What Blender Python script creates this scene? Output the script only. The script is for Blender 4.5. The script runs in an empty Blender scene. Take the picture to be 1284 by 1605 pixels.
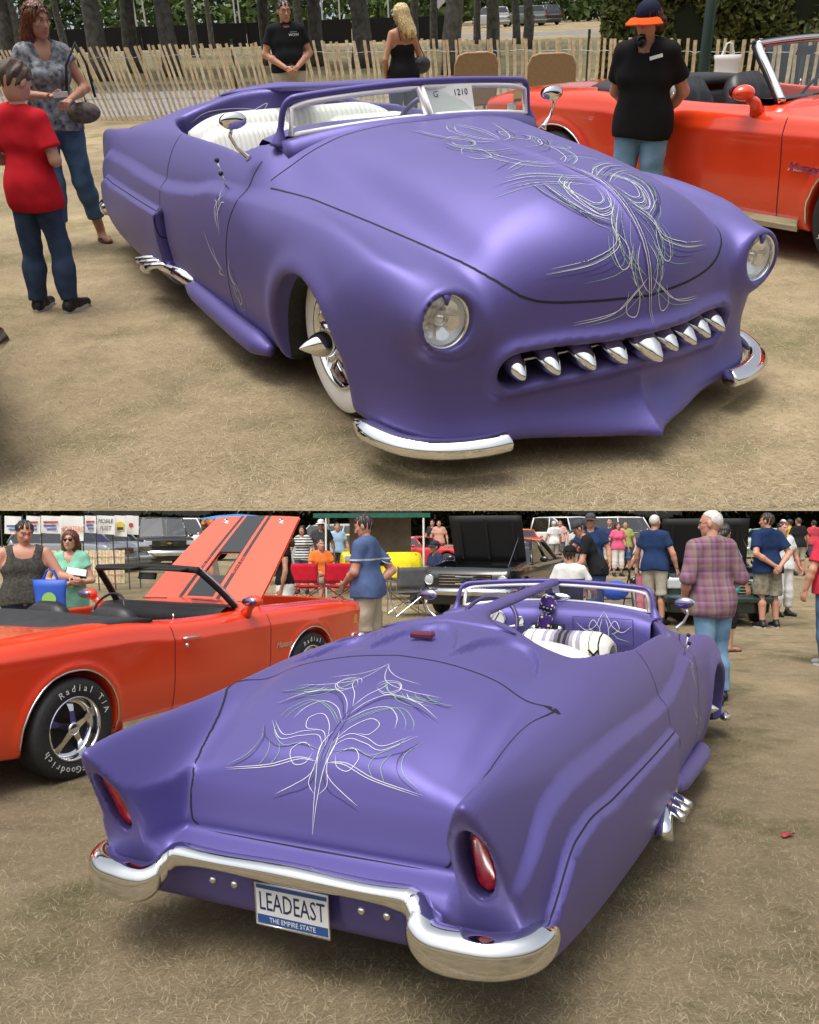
import bpy, bmesh, math, random
import numpy as np
from mathutils import Vector, Matrix, Euler, Quaternion
from mathutils.bvhtree import BVHTree
R = math.radians
rng = np.random.default_rng(7)
random.seed(7)
scene = bpy.context.scene
COL = scene.collection

# ---------------------------------------------------------------- camera, sky, sun, exposure
cam_data = bpy.data.cameras.new('camera')
cam = bpy.data.objects.new('camera', cam_data)
COL.objects.link(cam)
cam_data.sensor_fit = 'HORIZONTAL'
cam_data.sensor_width = 36.0
cam_data.lens = 39.36
cam_data.clip_start = 0.05
cam_data.clip_end = 6000


def view_matrix(height, pitch, roll):
    """matrix of a camera that stands at (0, 0, height) and looks along +Y"""
    return Matrix.Translation((0, 0, height)) @ Matrix.Rotation(R(90 + pitch), 4, 'X') @ Matrix.Rotation(R(roll), 4, 'Z')


cam.matrix_world = view_matrix(1.673, 0.63, -0.27)
scene.camera = cam

SUN_AZ, SUN_EL = 205.0, 62.0          # degrees: compass bearing from +Y clockwise, height
world = bpy.data.worlds.new('World')
scene.world = world
world.use_nodes = True
wn = world.node_tree.nodes
wl = world.node_tree.links
sky = wn.new('ShaderNodeTexSky')
sky.sky_type = 'NISHITA'
sky.sun_disc = False
sky.sun_elevation = R(SUN_EL)
sky.sun_rotation = R(SUN_AZ)
sky.dust_density = 6.0
sky.air_density = 1.2
sky.ozone_density = 1.0
hsv = wn.new('ShaderNodeHueSaturation')
hsv.inputs['Saturation'].default_value = 0.35
wl.new(sky.outputs[0], hsv.inputs['Color'])
wl.new(hsv.outputs[0], wn['Background'].inputs['Color'])
wn['Background'].inputs['Strength'].default_value = 0.15
sun_data = bpy.data.lights.new('sun', 'SUN')
sun_data.energy = 1.3
sun_data.angle = R(28)
sun_data.color = (1.0, 0.95, 0.86)
sun = bpy.data.objects.new('sun', sun_data)
COL.objects.link(sun)
sd = Vector((math.sin(R(SUN_AZ)) * math.cos(R(SUN_EL)), math.cos(R(SUN_AZ)) * math.cos(R(SUN_EL)), math.sin(R(SUN_EL))))
sun.rotation_euler = sd.to_track_quat('Z', 'Y').to_euler()
scene.view_settings.view_transform = 'Standard'
scene.view_settings.look = 'None'
scene.view_settings.exposure = 0.42
scene.view_settings.gamma = 1.0
scene.view_settings.use_curve_mapping = False
scene.render.engine = 'CYCLES'
scene.cycles.max_bounces = 6
scene.cycles.transparent_max_bounces = 8

# the upper show field lies on a big hillside terrace behind the lower one: its own frame, as metres of that field
UPPER = cam.matrix_world @ Matrix.Scale(20.0, 4) @ view_matrix(1.556, -29.23, -2.09).inverted()
UPPER_THINGS = []


# ---------------------------------------------------------------- helpers: linking and tags
def link(o, parent=None):
    COL.objects.link(o)
    if parent is not None:
        o.parent = parent
    return o


def tag(o, label, cat=None, group=None, kind=None):
    o['label'] = label
    if cat:
        o['category'] = cat
    if group:
        o['group'] = group
    if kind:
        o['kind'] = kind
    return o


def thing(name, label, cat, loc=(0, 0, 0), rz=0.0, group=None):
    o = bpy.data.objects.new(name, None)
    o.empty_display_size = 0.1
    link(o)
    o.location = loc
    o.rotation_euler = (0, 0, R(rz))
    return tag(o, label, cat, group)


def mesh_obj(name, verts, faces, mat, parent=None, smooth=True, normals=None, edges=()):
    me = bpy.data.meshes.new(name)
    if isinstance(verts, np.ndarray):
        verts = verts.tolist()
    if isinstance(faces, np.ndarray):
        faces = faces.tolist()
    me.from_pydata(verts, list(edges), faces)
    if smooth:
        me.polygons.foreach_set('use_smooth', [True] * len(me.polygons))
    if normals is not None:
        me.normals_split_custom_set_from_vertices(normals.tolist() if isinstance(normals, np.ndarray) else normals)
    for m in (mat if isinstance(mat, (list, tuple)) else [mat]):
        me.materials.append(m)
    me.update()
    return link(bpy.data.objects.new(name, me), parent)


def copy_tree(o, parent=None):
    c = o.copy()
    link(c)
    c.parent = parent
    for ch in o.children:
        copy_tree(ch, c)
    return c


class MB:
    """collects shapes for one mesh object"""

    def __init__(self):
        self.v = []
        self.f = []
        self.m = []

    def add(self, vs, fs, mi=0):
        n = len(self.v)
        self.v.extend([tuple(p) for p in vs])
        self.f.extend([tuple(i + n for i in f) for f in fs])
        self.m.extend([mi] * len(fs))
        return self

    def box(self, c, s, rot=None, mi=0, taper=1.0):
        pts = []
        for sz in (-1, 1):
            t = taper if sz > 0 else 1.0
            for sx, sy in ((-1, -1), (1, -1), (1, 1), (-1, 1)):
                pts.append(Vector((sx * s[0] / 2 * t, sy * s[1] / 2 * t, sz * s[2] / 2)))
        if rot is not None:
            mt = rot if isinstance(rot, Matrix) else Euler([R(a) for a in rot]).to_matrix()
            pts = [mt @ p for p in pts]
        c = Vector(c)
        return self.add([p + c for p in pts], [(3, 2, 1, 0), (4, 5, 6, 7), (0, 1, 5, 4), (1, 2, 6, 5), (2, 3, 7, 6), (3, 0, 4, 7)], mi)

    def tube(self, path, r, n=8, mi=0, closed=False, caps=True, flat=1.0, up=None):
        path = [Vector(p) for p in path]
        m = len(path)
        rs = r if isinstance(r, (list, tuple, np.ndarray)) else [r] * m
        vs, fs = [], []
        prev = None
        for i, p in enumerate(path):
            a = path[(i - 1) % m] if closed or i > 0 else p
            b = path[(i + 1) % m] if closed or i < m - 1 else p
            t = (b - a)
            if t.length < 1e-9:
                t = Vector((0, 0, 1))
            t.normalize()
            if up is not None:
                s = t.cross(Vector(up))
                if s.length < 1e-6:
                    s = t.orthogonal()
            elif prev is None:
                s = t.orthogonal()
            else:
                s = prev - t * prev.dot(t)
                if s.length < 1e-6:
                    s = t.orthogonal()
            s.normalize()
            prev = s
            u = s.cross(t)
            for k in range(n):
                an = 2 * math.pi * k / n
                vs.append(p + (s * math.cos(an) + u * math.sin(an) * flat) * rs[i])
        for i in range(m if closed else m - 1):
            j = (i + 1) % m
            for k in range(n):
                l = (k + 1) % n
                fs.append((i * n + k, i * n + l, j * n + l, j * n + k))
        if caps and not closed:
            fs.append(tuple(range(n - 1, -1, -1)))
            fs.append(tuple((m - 1) * n + k for k in range(n)))
        return self.add(vs, fs, mi)

    def lathe(self, prof, n=24, axis='z', at=(0, 0, 0), mi=0, mat=None, cap=False):
        """prof: list of (radius, height along axis)"""
        vs, fs = [], []
        for (r, h) in prof:
            for k in range(n):
                a = 2 * math.pi * k / n
                x, y = r * math.cos(a), r * math.sin(a)
                p = {'z': (x, y, h), 'y': (x, h, y), 'x': (h, x, y)}[axis]
                p = Vector(p)
                if mat is not None:
                    p = mat @ p
                vs.append(p + Vector(at))
        for i in range(len(prof) - 1):
            for k in range(n):
                l = (k + 1) % n
                q = (i * n + k, i * n + l, (i + 1) * n + l, (i + 1) * n + k)
                fs.append(q if axis != 'y' else q[::-1])
        if cap:
            fs.append(tuple(range(n - 1, -1, -1)))
            fs.append(tuple((len(prof) - 1) * n + k for k in range(n)))
        return self.add(vs, fs, mi)

    def ball(self, c, r, n=12, m=8, mi=0, rot=None):
        r = r if isinstance(r, (tuple, list)) else (r, r, r)
        vs, fs = [], []
        for j in range(m + 1):
            th = math.pi * (0.001 + 0.998 * j / m)
            for k in range(n):
                a = 2 * math.pi * k / n
                p = Vector((r[0] * math.sin(th) * math.cos(a), r[1] * math.sin(th) * math.sin(a), r[2] * math.cos(th)))
                if rot is not None:
                    p = rot @ p
                vs.append(p + Vector(c))
        for j in range(m):
            for k in range(n):
                l = (k + 1) % n
                fs.append((j * n + k, (j + 1) * n + k, (j + 1) * n + l, j * n + l))
        return self.add(vs, fs, mi)

    def prism(self, poly, thick, mat=None, mi=0):
        """flat outline poly [(a, b)] in the local XY plane extruded along Z, then moved by mat"""
        n = len(poly)
        vs = [Vector((a, b, 0)) for a, b in poly] + [Vector((a, b, thick)) for a, b in poly]
        if mat is not None:
            vs = [mat @ p for p in vs]
        fs = [tuple(range(n - 1, -1, -1)), tuple(range(n, 2 * n))] + [(i, (i + 1) % n, n + (i + 1) % n, n + i) for i in range(n)]
        return self.add(vs, fs, mi)

    def loft(self, rings, closed=True, caps=True, mi=0):
        n = len(rings[0])
        vs = [p for r_ in rings for p in r_]
        fs = []
        for i in range(len(rings) - 1):
            for k in range(n if closed else n - 1):
                l = (k + 1) % n
                fs.append((i * n + k, i * n + l, (i + 1) * n + l, (i + 1) * n + k))
        if caps and closed:
            fs.append(tuple(range(n - 1, -1, -1)))
            fs.append(tuple((len(rings) - 1) * n + k for k in range(n)))
        return self.add(vs, fs, mi)

    def build(self, name, mat, parent=None, smooth=False, angle=None):
        o = mesh_obj(name, self.v, self.f, mat, parent, smooth)
        if isinstance(mat, (list, tuple)) and len(mat) > 1:
            o.data.polygons.foreach_set('material_index', self.m)
        if angle is not None:
            o.data.polygons.foreach_set('use_smooth', [True] * len(o.data.polygons))
            o.data.set_sharp_from_angle(angle=R(angle))
        return o


def bevel(o, w, seg=2):
    md = o.modifiers.new('bevel', 'BEVEL')
    md.width = w
    md.segments = seg
    md.limit_method = 'ANGLE'
    md.angle_limit = R(40)
    return o


def spline(pts, n=8, closed=False):
    """Catmull-Rom through pts"""
    P = [np.array(p, float) for p in pts]
    out = []
    m = len(P)
    rng_ = range(m if closed else m - 1)
    for i in rng_:
        p0 = P[(i - 1) % m] if closed or i > 0 else 2 * P[0] - P[1]
        p1, p2 = P[i], P[(i + 1) % m]
        p3 = P[(i + 2) % m] if closed or i + 2 < m else 2 * P[-1] - P[-2]
        for k in range(n):
            t = k / n
            out.append(0.5 * ((2 * p1) + (-p0 + p2) * t + (2 * p0 - 5 * p1 + 4 * p2 - p3) * t * t + (-p0 + 3 * p1 - 3 * p2 + p3) * t ** 3))
    if not closed:
        out.append(P[-1])
    return out


# ---------------------------------------------------------------- helpers: implicit surfaces
def smax(a, b, k):
    h = np.maximum(k - np.abs(a - b), 0) / k
    return np.maximum(a, b) + h * h * k * 0.25


def smin(a, b, k):
    h = np.maximum(k - np.abs(a - b), 0) / k
    return np.minimum(a, b) - h * h * k * 0.25


def sstep(a, b, x):
    t = np.clip((x - a) / (b - a), 0, 1)
    return t * t * (3 - 2 * t)


def surface_nets(func, lo, hi, h, project=2):
    """mesh of func(x, y, z) = 0; returns verts, quads, normals"""
    ax = [np.arange(lo[i], hi[i] + h, h) for i in range(3)]
    X, Y, Z = np.meshgrid(*ax, indexing='ij')
    F = func(X, Y, Z).astype(np.float32)
    del X, Y, Z
    nx, ny, nz = F.shape
    S = F < 0
    acc = np.zeros((nx - 1, ny - 1, nz - 1, 3), np.float32)
    cnt = np.zeros((nx - 1, ny - 1, nz - 1), np.float32)
    for d in range(3):
        sl0 = [slice(None)] * 3
        sl1 = [slice(None)] * 3
        sl0[d] = slice(0, -1)
        sl1[d] = slice(1, None)
        f0, f1 = F[tuple(sl0)], F[tuple(sl1)]
        cr = (f0 < 0) != (f1 < 0)
        t = np.where(cr, f0 / np.where(cr, f0 - f1, 1), 0)
        o = [i for i in range(3) if i != d]
        for a in (0, 1):
            for b in (0, 1):
                s = [slice(None)] * 3
                s[o[0]] = slice(a, a + F.shape[o[0]] - 1)
                s[o[1]] = slice(b, b + F.shape[o[1]] - 1)
                c_, t_ = cr[tuple(s)], t[tuple(s)]
                off = [0, 0, 0]
                off[o[0]] = a
                off[o[1]] = b
                cnt += c_
                acc[..., d] += np.where(c_, t_, 0)
                acc[..., o[0]] += np.where(c_, off[o[0]], 0)
                acc[..., o[1]] += np.where(c_, off[o[1]], 0)
    act = cnt > 0
    idx = -np.ones(act.shape, np.int64)
    n = int(act.sum())
    idx[act] = np.arange(n)
    cell = np.argwhere(act)
    V = (cell + acc[act] / cnt[act][:, None]) * h + np.array([a[0] for a in ax])
    quads = []
    for d in range(3):
        sl0 = [slice(None)] * 3
        sl1 = [slice(None)] * 3
        sl0[d] = slice(0, -1)
        sl1[d] = slice(1, None)
        o = [i for i in range(3) if i != d]
        for i in o:
            sl0[i] = slice(1, -1)
            sl1[i] = slice(1, -1)
        a, b = S[tuple(sl0)], S[tuple(sl1)]
        e = np.argwhere(a != b)
        if not len(e):
            continue
        ins = a[a != b]
        base = e.copy()
        base[:, o[0]] += 1
        base[:, o[1]] += 1
        q = []
        for da, db in ((1, 1), (0, 1), (0, 0), (1, 0)):
            c = base.copy()
            c[:, o[0]] -= da
            c[:, o[1]] -= db
            q.append(idx[c[:, 0], c[:, 1], c[:, 2]])
        q = np.stack(q, 1)
        flip = ins if d != 1 else ~ins
        q[~flip] = q[~flip][:, ::-1]
        quads.append(q)
    Q = np.concatenate(quads)
    for _ in range(project):
        f, g = field_grad(func, V, h)
        g2 = (g * g).sum(1) + 1e-9
        step = (f / g2)[:, None] * g
        ln = np.linalg.norm(step, axis=1) + 1e-12
        step *= np.minimum(1, h * 0.7 / ln)[:, None]
        V = V - step
    _, g = field_grad(func, V, h)
    N = g / (np.linalg.norm(g, axis=1)[:, None] + 1e-12)
    return V, Q, N


def field_grad(func, V, h):
    e = h * 0.25
    x, y, z = V[:, 0], V[:, 1], V[:, 2]
    f = func(x, y, z)
    g = np.stack([func(x + e, y, z) - func(x - e, y, z), func(x, y + e, z) - func(x, y - e, z), func(x, y, z + e) - func(x, y, z - e)], 1) / (2 * e)
    return f, g


class Table1:
    """smooth curve through (x, y) pairs, flat beyond the ends"""

    def __init__(self, *pts):
        p = sorted(pts)
        xs = np.array([a for a, b in p], float)
        ys = np.array([b for a, b in p], float)
        m = np.gradient(ys, xs)
        self.g = np.linspace(xs[0], xs[-1], 600)
        i = np.clip(np.searchsorted(xs, self.g) - 1, 0, len(xs) - 2)
        hh = xs[i + 1] - xs[i]
        t = (self.g - xs[i]) / hh
        self.v = (2 * t ** 3 - 3 * t ** 2 + 1) * ys[i] + (t ** 3 - 2 * t ** 2 + t) * hh * m[i] + (-2 * t ** 3 + 3 * t ** 2) * ys[i + 1] + (t ** 3 - t ** 2) * hh * m[i + 1]

    def __call__(self, x):
        return np.interp(x, self.g, self.v)


class Table2:
    """smooth height field over (x rows, y columns)"""

    def __init__(self, xs, ys, rows):
        a = np.array(rows, float)
        self.x0, self.x1, self.y0, self.y1 = xs[0], xs[-1], ys[0], ys[-1]
        self.nx, self.ny = 500, 200
        gx = np.linspace(xs[0], xs[-1], self.nx)
        gy = np.linspace(ys[0], ys[-1], self.ny)
        b = np.stack([Table1(*zip(xs, a[:, j]))(gx) for j in range(len(ys))], 1)
        self.t = np.stack([Table1(*zip(ys, b[i]))(gy) for i in range(self.nx)], 0)

    def __call__(self, x, y):
        u = np.clip((x - self.x0) / (self.x1 - self.x0), 0, 1) * (self.nx - 1.001)
        v = np.clip((y - self.y0) / (self.y1 - self.y0), 0, 1) * (self.ny - 1.001)
        i = u.astype(int)
        j = v.astype(int)
        u = u - i
        v = v - j
        t = self.t
        return (t[i, j] * (1 - u) + t[i + 1, j] * u) * (1 - v) + (t[i, j + 1] * (1 - u) + t[i + 1, j + 1] * u) * v


def split_regions(V, Q, N, func, h, regions):
    """cut a net into named regions; regions: list of (name, g) with g(p) < 0 inside; earlier ones win; the rest is None"""
    lab = np.zeros(len(V), int)
    snapped = np.zeros(len(V), bool)
    Q = Q.copy()
    gs = []
    for name, g in regions:
        fv = g(V[:, 0], V[:, 1], V[:, 2])
        near = np.abs(fv) < h * 1.2
        if near.any():
            P = V[near]
            for _ in range(2):
                f, gr = field_grad(g, P, h)
                _, sn = field_grad(func, P, h)
                sn = sn / (np.linalg.norm(sn, axis=1)[:, None] + 1e-12)
                gt = gr - (gr * sn).sum(1)[:, None] * sn
                g2 = (gt * gt).sum(1) + 1e-6
                st = (f / g2)[:, None] * gt
                ln = np.linalg.norm(st, axis=1) + 1e-12
                sel = (np.abs(f) < h * 0.55)
                st *= np.minimum(1, h * 0.6 / ln)[:, None] * sel[:, None]
                P = P - st
                f2, g3 = field_grad(func, P, h)
                P = P - np.clip(f2 / ((g3 * g3).sum(1) + 1e-9), -h, h)[:, None] * g3
            V[near] = P
        gs.append(g(V[:, 0], V[:, 1], V[:, 2]))
    _, gN = field_grad(func, V, h)
    N = gN / (np.linalg.norm(gN, axis=1)[:, None] + 1e-12)
    owner = np.full(len(Q), -1)
    for k in range(len(regions) - 1, -1, -1):
        inside = gs[k][Q].mean(1) < 0
        owner[inside] = k
    out = {}
    for k in range(-1, len(regions)):
        q = Q[owner == k]
        if not len(q):
            continue
        u, inv = np.unique(q, return_inverse=True)
        out[regions[k][0] if k >= 0 else None] = (V[u], inv.reshape(q.shape), N[u])
    return out


# ---------------------------------------------------------------- materials
MATS = {}


def hexc(s):
    """sRGB hex to linear"""
    c = [int(s[i:i + 2], 16) / 255 for i in (0, 2, 4)]
    return tuple(x / 12.92 if x <= 0.04045 else ((x + 0.055) / 1.055) ** 2.4 for x in c) + (1.0,)


def mat(name, color=(0.5, 0.5, 0.5), rough=0.6, metal=0.0, vary=0.0, scale=20.0, bump=0.0, bscale=None, coat=0.0, trans=0.0, spec=None, emit=None, color2=None, detail=4.0, ior=None, alpha=None):
    if name in MATS:
        return MATS[name]
    m = bpy.data.materials.new(name)
    MATS[name] = m
    m.use_nodes = True
    nt = m.node_tree
    b = nt.nodes['Principled BSDF']
    color = hexc(color) if isinstance(color, str) else tuple(color[:3]) + (1,)
    b.inputs['Base Color'].default_value = color
    b.inputs['Roughness'].default_value = rough
    b.inputs['Metallic'].default_value = metal
    b.inputs['Coat Weight'].default_value = coat
    b.inputs['Coat Roughness'].default_value = 0.06
    b.inputs['Transmission Weight'].default_value = trans
    if spec is not None:
        b.inputs['Specular IOR Level'].default_value = spec
    if ior:
        b.inputs['IOR'].default_value = ior
    if alpha is not None:
        b.inputs['Alpha'].default_value = alpha
    if vary or color2 is not None or bump:
        tc = nt.nodes.new('ShaderNodeTexCoord')
        nz = nt.nodes.new('ShaderNodeTexNoise')
        nz.inputs['Scale'].default_value = scale
        nz.inputs['Detail'].default_value = detail
        nt.links.new(tc.outputs['Object'], nz.inputs['Vector'])
        if vary or color2 is not None:
            rp = nt.nodes.new('ShaderNodeValToRGB')
            if color2 is not None:
                c2 = hexc(color2) if isinstance(color2, str) else tuple(color2[:3]) + (1,)
                ca, cb = color, c2
            else:
                ca = tuple(max(0, c * (1 - vary)) for c in color[:3]) + (1,)
                cb = tuple(min(1, c * (1 + vary)) for c in color[:3]) + (1,)
            rp.color_ramp.elements[0].color = ca
            rp.color_ramp.elements[1].color = cb
            rp.color_ramp.elements[0].position = 0.33
            rp.color_ramp.elements[1].position = 0.67
            nt.links.new(nz.outputs['Fac'], rp.inputs['Fac'])
            nt.links.new(rp.outputs['Color'], b.inputs['Base Color'])
        if bump:
            bp = nt.nodes.new('ShaderNodeBump')
            bp.inputs['Strength'].default_value = min(1.0, bump)
            bp.inputs['Distance'].default_value = 0.01
            src = nz
            if bscale:
                src = nt.nodes.new('ShaderNodeTexNoise')
                src.inputs['Scale'].default_value = bscale
                src.inputs['Detail'].default_value = 5
                nt.links.new(tc.outputs['Object'], src.inputs['Vector'])
            nt.links.new(src.outputs['Fac'], bp.inputs['Height'])
            nt.links.new(bp.outputs['Normal'], b.inputs['Normal'])
    if emit:
        b.inputs['Emission Color'].default_value = color
        b.inputs['Emission Strength'].default_value = emit
    return m


def glass(name, tint=(0.9, 0.95, 0.93), alpha=0.18, rough=0.02):
    """thin pane: mostly see-through with mirror reflections"""
    if name in MATS:
        return MATS[name]
    m = bpy.data.materials.new(name)
    MATS[name] = m
    m.use_nodes = True
    nt = m.node_tree
    nt.nodes.remove(nt.nodes['Principled BSDF'])
    out = nt.nodes['Material Output']
    tr = nt.nodes.new('ShaderNodeBsdfTransparent')
    tr.inputs['Color'].default_value = tuple(tint) + (1,)
    gl = nt.nodes.new('ShaderNodeBsdfGlossy')
    gl.inputs['Roughness'].default_value = rough
    fr = nt.nodes.new('ShaderNodeLayerWeight')
    fr.inputs['Blend'].default_value = 0.5
    pw = nt.nodes.new('ShaderNodeMath')
    pw.operation = 'POWER'
    pw.inputs[1].default_value = 4.0
    nt.links.new(fr.outputs['Facing'], pw.inputs[0])
    ma = nt.nodes.new('ShaderNodeMath')
    ma.operation = 'MULTIPLY_ADD'
    ma.inputs[1].default_value = 0.7
    ma.inputs[2].default_value = 0.04 + alpha * 0.3
    nt.links.new(pw.outputs[0], ma.inputs[0])
    mx = nt.nodes.new('ShaderNodeMixShader')
    nt.links.new(ma.outputs[0], mx.inputs['Fac'])
    nt.links.new(tr.outputs[0], mx.inputs[1])
    nt.links.new(gl.outputs[0], mx.inputs[2])
    nt.links.new(mx.outputs[0], out.inputs['Surface'])
    return m


def text_mesh(body, size, extrude=0.0, align='CENTER', shear=0.0, space=1.0):
    """the mesh of a line of lettering, lying in the local XY plane"""
    cu = bpy.data.curves.new('lettering', 'FONT')
    cu.body = body
    cu.size = size
    cu.extrude = extrude
    cu.align_x = align
    cu.align_y = 'CENTER'
    cu.shear = shear
    cu.space_character = space
    cu.resolution_u = 2
    o = bpy.data.objects.new('lettering', cu)
    link(o)
    dg = bpy.context.evaluated_depsgraph_get()
    me = bpy.data.meshes.new_from_object(o.evaluated_get(dg))
    bpy.data.objects.remove(o)
    bpy.data.curves.remove(cu)
    return me


def lettering(name, body, size, mtx, m, parent, extrude=0.0008, shear=0.0, sx=1.0, space=1.0):
    me = text_mesh(body, size, extrude, 'CENTER', shear, space)
    me.transform(mtx @ Matrix.Diagonal((sx, 1, 1, 1)))
    me.materials.clear()
    me.materials.append(m)
    o = bpy.data.objects.new(name, me)
    return link(o, parent)


def basis(origin, xdir, ydir):
    x = Vector(xdir).normalized()
    z = x.cross(Vector(ydir)).normalized()
    y = z.cross(x)
    m = Matrix((x, y, z)).transposed().to_4x4()
    m.translation = Vector(origin)
    return m


CHROME = mat('chrome', (0.78, 0.79, 0.80), 0.06, 1.0)
BLACK = mat('black_rubber', (0.018, 0.018, 0.019), 0.7, vary=0.3, scale=60)
DARKGAP = mat('dark_gap', (0.006, 0.005, 0.012), 0.8)
BLACKVINYL = mat('black_vinyl', (0.02, 0.02, 0.022), 0.42, vary=0.25, scale=40, bump=0.15, bscale=300)
WHITEPAINT = mat('white_paint', (0.75, 0.75, 0.72), 0.5)
GLASS = glass('clear_glass')
DARKGLASS = glass('dark_glass', (0.25, 0.27, 0.28), 0.3)
STEEL = mat('brushed_steel', (0.5, 0.5, 0.5), 0.3, 1.0)
REDLENS = mat('red_lens', (0.42, 0.008, 0.012), 0.15, coat=0.6, vary=0.35, scale=45)

# ================================================================ the purple custom convertible
def paint(name, col, col2, rough, metal=0.0, coat=0.0, bump=0.0, flake=0.0):
    m = mat(name, col, rough, metal, coat=coat)
    nt = m.node_tree
    b = nt.nodes['Principled BSDF']
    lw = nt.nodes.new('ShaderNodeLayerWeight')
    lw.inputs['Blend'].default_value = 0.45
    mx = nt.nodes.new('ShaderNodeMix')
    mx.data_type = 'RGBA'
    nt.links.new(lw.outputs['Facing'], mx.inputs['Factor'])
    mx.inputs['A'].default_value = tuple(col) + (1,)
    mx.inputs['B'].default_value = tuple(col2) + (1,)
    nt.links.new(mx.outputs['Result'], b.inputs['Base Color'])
    tc = nt.nodes.new('ShaderNodeTexCoord')
    nz = nt.nodes.new('ShaderNodeTexNoise')
    nz.inputs['Scale'].default_value = 3.0
    nz.inputs['Detail'].default_value = 6.0
    nt.links.new(tc.outputs['Object'], nz.inputs['Vector'])
    mr = nt.nodes.new('ShaderNodeMapRange')
    mr.inputs['To Min'].default_value = rough * 0.9
    mr.inputs['To Max'].default_value = rough * 1.12
    nt.links.new(nz.outputs['Fac'], mr.inputs['Value'])
    nt.links.new(mr.outputs['Result'], b.inputs['Roughness'])
    return m


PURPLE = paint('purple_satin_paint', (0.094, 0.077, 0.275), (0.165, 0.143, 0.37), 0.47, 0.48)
STRIPE_W = mat('white_pinstripe', (0.60, 0.60, 0.64), 0.5)
STRIPE_G = mat('green_pinstripe', (0.22, 0.33, 0.24), 0.5)
STRIPE_D = mat('dark_pinstripe', (0.03, 0.02, 0.10), 0.5)
WHITEVINYL = mat('white_vinyl', (0.70, 0.70, 0.66), 0.38, vary=0.06, scale=6, bump=0.06, bscale=90)

MX = [-2.75, -2.5, -2.3, -2.1, -1.9, -1.7, -1.5, -1.3, -1.0, -.6, -.2, .4, .7, .9, 1.3, 1.7, 2.0, 2.2, 2.35, 2.6]
MY = [0, .3, .5, .62, .76, .90, 1.04]
MT = Table2(MX, MY, [
    [.64, .61, .56, .60, .850, .82, .56],
    [.68, .655, .60, .635, .870, .84, .60],
    [.77, .75, .695, .695, .885, .86, .65],
    [.88, .865, .82, .785, .905, .88, .71],
    [.985, .968, .93, .88, .920, .90, .74],
    [1.05, 1.03, .995, .95, .945, .92, .77],
    [1.105, 1.08, 1.035, .998, .97, .94, .79],
    [1.155, 1.12, 1.062, 1.025, .99, .955, .81],
    [1.18, 1.14, 1.078, 1.04, 1.01, .97, .83],
    [1.17, 1.14, 1.09, 1.058, 1.03, .985, .84],
    [1.13, 1.12, 1.10, 1.07, 1.04, .985, .84],
    [1.10, 1.09, 1.09, 1.07, 1.03, .97, .86],
    [1.115, 1.10, 1.09, 1.06, 1.0, .93, .86],
    [1.11, 1.10, 1.065, 1.015, .93, .875, .80],
    [1.075, 1.06, 1.01, .935, .865, .865, .74],
    [1.04, 1.015, .95, .86, .82, .835, .68],
    [1.0, .97, .885, .795, .775, .785, .62],
    [.965, .925, .825, .74, .745, .735, .57],
    [.91, .865, .76, .70, .72, .685, .54],
    [.76, .73, .66, .62, .66, .60, .50]])
MW = Table1((-2.75, .81), (-2.6, .835), (-2.4, .86), (-2.1, .89), (-1.5, .93), (-.9, .95), (-.5, .955), (.5, .945), (1.2, .935), (1.7, .955), (2.0, .968), (2.2, .945), (2.35, .89), (2.5, .8))
MWZ = Table1((.08, -.11), (.2, -.055), (.35, -.012), (.5, 0), (.65, -.008), (.8, -.035), (.95, -.085), (1.05, -.125), (1.2, -.2))
MZL = Table1((-2.6, .45), (-2.45, .56), (-2.3, .68), (-2.1, .735), (-1.7, .755), (-.1, .765), (.12, .79), (.35, .83), (.6, .84), (1.0, .85), (1.6, .86))
MZS = Table1((-2.55, .12), (-2.42, .25), (-2.31, .42), (-2.19, .54), (-2.05, .585), (-1.7, .595), (-.55, .60), (-.4, .60))
MF = Table1((0, 2.485), (.2, 2.45), (.46, 2.355), (.6, 2.32), (.76, 2.265), (.86, 2.19), (.93, 2.09), (.99, 1.95), (1.05, 1.75))
MFZ = Table1((.08, .05), (.16, .03), (.24, -.005), (.33, -.015), (.42, .0), (.5, .01), (.62, 0), (.75, -.025), (.85, -.065), (.95, -.14), (1.1, -.3))
MRC = Table1((.15, -2.36), (.22, -2.40), (.30, -2.43), (.395, -2.43), (.425, -2.40), (.45, -2.335), (.5, -2.325), (.65, -2.295), (.8, -2.235), (.9, -2.15), (1.0, -2.0), (1.1, -1.8))
MRH = Table1((.15, -2.36), (.25, -2.42), (.4, -2.475), (.5, -2.515), (.65, -2.60), (.775, -2.69), (.86, -2.74), (.95, -2.77))


def mouth_d(ay, z):
    """distance-like field of the grille slot in the front view"""
    zc = .437 - .035 * np.clip(ay / .55, 0, 1) - .01 * sstep(.3, .55, ay)
    hh = .041 + .018 * sstep(.0, .5, ay)
    dy = np.maximum(ay - .50, 0)
    return np.sqrt(dy ** 2 + (z - zc) ** 2) - hh


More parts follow.
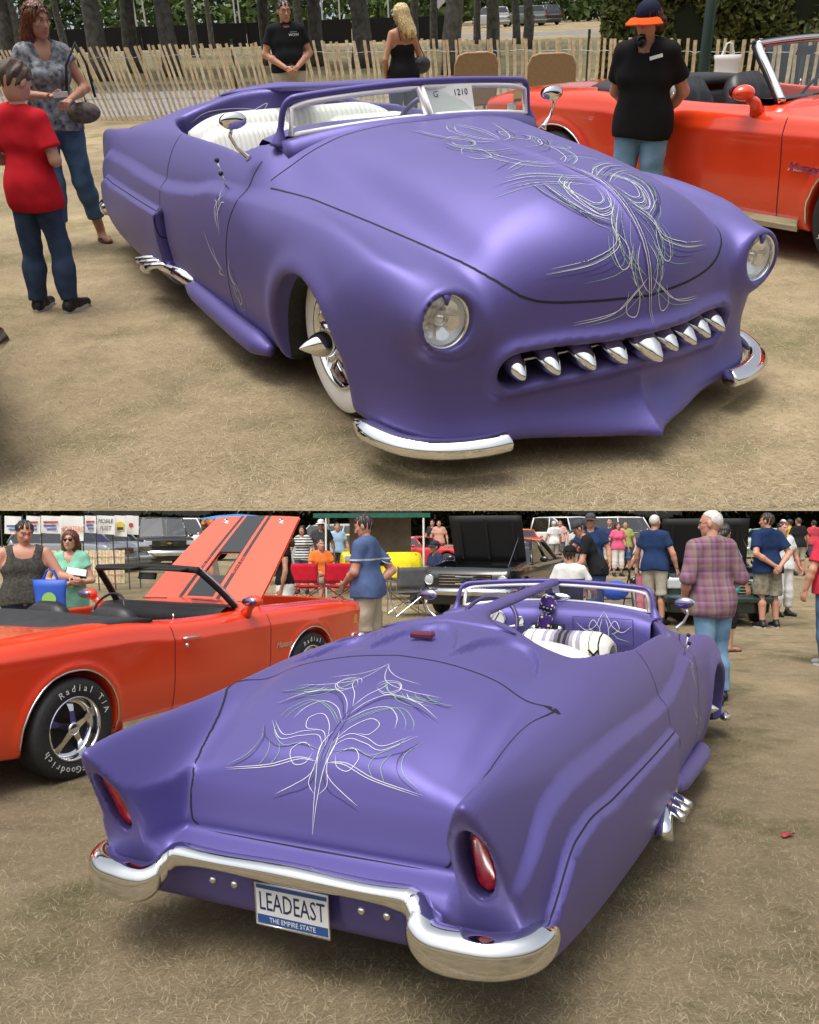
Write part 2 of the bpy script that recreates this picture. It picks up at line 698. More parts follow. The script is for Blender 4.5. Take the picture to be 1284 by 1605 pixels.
def merc_outer(x, y, z):
    ay = np.abs(y)
    T = MT(x, ay)
    # bat-wing scallops behind the seats
    lobe = np.where(ay < .21, -1.13 - .36 * (ay / .21) ** 2.5, -1.14 - .40 * np.abs((ay - .41) / .20) ** 2.5)
    T = T - .036 * sstep(.03, -.03, x - np.maximum(lobe, -1.56)) * (1 - sstep(-1.35, -1.6, x)) * (1 - sstep(.60, .72, ay))
    # hood centre crease and trunk crown
    T = T + .012 * np.exp(-(ay / .02) ** 2) * sstep(1.2, 2.0, x)
    a = (z - T) * .82
    W = MW(x) + MWZ(z)
    W = W + .038 * sstep(.034, -.034, z - MZL(x)) * sstep(2.2, 1.6, x) * sstep(-2.65, -2.35, x)
    W = W + .046 * sstep(.026, -.026, z - MZS(x)) * sstep(-.44, -.47, x) * sstep(-2.5, -2.3, x)
    # front fender lip and lower flare
    W = W + .02 * np.exp(-(((x - 1.53) ** 2 + (z - .27) ** 2) ** .5 - .40) ** 2 / .004) * (z > 0)
    W = W + .05 * sstep(.34, .14, z) * sstep(1.85, 2.1, x)
    b = ay - W
    F = MF(ay) + MFZ(z)
    F = F + .10 * np.exp(-(z - .10) ** 2 / .006) * np.exp(-(ay / .16)) + .02 * np.exp(-(ay / .03)) * sstep(.34, .2, z)
    md = mouth_d(ay, z)
    F = F + .030 * np.exp(-((md - .025) / .030) ** 2)
    c = (x - F) * .9
    w = sstep(.585, .67, ay)
    Rr = MRC(z) * (1 - w) + MRH(z) * w + .35 * sstep(.86, 1.02, ay) ** 2
    d = (Rr - x) * .9
    body = smax(a, b, .07 + .06 * sstep(-2.6, -2.0, x))
    body = smax(body, c, .13)
    body = smax(body, d, .028)
    # headlight pods
    hy = ay - .76
    hz = z - .612
    pod = smax(np.sqrt(hy ** 2 + hz ** 2) - (.118 + .02 * np.clip(2.25 - x, 0, .5)), np.maximum(x - 2.315 + .25 * hz * 0.0, 1.75 - x), .03)
    body = smin(body, pod, .09)
    bot = Table_bottom(x) - z
    body = smax(body, bot, .05)
    return body


Table_bottom = Table1((-2.6, .24), (-2.4, .20), (-1.0, .16), (0, .155), (1.0, .16), (2.0, .16), (2.3, .125), (2.5, .105), (2.7, .10))


def cockpit(x, y, z):
    """the open cabin: its rear edge swings back on both sides of the spine"""
    ay = np.abs(y)
    xr = -.74 - .30 * sstep(.05, .55, ay) + .55 * np.clip((ay - .60) / .2, 0, 1) ** 2
    side = ay - (.785 - .04 * sstep(-.3, -1.0, x) - .11 * sstep(.42, .70, x))
    dd = smax(smax((xr - x) * .85, side, .06), x - .72, .04)
    return smax(dd, .36 - z, .05)


def merc_field(x, y, z):
    ay = np.abs(y)
    b = merc_outer(x, y, z)
    b = smax(b, -cockpit(x, y, z), .035)
    # front wheel wells
    ww = smax(np.sqrt((x - 1.53) ** 2 + (z - .265) ** 2) - .378, .62 - ay, .03)
    b = smax(b, -ww, .02)
    # mouth
    b = smax(b, -smax(mouth_d(ay, z), 2.20 - x, .02), .03)
    # headlight bowls
    hl = smax(np.sqrt((ay - .76) ** 2 + (z - .612) ** 2) - .094, 2.235 - x, .01)
    b = smax(b, -hl, .010)
    # tail light recess
    e = np.sqrt(((ay - .748 - .03 * (z - .6)) / .057) ** 2 + ((z - .605) / .130) ** 2) - 1
    tl = smax(e * .060, x - (MRH(z) + .11), .01)
    b = smax(b, -tl, .016)
    # licence plate recess, and the open throat ahead of the skirts
    lp = np.maximum(np.maximum(ay - .175, np.abs(z - .295) - .085), x + 2.405)
    b = smax(b, -lp, .015)
    th = np.maximum(np.maximum(np.abs(x + .445) - .02, np.abs(z - .45) - .14), .955 - ay)
    b = smax(b, -th, .02)
    return b


def hood_edge(x):
    return HOOD_Y(x)


HOOD_Y = Table1((.80, .83), (.95, .80), (1.3, .755), (1.65, .705), (1.95, .64), (2.15, .57), (2.26, .50), (2.33, .42), (2.40, .25), (2.5, .2))


def hood_g(x, y, z):
    ay = np.abs(y)
    # hood: inside the side line, ahead of the cowl, above the front line
    back = (.865 + .10 * (1 - (ay / .8) ** 2)) - x
    side = ay - HOOD_Y(np.clip(x, .8, 2.40))
    front = (.625 + .02 * (ay / .45) ** 2) - z
    return smax(smax(back, side, .03), front, .10) 


def well_g(x, y, z):
    r = np.sqrt((x - 1.53) ** 2 + (z - .265) ** 2)
    return np.maximum(np.maximum(r - .388, np.abs(y) - .905), .56 - np.abs(y))


def door_g(x, y, z):
    # right or left door
    fx = Table1((.15, .56), (.45, .60), (.70, .66), (.84, .74), (.95, .72), (1.1, .71))(z)
    rx = Table1((.15, -.40), (.5, -.47), (.8, -.46), (1.1, -.44))(z)
    g = np.maximum(np.maximum(x - fx, rx - x), .60 - np.abs(y))
    return np.maximum(g, .19 - z)


def trunk_g(x, y, z):
    ay = np.abs(y)
    yb = Table1((-2.45, .555), (-2.3, .585), (-2.1, .65), (-1.9, .73), (-1.74, .775), (-1.5, .775))(x)
    fr = x + 1.60 + .15 * (ay / .775) ** 2
    lo = .455 - z
    return smax(smax(ay - yb, fr, .03), lo, .06)


def skirt_g(x, y, z):
    ay = np.abs(y)
    return np.maximum(np.maximum(z - MZS(x), np.maximum(x + .465, -2.44 - x)), .60 - ay)


def surf_pt(bvh, o, d, lift=.002):
    h = bvh.ray_cast(Vector(o), Vector(d))
    if h[0] is None:
        return None, None
    n = h[1]
    if n.dot(Vector(d)) > 0:
        n = -n
    return h[0] + n * lift, n


def ribbon(mb, pts, nrm, w0, mi=0, taper=True):
    """thin strip through pts lying on a surface"""
    n = len(pts)
    if n < 2:
        return
    vs = []
    for i, p in enumerate(pts):
        t = (pts[min(i + 1, n - 1)] - pts[max(i - 1, 0)])
        if t.length < 1e-7:
            t = Vector((1, 0, 0))
        s = t.normalized().cross(nrm[i]).normalized()
        u = i / (n - 1)
        w = w0 * ((min(1, 6 * u, 6 * (1 - u)) * .85 + .15) if taper else 1)
        vs += [p + s * w * .5, p - s * w * .5]
    mb.add(vs, [(2 * i, 2 * i + 1, 2 * i + 3, 2 * i + 2) for i in range(n - 1)], mi)


def stripe_set(name, curves, mapper, parent, width=.0045, mirror=True):
    """curves: (material index, [(y, s), ...]); drawn on both sides of the centre line"""
    mb = MB()
    for mi, pts in curves:
        for sg in ((1, -1) if mirror else (1,)):
            sp = spline([(a * sg, b) for a, b in pts], 9)
            P, Nn = [], []
            for a, b in sp:
                p, nn = mapper(a, b)
                if p is None:
                    continue
                P.append(p)
                Nn.append(nn)
            ribbon(mb, P, Nn, width, mi)
    return mb.build(name, [STRIPE_W, STRIPE_G, STRIPE_D], parent)


def gap_line(mb, path, bvh, w=.007):
    """path: points near the surface, or (origin, direction) rays; a dark joint of the given width(s)"""
    P, Nn, ws = [], [], []
    for i, q in enumerate(path):
        if len(q) == 2:
            p, nn = surf_pt(bvh, q[0], q[1], .0012)
            if p is None:
                continue
        else:
            p, nn, _, _ = bvh.find_nearest(Vector(q))
            p = p + nn * .0012
        P.append(p)
        Nn.append(nn)
        ws.append(w[i] if isinstance(w, (list, tuple)) else w)
    vs = []
    for i, p in enumerate(P):
        t = (P[min(i + 1, len(P) - 1)] - P[max(i - 1, 0)]).normalized()
        sd_ = t.cross(Nn[i]).normalized() * ws[i] * .5
        vs += [p + sd_, p - sd_]
    mb.add(vs, [(2 * i, 2 * i + 1, 2 * i + 3, 2 * i + 2) for i in range(len(P) - 1)])


def build_merc():
    root = thing('custom_convertible', 'x', 'car')
    h = .019
    V, Q, N = surface_nets(merc_field, (-2.82, -1.14, .05), (2.74, 1.14, 1.22), h, 3)
    bvh = BVHTree.FromPolygons(V.tolist(), Q.tolist())
    reg = split_regions(V, Q, N, merc_field, h, [('hood', hood_g), ('trunk_lid', trunk_g), ('wheel_well', well_g), ('door', door_g), ('fender_skirt', skirt_g)])
    for nm, (v, q, n) in reg.items():
        if nm is None:
            mesh_obj('body', v, q, PURPLE, root, True, n)
            continue
        if nm == 'wheel_well':
            for sg in (1, -1):
                qq = q[(v[q][:, :, 1].mean(1) * sg) > 0]
                u, inv = np.unique(qq, return_inverse=True)
                mesh_obj(nm, v[u], inv.reshape(qq.shape), BLACK, root, True, n[u])
            continue
        if nm in ('door', 'fender_skirt'):
            for sg in (1, -1):
                sel = (v[q][:, :, 1].mean(1) * sg) > 0
                qq = q[sel]
                u, inv = np.unique(qq, return_inverse=True)
                mesh_obj(nm, v[u], inv.reshape(qq.shape), PURPLE, root, True, n[u])
        else:
            mesh_obj(nm, v, q, PURPLE, root, True, n)
    ch = {o.name.split('.')[0]: o for o in root.children}
    # joints between the panels, traced on the surface
    def joints(seqs, par):
        for q, w in seqs:
            mb = MB()
            gap_line(mb, q, bvh, w)
            mb.build('panel_gap', DARKGAP, par)
    half = [tuple(p) for p in spline([(.90, .808, .86), (1.1, .782, .86), (1.3, .755, .865), (1.65, .705, .83), (1.95, .645, .79), (2.14, .59, .745), (2.25, .535, .70), (2.32, .46, .655), (2.375, .37, .634), (2.44, .22, .628), (2.49, 0, .622)], 9)]
    back = [((.865 + .10 * (1 - (yy / .8) ** 2), yy, 1.6), (0, 0, -1)) for yy in np.linspace(.806, -.806, 50)]
    joints([(half + [(a, -b, c) for a, b, c in half[-2::-1]], .009), (back, .006)], ch['hood'])
    side = [tuple(p) for p in spline([(-1.77, .772, .95), (-1.9, .722, .885), (-2.02, .672, .82), (-2.14, .635, .755), (-2.23, .605, .69), (-2.285, .583, .61), (-2.315, .570, .53), (-2.32, .545, .478), (-2.325, .48, .464), (-2.33, .25, .462), (-2.335, 0, .462)], 9)]
    full = side + [(a, -b, c) for a, b, c in side[-2::-1]]
    m = len(full)
    front = [((-1.60 - .16 * (abs(yy) / .775) ** 2, yy, 1.6), (0, 0, -1)) for yy in np.linspace(.785, -.785, 60)]
    wf_ = [.007 + .055 * max(0, (abs(yy) - .70) / .085) ** 1.3 * (1 if abs(yy) < .78 else .2) for yy in np.linspace(.785, -.785, 60)]
    joints([(full, .009), (front, wf_)], ch['trunk_lid'])
    for sg in (1, -1):
        fx = Table1((.15, .56), (.45, .60), (.70, .66), (.84, .74), (.95, .72), (1.1, .71))
        rx = Table1((.15, -.40), (.5, -.47), (.8, -.46), (1.1, -.44))
        s1 = [((float(fx(z)), sg * 2, z), (0, -sg, 0)) for z in np.linspace(.19, .97, 40)]
        s2 = [((float(rx(z)), sg * 2, z), (0, -sg, 0)) for z in np.linspace(.19, .995, 40)]
        s3 = [((x, sg * 2, float(MZS(x))), (0, -sg, 0)) for x in np.linspace(-.47, -2.42, 60)]
        dd = [o for o in root.children if o.name.startswith('door') and o.data.vertices[0].co.y * sg > 0][0]
        joints([(s1, .007), (s2, .007)], dd)
        sk = [o for o in root.children if o.name.startswith('fender_skirt') and o.data.vertices[0].co.y * sg > 0][0]
        joints([(s3, .007)], sk)

    # ---- cockpit floor, dash, seats
    MB().box((-.08, 0, .375), (1.6, 1.5, .02)).build('cockpit_floor', mat('grey_carpet', (.12, .11, .14), .9, vary=.3, scale=80), root)
    dash = MB()
    sec = []
    for y in np.linspace(-.71, .71, 25):
        dx = -.10 * (abs(y) / .76) ** 2
        sec.append([(x + dx, y, z - .06 * (abs(y) / .71) ** 5) for x, z in ((.76, 1.10), (.64, 1.105), (.59, 1.08), (.575, 1.0), (.60, .84), (.66, .74), (.76, .72))])
    dash.loft(sec, closed=False)
    db = dash.build('dashboard', PURPLE, root, True)
    for (gy, gz, gr) in ((.32, 1.015, .060), (.43, .985, .032), (.43, 1.055, .032), (.165, 1.005, .033)):
        g = MB().lathe([(0, .012), (gr * .86, .012), (gr * .9, .02), (gr, .016), (gr * 1.02, 0)], 24, 'x', mat=Matrix.Scale(-1, 4, (1, 0, 0)).to_3x3(), at=(.578 - .10 * (gy / .76) ** 2, gy, gz))
        go = g.build('gauge', [CHROME], root, True)
        MB().lathe([(0, .0125), (gr * .86, .0125)], 24, 'x', mat=Matrix.Scale(-1, 4, (1, 0, 0)).to_3x3(), at=(.576 - .10 * (gy / .76) ** 2, gy, gz)).build('gauge_face', mat('gauge_face', (.7, .7, .66), .4), go)
        MB().box((.5615 - .10 * (gy / .76) ** 2, gy, gz + gr * .2), (.003, .006, gr * 1.1), (30, 0, 0)).build('needle', BLACK, go)
    ra = MB().box((.57, -.03, .965), (.03, .22, .06)).build('radio', BLACK, root)
    for s in (-1, 1):
        MB().lathe([(0, .04), (.02, .04), (.022, 0)], 16, 'x', mat=Matrix.Scale(-1, 4, (1, 0, 0)).to_3x3(), at=(.56, -.03 + s * .085, .965)).build('radio_knob', CHROME, ra, True)
    sw = thing_part('steering_wheel', root)
    cw = Vector((.36, .31, .995))
    ax = Vector((-.9, 0, .42)).normalized()
    u = Vector((0, 1, 0))
    w_ = ax.cross(u)
    MB().tube([cw + (u * math.cos(a) + w_ * math.sin(a)) * .195 for a in np.linspace(0, 2 * math.pi, 40, endpoint=False)], .014, 8, closed=True).build('rim', mat('purple_wheel_rim', (.05, .035, .12), .3), sw, True)
    for a in (R(10), R(130), R(250)):
        MB().tube([cw, cw + (u * math.cos(a) + w_ * math.sin(a)) * .19], .011, 6, flat=.5).build('spoke', CHROME, sw, True)
    MB().tube([cw + ax * .02, cw - ax * .30], .024, 10).build('column', CHROME, sw, True)
    MB().tube([cw - ax * .09, cw - ax * .09 + Vector((0, -.10, .02)), cw - ax * .07 + Vector((0, -.22, .03))], .008, 6).build('shift_lever', CHROME, sw, True)
    # pleated white seats: each cushion has raised rolls
    def pleats(nm, c, wid, hgt, thick, tilt, n, par, top_round=.10):
        rings = []
        steps = n * 6
        for i in range(steps + 1):
            v = i / steps
            y = (v - .5) * wid
            edge = abs(v - .5) * 2
            roll = .010 * abs(math.sin(math.pi * n * v)) if edge < .92 else 0
            hh = hgt - top_round * max(0, (edge - .55) / .45) ** 2.2
            th = thick * (1 - .5 * max(0, (edge - .9) / .1) ** 2)
            ring = []
            for (px, pz) in ((0, 0), (th * .55 + roll, .0), (th * .62 + roll, hh * .5), (th * .55 + roll, hh * .86), (th * .3, hh * .985), (0, hh), (-th * .3, hh * .97), (-th * .45, hh * .8), (-th * .45, 0)):
                ring.append((px, y, pz))
            rings.append(ring)
        m = Matrix.Translation(c) @ Matrix.Rotation(R(tilt), 4, 'Y')
        rings = [[m @ Vector(p) for p in r_] for r_ in rings]
        return MB().loft(rings).build(nm, WHITEVINYL, par, True)
    st = thing_part('bench_seat', root)
    pleats('backrest', (-.42, .385, .50), .66, .52, .15, -12, 22, st)
    pleats('backrest', (-.42, -.385, .50), .66, .52, .15, -12, 22, st)
    MB().box((-.10, 0, .52), (.56, 1.42, .17)).build('cushion', WHITEVINYL, st)
    for o in list(st.children):
        if o.name.startswith('cushion'):
            bevel(o, .05, 3)
    rs = thing_part('rear_seat', root)
    pleats('backrest', (-.68, 0, .64), 1.36, .43, .14, -14, 40, rs, .09)
    # inner door pads in white
    for s in (-1, 1):
        MB().box((-.12, s * .745, .77), (1.1, .03, .34)).build('door_pad', WHITEVINYL, root)

    # ---- windshield
    wf = thing_part('windshield', root)
    top = [(.735, -.70, 1.03), (.745, -.685, 1.12), (.758, -.672, 1.185), (.772, -.645, 1.222), (.79, -.58, 1.236), (.81, -.30, 1.253), (.824, 0, 1.262)]
    full = top + [(a, -b, c) for a, b, c in top[-2::-1]]
    fp = spline(full, 6)
    rr = [.0150 + .03 * max(0, (1.10 - p[2]) / .07) ** 1.0 for p in fp]
    MB().tube(fp, [min(.05, r_) for r_ in rr], 10, up=(1, 0, 0)).build('windshield_frame', PURPLE, wf, True)
    for s in (-1, 1):
        base = [(.775, s * .655, 1.075), (.83, s * .50, 1.094), (.885, s * .25, 1.113), (.91, s * .012, 1.12)]
        tp = [(.783, s * .638, 1.190), (.80, s * .54, 1.212), (.815, s * .28, 1.229), (.828, s * .012, 1.237)]
        b_ = spline(base, 6)
        t_ = spline(tp, 6)
        MB().loft([b_, t_], closed=False).build('glass_pane', GLASS, wf, True)
        rim = [tuple(p) for p in b_] + [tuple(p) for p in t_[::-1]]
        MB().tube(rim, .0130, 6, closed=True).build('white_gasket', mat('white_gasket', (.80, .80, .79), .35), wf, True)
    # cowl strip that joins the frame to the body
    rings = []
    for y in np.linspace(-.70, .70, 41):
        f_ = 1 - (abs(y) / .70) ** 2
        xb = .765 + .145 * f_
        zb = 1.062 + .052 * f_ - .02 * (abs(y) / .7) ** 6
        rings.append([(xb - .03, y, zb - .10), (xb - .03, y, zb + .004), (xb, y, zb + .012), (xb + .035, y, zb + .002), (xb + .10, y, zb - .10)])
    MB().loft(rings, closed=True).build('cowl', PURPLE, root, True)
    # spine from the windshield to the rear deck
    rings = []
    for x in np.linspace(.81, -1.06, 40):
        u_ = (.81 - x) / 1.87
        wd = .040 + .035 * u_ + .30 * max(0, (u_ - .70) / .30) ** 2.2
        zc = float(Table1((-1.1, 1.170), (-.9, 1.182), (-.6, 1.192), (-.2, 1.212), (.3, 1.240), (.81, 1.266))(x))
        dz = .10 * (wd - .06) if wd > .06 else 0
        rings.append([(x, -wd, zc - .012 - dz), (x, -wd * .7, zc + .004 - dz * .5), (x, 0, zc + .012), (x, wd * .7, zc + .004 - dz * .5), (x, wd, zc - .012 - dz), (x, wd * .7, zc - .032 - dz), (x, 0, zc - .034), (x, -wd * .7, zc - .032 - dz)])
    MB().loft(rings).build('roof_spine', PURPLE, root, True)

    # ---- headlights
    for s in (-1, 1):
        hl = thing_part('headlight', root)
        c = Vector((2.288, s * .76, .612))
        MB().lathe([(.094, -.03), (.1035, .002), (.101, .012), (.093, .014), (.089, .004), (.088, -.02)], 40, 'x', at=c).build('trim_ring', CHROME, hl, True)
        MB().lathe([(.0, -.055), (.03, -.05), (.06, -.035), (.088, -.006)], 36, 'x', at=c).build('reflector', mat('headlight_reflector', (.82, .83, .84), .35, .3), hl, True)
        MB().lathe([(.0, -.035), (.022, -.034), (.026, -.028), (.026, -.015), (.0, -.012)], 20, 'x', at=c).build('bulb_shield', CHROME, hl, True)
        for k in range(6):
            a = 2 * math.pi * k / 6 + .26
            b = a + .8
            p = [c + Vector((-.052 + .5 * r_ * r_ * 10, math.cos(t) * r_, math.sin(t) * r_)) for r_, t in ((.03, a), (.082, a), (.082, b), (.03, b))]
            MB().add(p, [(0, 1, 2, 3)]).build('reflector_facet', mat('reflector_facet', (.9, .9, .92), .22, 1.0), hl)
        MB().prism([(-.016, .010), (0, -.026), (.016, .010), (.012, .014), (-.012, .014)], .014, basis(c + Vector((.012, 0, .085)), (0, 1, 0), (0, 0, 1))).build('eyelid', PURPLE, hl, True)
        MB().lathe([(.0, .030), (.03, .028), (.06, .020), (.088, .004)], 36, 'x', at=c).build('lens', glass('headlight_glass', (.93, .95, .96), .35), hl, True)
    # ---- grille teeth
    bars = MB()
    for zz in (.012,):
        bars.tube([(2.30 + .12 * (1 - (abs(y) / .55) ** 1.3), y, .437 - .035 * min(1, abs(y) / .55) + zz) for y in np.linspace(-.54, .54, 30)], .006, 6)
    bars.build('grille_bar', STEEL, root, True)
    MB().box((2.24, 0, .42), (.02, 1.16, .16)).build('grille_backing', DARKGAP, root)
    for k in range(-4, 5):
        y = k * .121
        big = 1.5 if k == 0 else 1.2
        xb = float(MF(abs(y))) - .055
        zb = .437 - .035 * min(1, abs(y) / .55) + .004
        dirx = Vector((1, y * .25, -.38)).normalized()
        p0 = Vector((xb, y, zb + .012))
        prof = [(.0, -.10), (.030, -.10), (.036, -.05), (.040, -.01), (.037, .03), (.028, .065), (.015, .092), (.004, .104), (0, .105)]
        rot = dirx.to_track_quat('Z', 'Y').to_matrix()
        MB().lathe([(r_ * big, z_ * big) for r_, z_ in prof], 20, 'z', at=p0, mat=rot).build('grille_tooth', CHROME, root, True)

    # ---- bumpers
    def blade(nm, path, hs, ds, par, n=14):
        """path points; half-height and half-depth per point; rounded section swept outward"""
        m = len(path)
        P = [Vector(p) for p in path]
        rings = []
        for i, p in enumerate(P):
            t = (P[min(i + 1, m - 1)] - P[max(i - 1, 0)])
            t.z *= .25
            t.normalize()
            out = t.cross(Vector((0, 0, 1))).normalized()
            ring = []
            for k in range(n):
                a = 2 * math.pi * k / n
                ca, sa = math.cos(a), math.sin(a)
                lean_ = 1 - .62 * max(0, sa) if ca > 0 else 1
                ring.append(p + out * (math.copysign(abs(ca) ** .75, ca) * ds[i] * lean_) + Vector((0, 0, math.copysign(abs(sa) ** .7, sa) * hs[i])))
            rings.append(ring)
        return MB().loft(rings).build(nm, CHROME, par, True)
    for s in (-1, 1):
        ctl = [(1.98, .985, .178), (2.11, .968, .170), (2.235, .915, .158), (2.32, .83, .152), (2.37, .735, .150), (2.40, .65, .152), (2.412, .58, .156), (2.412, .555, .158)]
        pth = [(a, s * b, c) for a, b, c in spline(ctl, 6)]
        m = len(pth)
        hs = [.036 * min(1, .25 + i / 5, .15 + (m - 1 - i) / 5) for i in range(m)]
        ds = [.045 * min(1, .25 + i / 5, .15 + (m - 1 - i) / 5) for i in range(m)]
        blade('front_bumper', pth if s < 0 else pth[::-1], hs, ds, root)
    ctl = [(-2.33, .872, .335), (-2.40, .885, .33), (-2.47, .862, .32), (-2.525, .79, .315), (-2.545, .70, .315), (-2.545, .62, .316), (-2.535, .575, .332), (-2.51, .535, .382), (-2.495, .505, .412), (-2.488, .45, .424), (-2.49, .25, .428), (-2.495, 0, .43)]
    half = spline(ctl, 6)
    hsrc = Table1((.0, .038), (.44, .039), (.50, .047), (.55, .062), (.60, .070), (.8, .070), (.95, .062), (1.06, .06))
    pth = [tuple(p) for p in half] + [(p[0], -p[1], p[2]) for p in half[-2::-1]]
    m = len(pth)
    hs = [float(hsrc(abs(p[1]))) * min(1, .5 + i / 16, .5 + (m - 1 - i) / 16) for i, p in enumerate(pth)]
    ds = [(.055 + .022 * (abs(p[1]) > .55)) * min(1, .4 + i / 4, .4 + (m - 1 - i) / 4) for i, p in enumerate(pth)]
    blade('rear_bumper', pth[::-1], hs, ds, root, 18)
    for yb in (-.27, -.37, .27, .37):
        MB().ball((-2.437, yb, .325), (.016, .017, .017), 14, 8).build('bolt', CHROME, root, True)
    # ---- licence plate
    lp = thing_part('licence_plate', root)
    pm = basis((-2.462, 0, .288), (0, -1, 0), (-.10, 0, 1))
    o = MB().prism([(-.152, -.076), (.152, -.076), (.152, .076), (-.152, .076)], .004, pm).build('plate', mat('plate_white', (.62, .64, .64), .35), lp)
    MB().prism([(-.149, -.073), (.149, -.073), (.149, -.040), (-.149, -.040)], .0012, pm @ Matrix.Translation((0, 0, .004))).build('blue_band', mat('plate_blue', (.02, .07, .24), .4), lp)
    MB().prism([(-.149, .058), (.149, .058), (.149, .073), (-.149, .073)], .0012, pm @ Matrix.Translation((0, 0, .004))).build('blue_band', mat('plate_blue'), lp)
    lettering('lettering', 'LEADEAST', .098, pm @ Matrix.Translation((0, .008, .0045)), mat('plate_navy', (.015, .02, .09), .4), lp, .0008, 0, .62, 1.0)
    lettering('lettering', 'THE EMPIRE STATE', .026, pm @ Matrix.Translation((0, -.057, .0056)), mat('plate_white'), lp, .0005, 0, .9)
    MB().tube([pm @ Vector(p) for p in ((-.155, -.079, .003), (.155, -.079, .003), (.155, .079, .003), (-.155, .079, .003))], .005, 6, closed=True).build('plate_frame', CHROME, lp, True)

    # ---- tail lights, centre brake light
    for s in (-1, 1):
        rings = []
        for t in np.linspace(-1, 1, 17):
            z = .600 + t * .112
            wd = .029 * (1 - abs(t) ** 4) ** .5 * (1.05 - .32 * t) + .002
            xr = float(MRH(z)) + .038
            yc = s * (.757 + .03 * (z - .6))
            rings.append([(xr + .06, yc - wd, z), (xr + .006, yc - wd, z), (xr + .001, yc - wd * .8, z), (xr, yc, z), (xr + .001, yc + wd * .8, z), (xr + .006, yc + wd, z), (xr + .06, yc + wd, z)])
        MB().loft(rings, closed=True).build('tail_light', REDLENS, root, True)
    bl = MB().box((-1.32, 0.01, 1.138), (.05, .115, .028), (0, -8, 0)).build('brake_light', mat('dark_red_lens', (.10, .006, .012), .2, coat=.5), root)
    bevel(bl, .008, 2)

    # ---- mirrors
    for s in (-1, 1):
        mr = thing_part('door_mirror', root)
        b0 = Vector((.69, s * .835, .985))
        MB().tube([b0, b0 + Vector((0, s * .01, .012)), b0 + Vector((-.01, s * .05, .05)), b0 + Vector((-.01, s * .075, .10)), b0 + Vector((-.01, s * .06, .15))], [.022, .012, .008, .008, .010], 10).build('stalk', CHROME, mr, True)
        cmr = b0 + Vector((-.01, s * .055, .165))
        MB().ball(cmr + Vector((.012, 0, 0)), (.025, .064, .037), 20, 12).build('housing', CHROME, mr, True)
        MB().lathe([(0, -.026), (.9, -.026), (1.0, -.018)], 24, 'x', at=cmr, mat=Matrix.Diagonal((1, .059, .033))).build('mirror_glass', mat('mirror_glass', (.25, .22, .38), .05, 1.0), mr, True)
    # ---- antennas on the right door
    an = thing_part('antenna', root)
    for k, (dx, hgt) in enumerate(((0, .13), (.035, .075))):
        MB().tube([(.52 + dx, -.905, .84), (.52 + dx, -.935, .84 + hgt)], .004, 6).build('mast', CHROME, an, True)
        MB().ball((.52 + dx, -.935, .84 + hgt), .012, 10, 6).build('tip', BLACK, an, True)
    # ---- side pipes and running boards
    for s in (-1, 1):
        rb = spline([(-.20, s * .96, .235), (.25, s * .97, .215), (.75, s * .97, .19), (1.02, s * .95, .175)], 8)
        m = len(rb)
        MB().tube([tuple(p) for p in rb], [.06 * min(1, .55 + i / 6, .45 + (m - 1 - i) / 8) for i in range(m)], 12, flat=.8).build('running_board', PURPLE, root, True)
        ex = thing_part('exhaust', root)
        MB().tube([(-.10, s * .945, .255), (-.45, s * .975, .27), (-.74, s * 1.0, .265), (-.86, s * 1.02, .235), (-.90, s * 1.03, .19)], .043, 12).build('pipe', CHROME, ex, True)
        for k in range(3):
            x0 = -.52 - k * .105
            tpth = [(x0 + .05, s * .985, .275), (x0, s * 1.02, .285), (x0 - .04, s * 1.06, .280), (x0 - .075, s * 1.10, .268)]
            MB().tube(tpth, [.019, .019, .020, .021], 12).build('tip', CHROME, ex, True)
    # ---- wheels
    for (wx, s) in ((1.50, -1), (1.50, 1), (-1.52, -1), (-1.52, 1)):
        wh = thing_part('wheel', root)
        mt = Matrix.Rotation(0, 3, 'Z')
        yy = s * (.735 if wx > 0 else .70)
        def L(pr, nm, mm, n=48):
            MB().lathe([(r_, yy + s * h_) for r_, h_ in (pr if s > 0 else pr[::-1])], n, 'y', at=(wx, 0, .335)).build(nm, mm, wh, True)
        L([(.20, -.10), (.30, -.10), (.328, -.075), (.335, -.03), (.335, .03), (.33, .07), (.312, .092)], 'tyre', BLACK)
        L([(.312, .092), (.29, .103), (.25, .105), (.212, .092)], 'whitewall', mat('whitewall', (.82, .82, .80), .5))
        L([(.214, .095), (.206, .104), (.195, .098), (.19, .07), (.185, .04)], 'rim', CHROME)
        L([(.185, .04), (.12, .055), (.07, .075), (.06, .09)], 'hub_cap', CHROME)
        L([(.168, .0475), (.135, .0555)], 'red_band', mat('red_rim_paint', (.35, .02, .02), .3))
        for k in range(5):
            a = 2 * math.pi * k / 5 + .3
            MB().tube([(wx + math.cos(a) * .06, yy + s * .085, .335 + math.sin(a) * .06), (wx + math.cos(a) * .19, yy + s * .075, .335 + math.sin(a) * .19)], [.03, .022], 8, flat=.5).build('spoke', CHROME, wh, True)
        if wx > 0:
            L([(.065, .08), (.06, .12), (.058, .15), (.045, .19), (.02, .235), (.003, .26), (0, .262)], 'spinner', CHROME, 24)

    # ---- pinstripes
    prof_h = [(.95, 1.11), (1.3, 1.075), (1.7, 1.04), (2.0, 1.0), (2.2, .965), (2.35, .90), (2.43, .82), (2.465, .72), (2.48, .60), (2.49, .50)]
    prof_t = [(-1.65, 1.055), (-1.8, 1.02), (-2.0, .935), (-2.12, .865), (-2.22, .79), (-2.28, .68), (-2.31, .56), (-2.325, .48)]

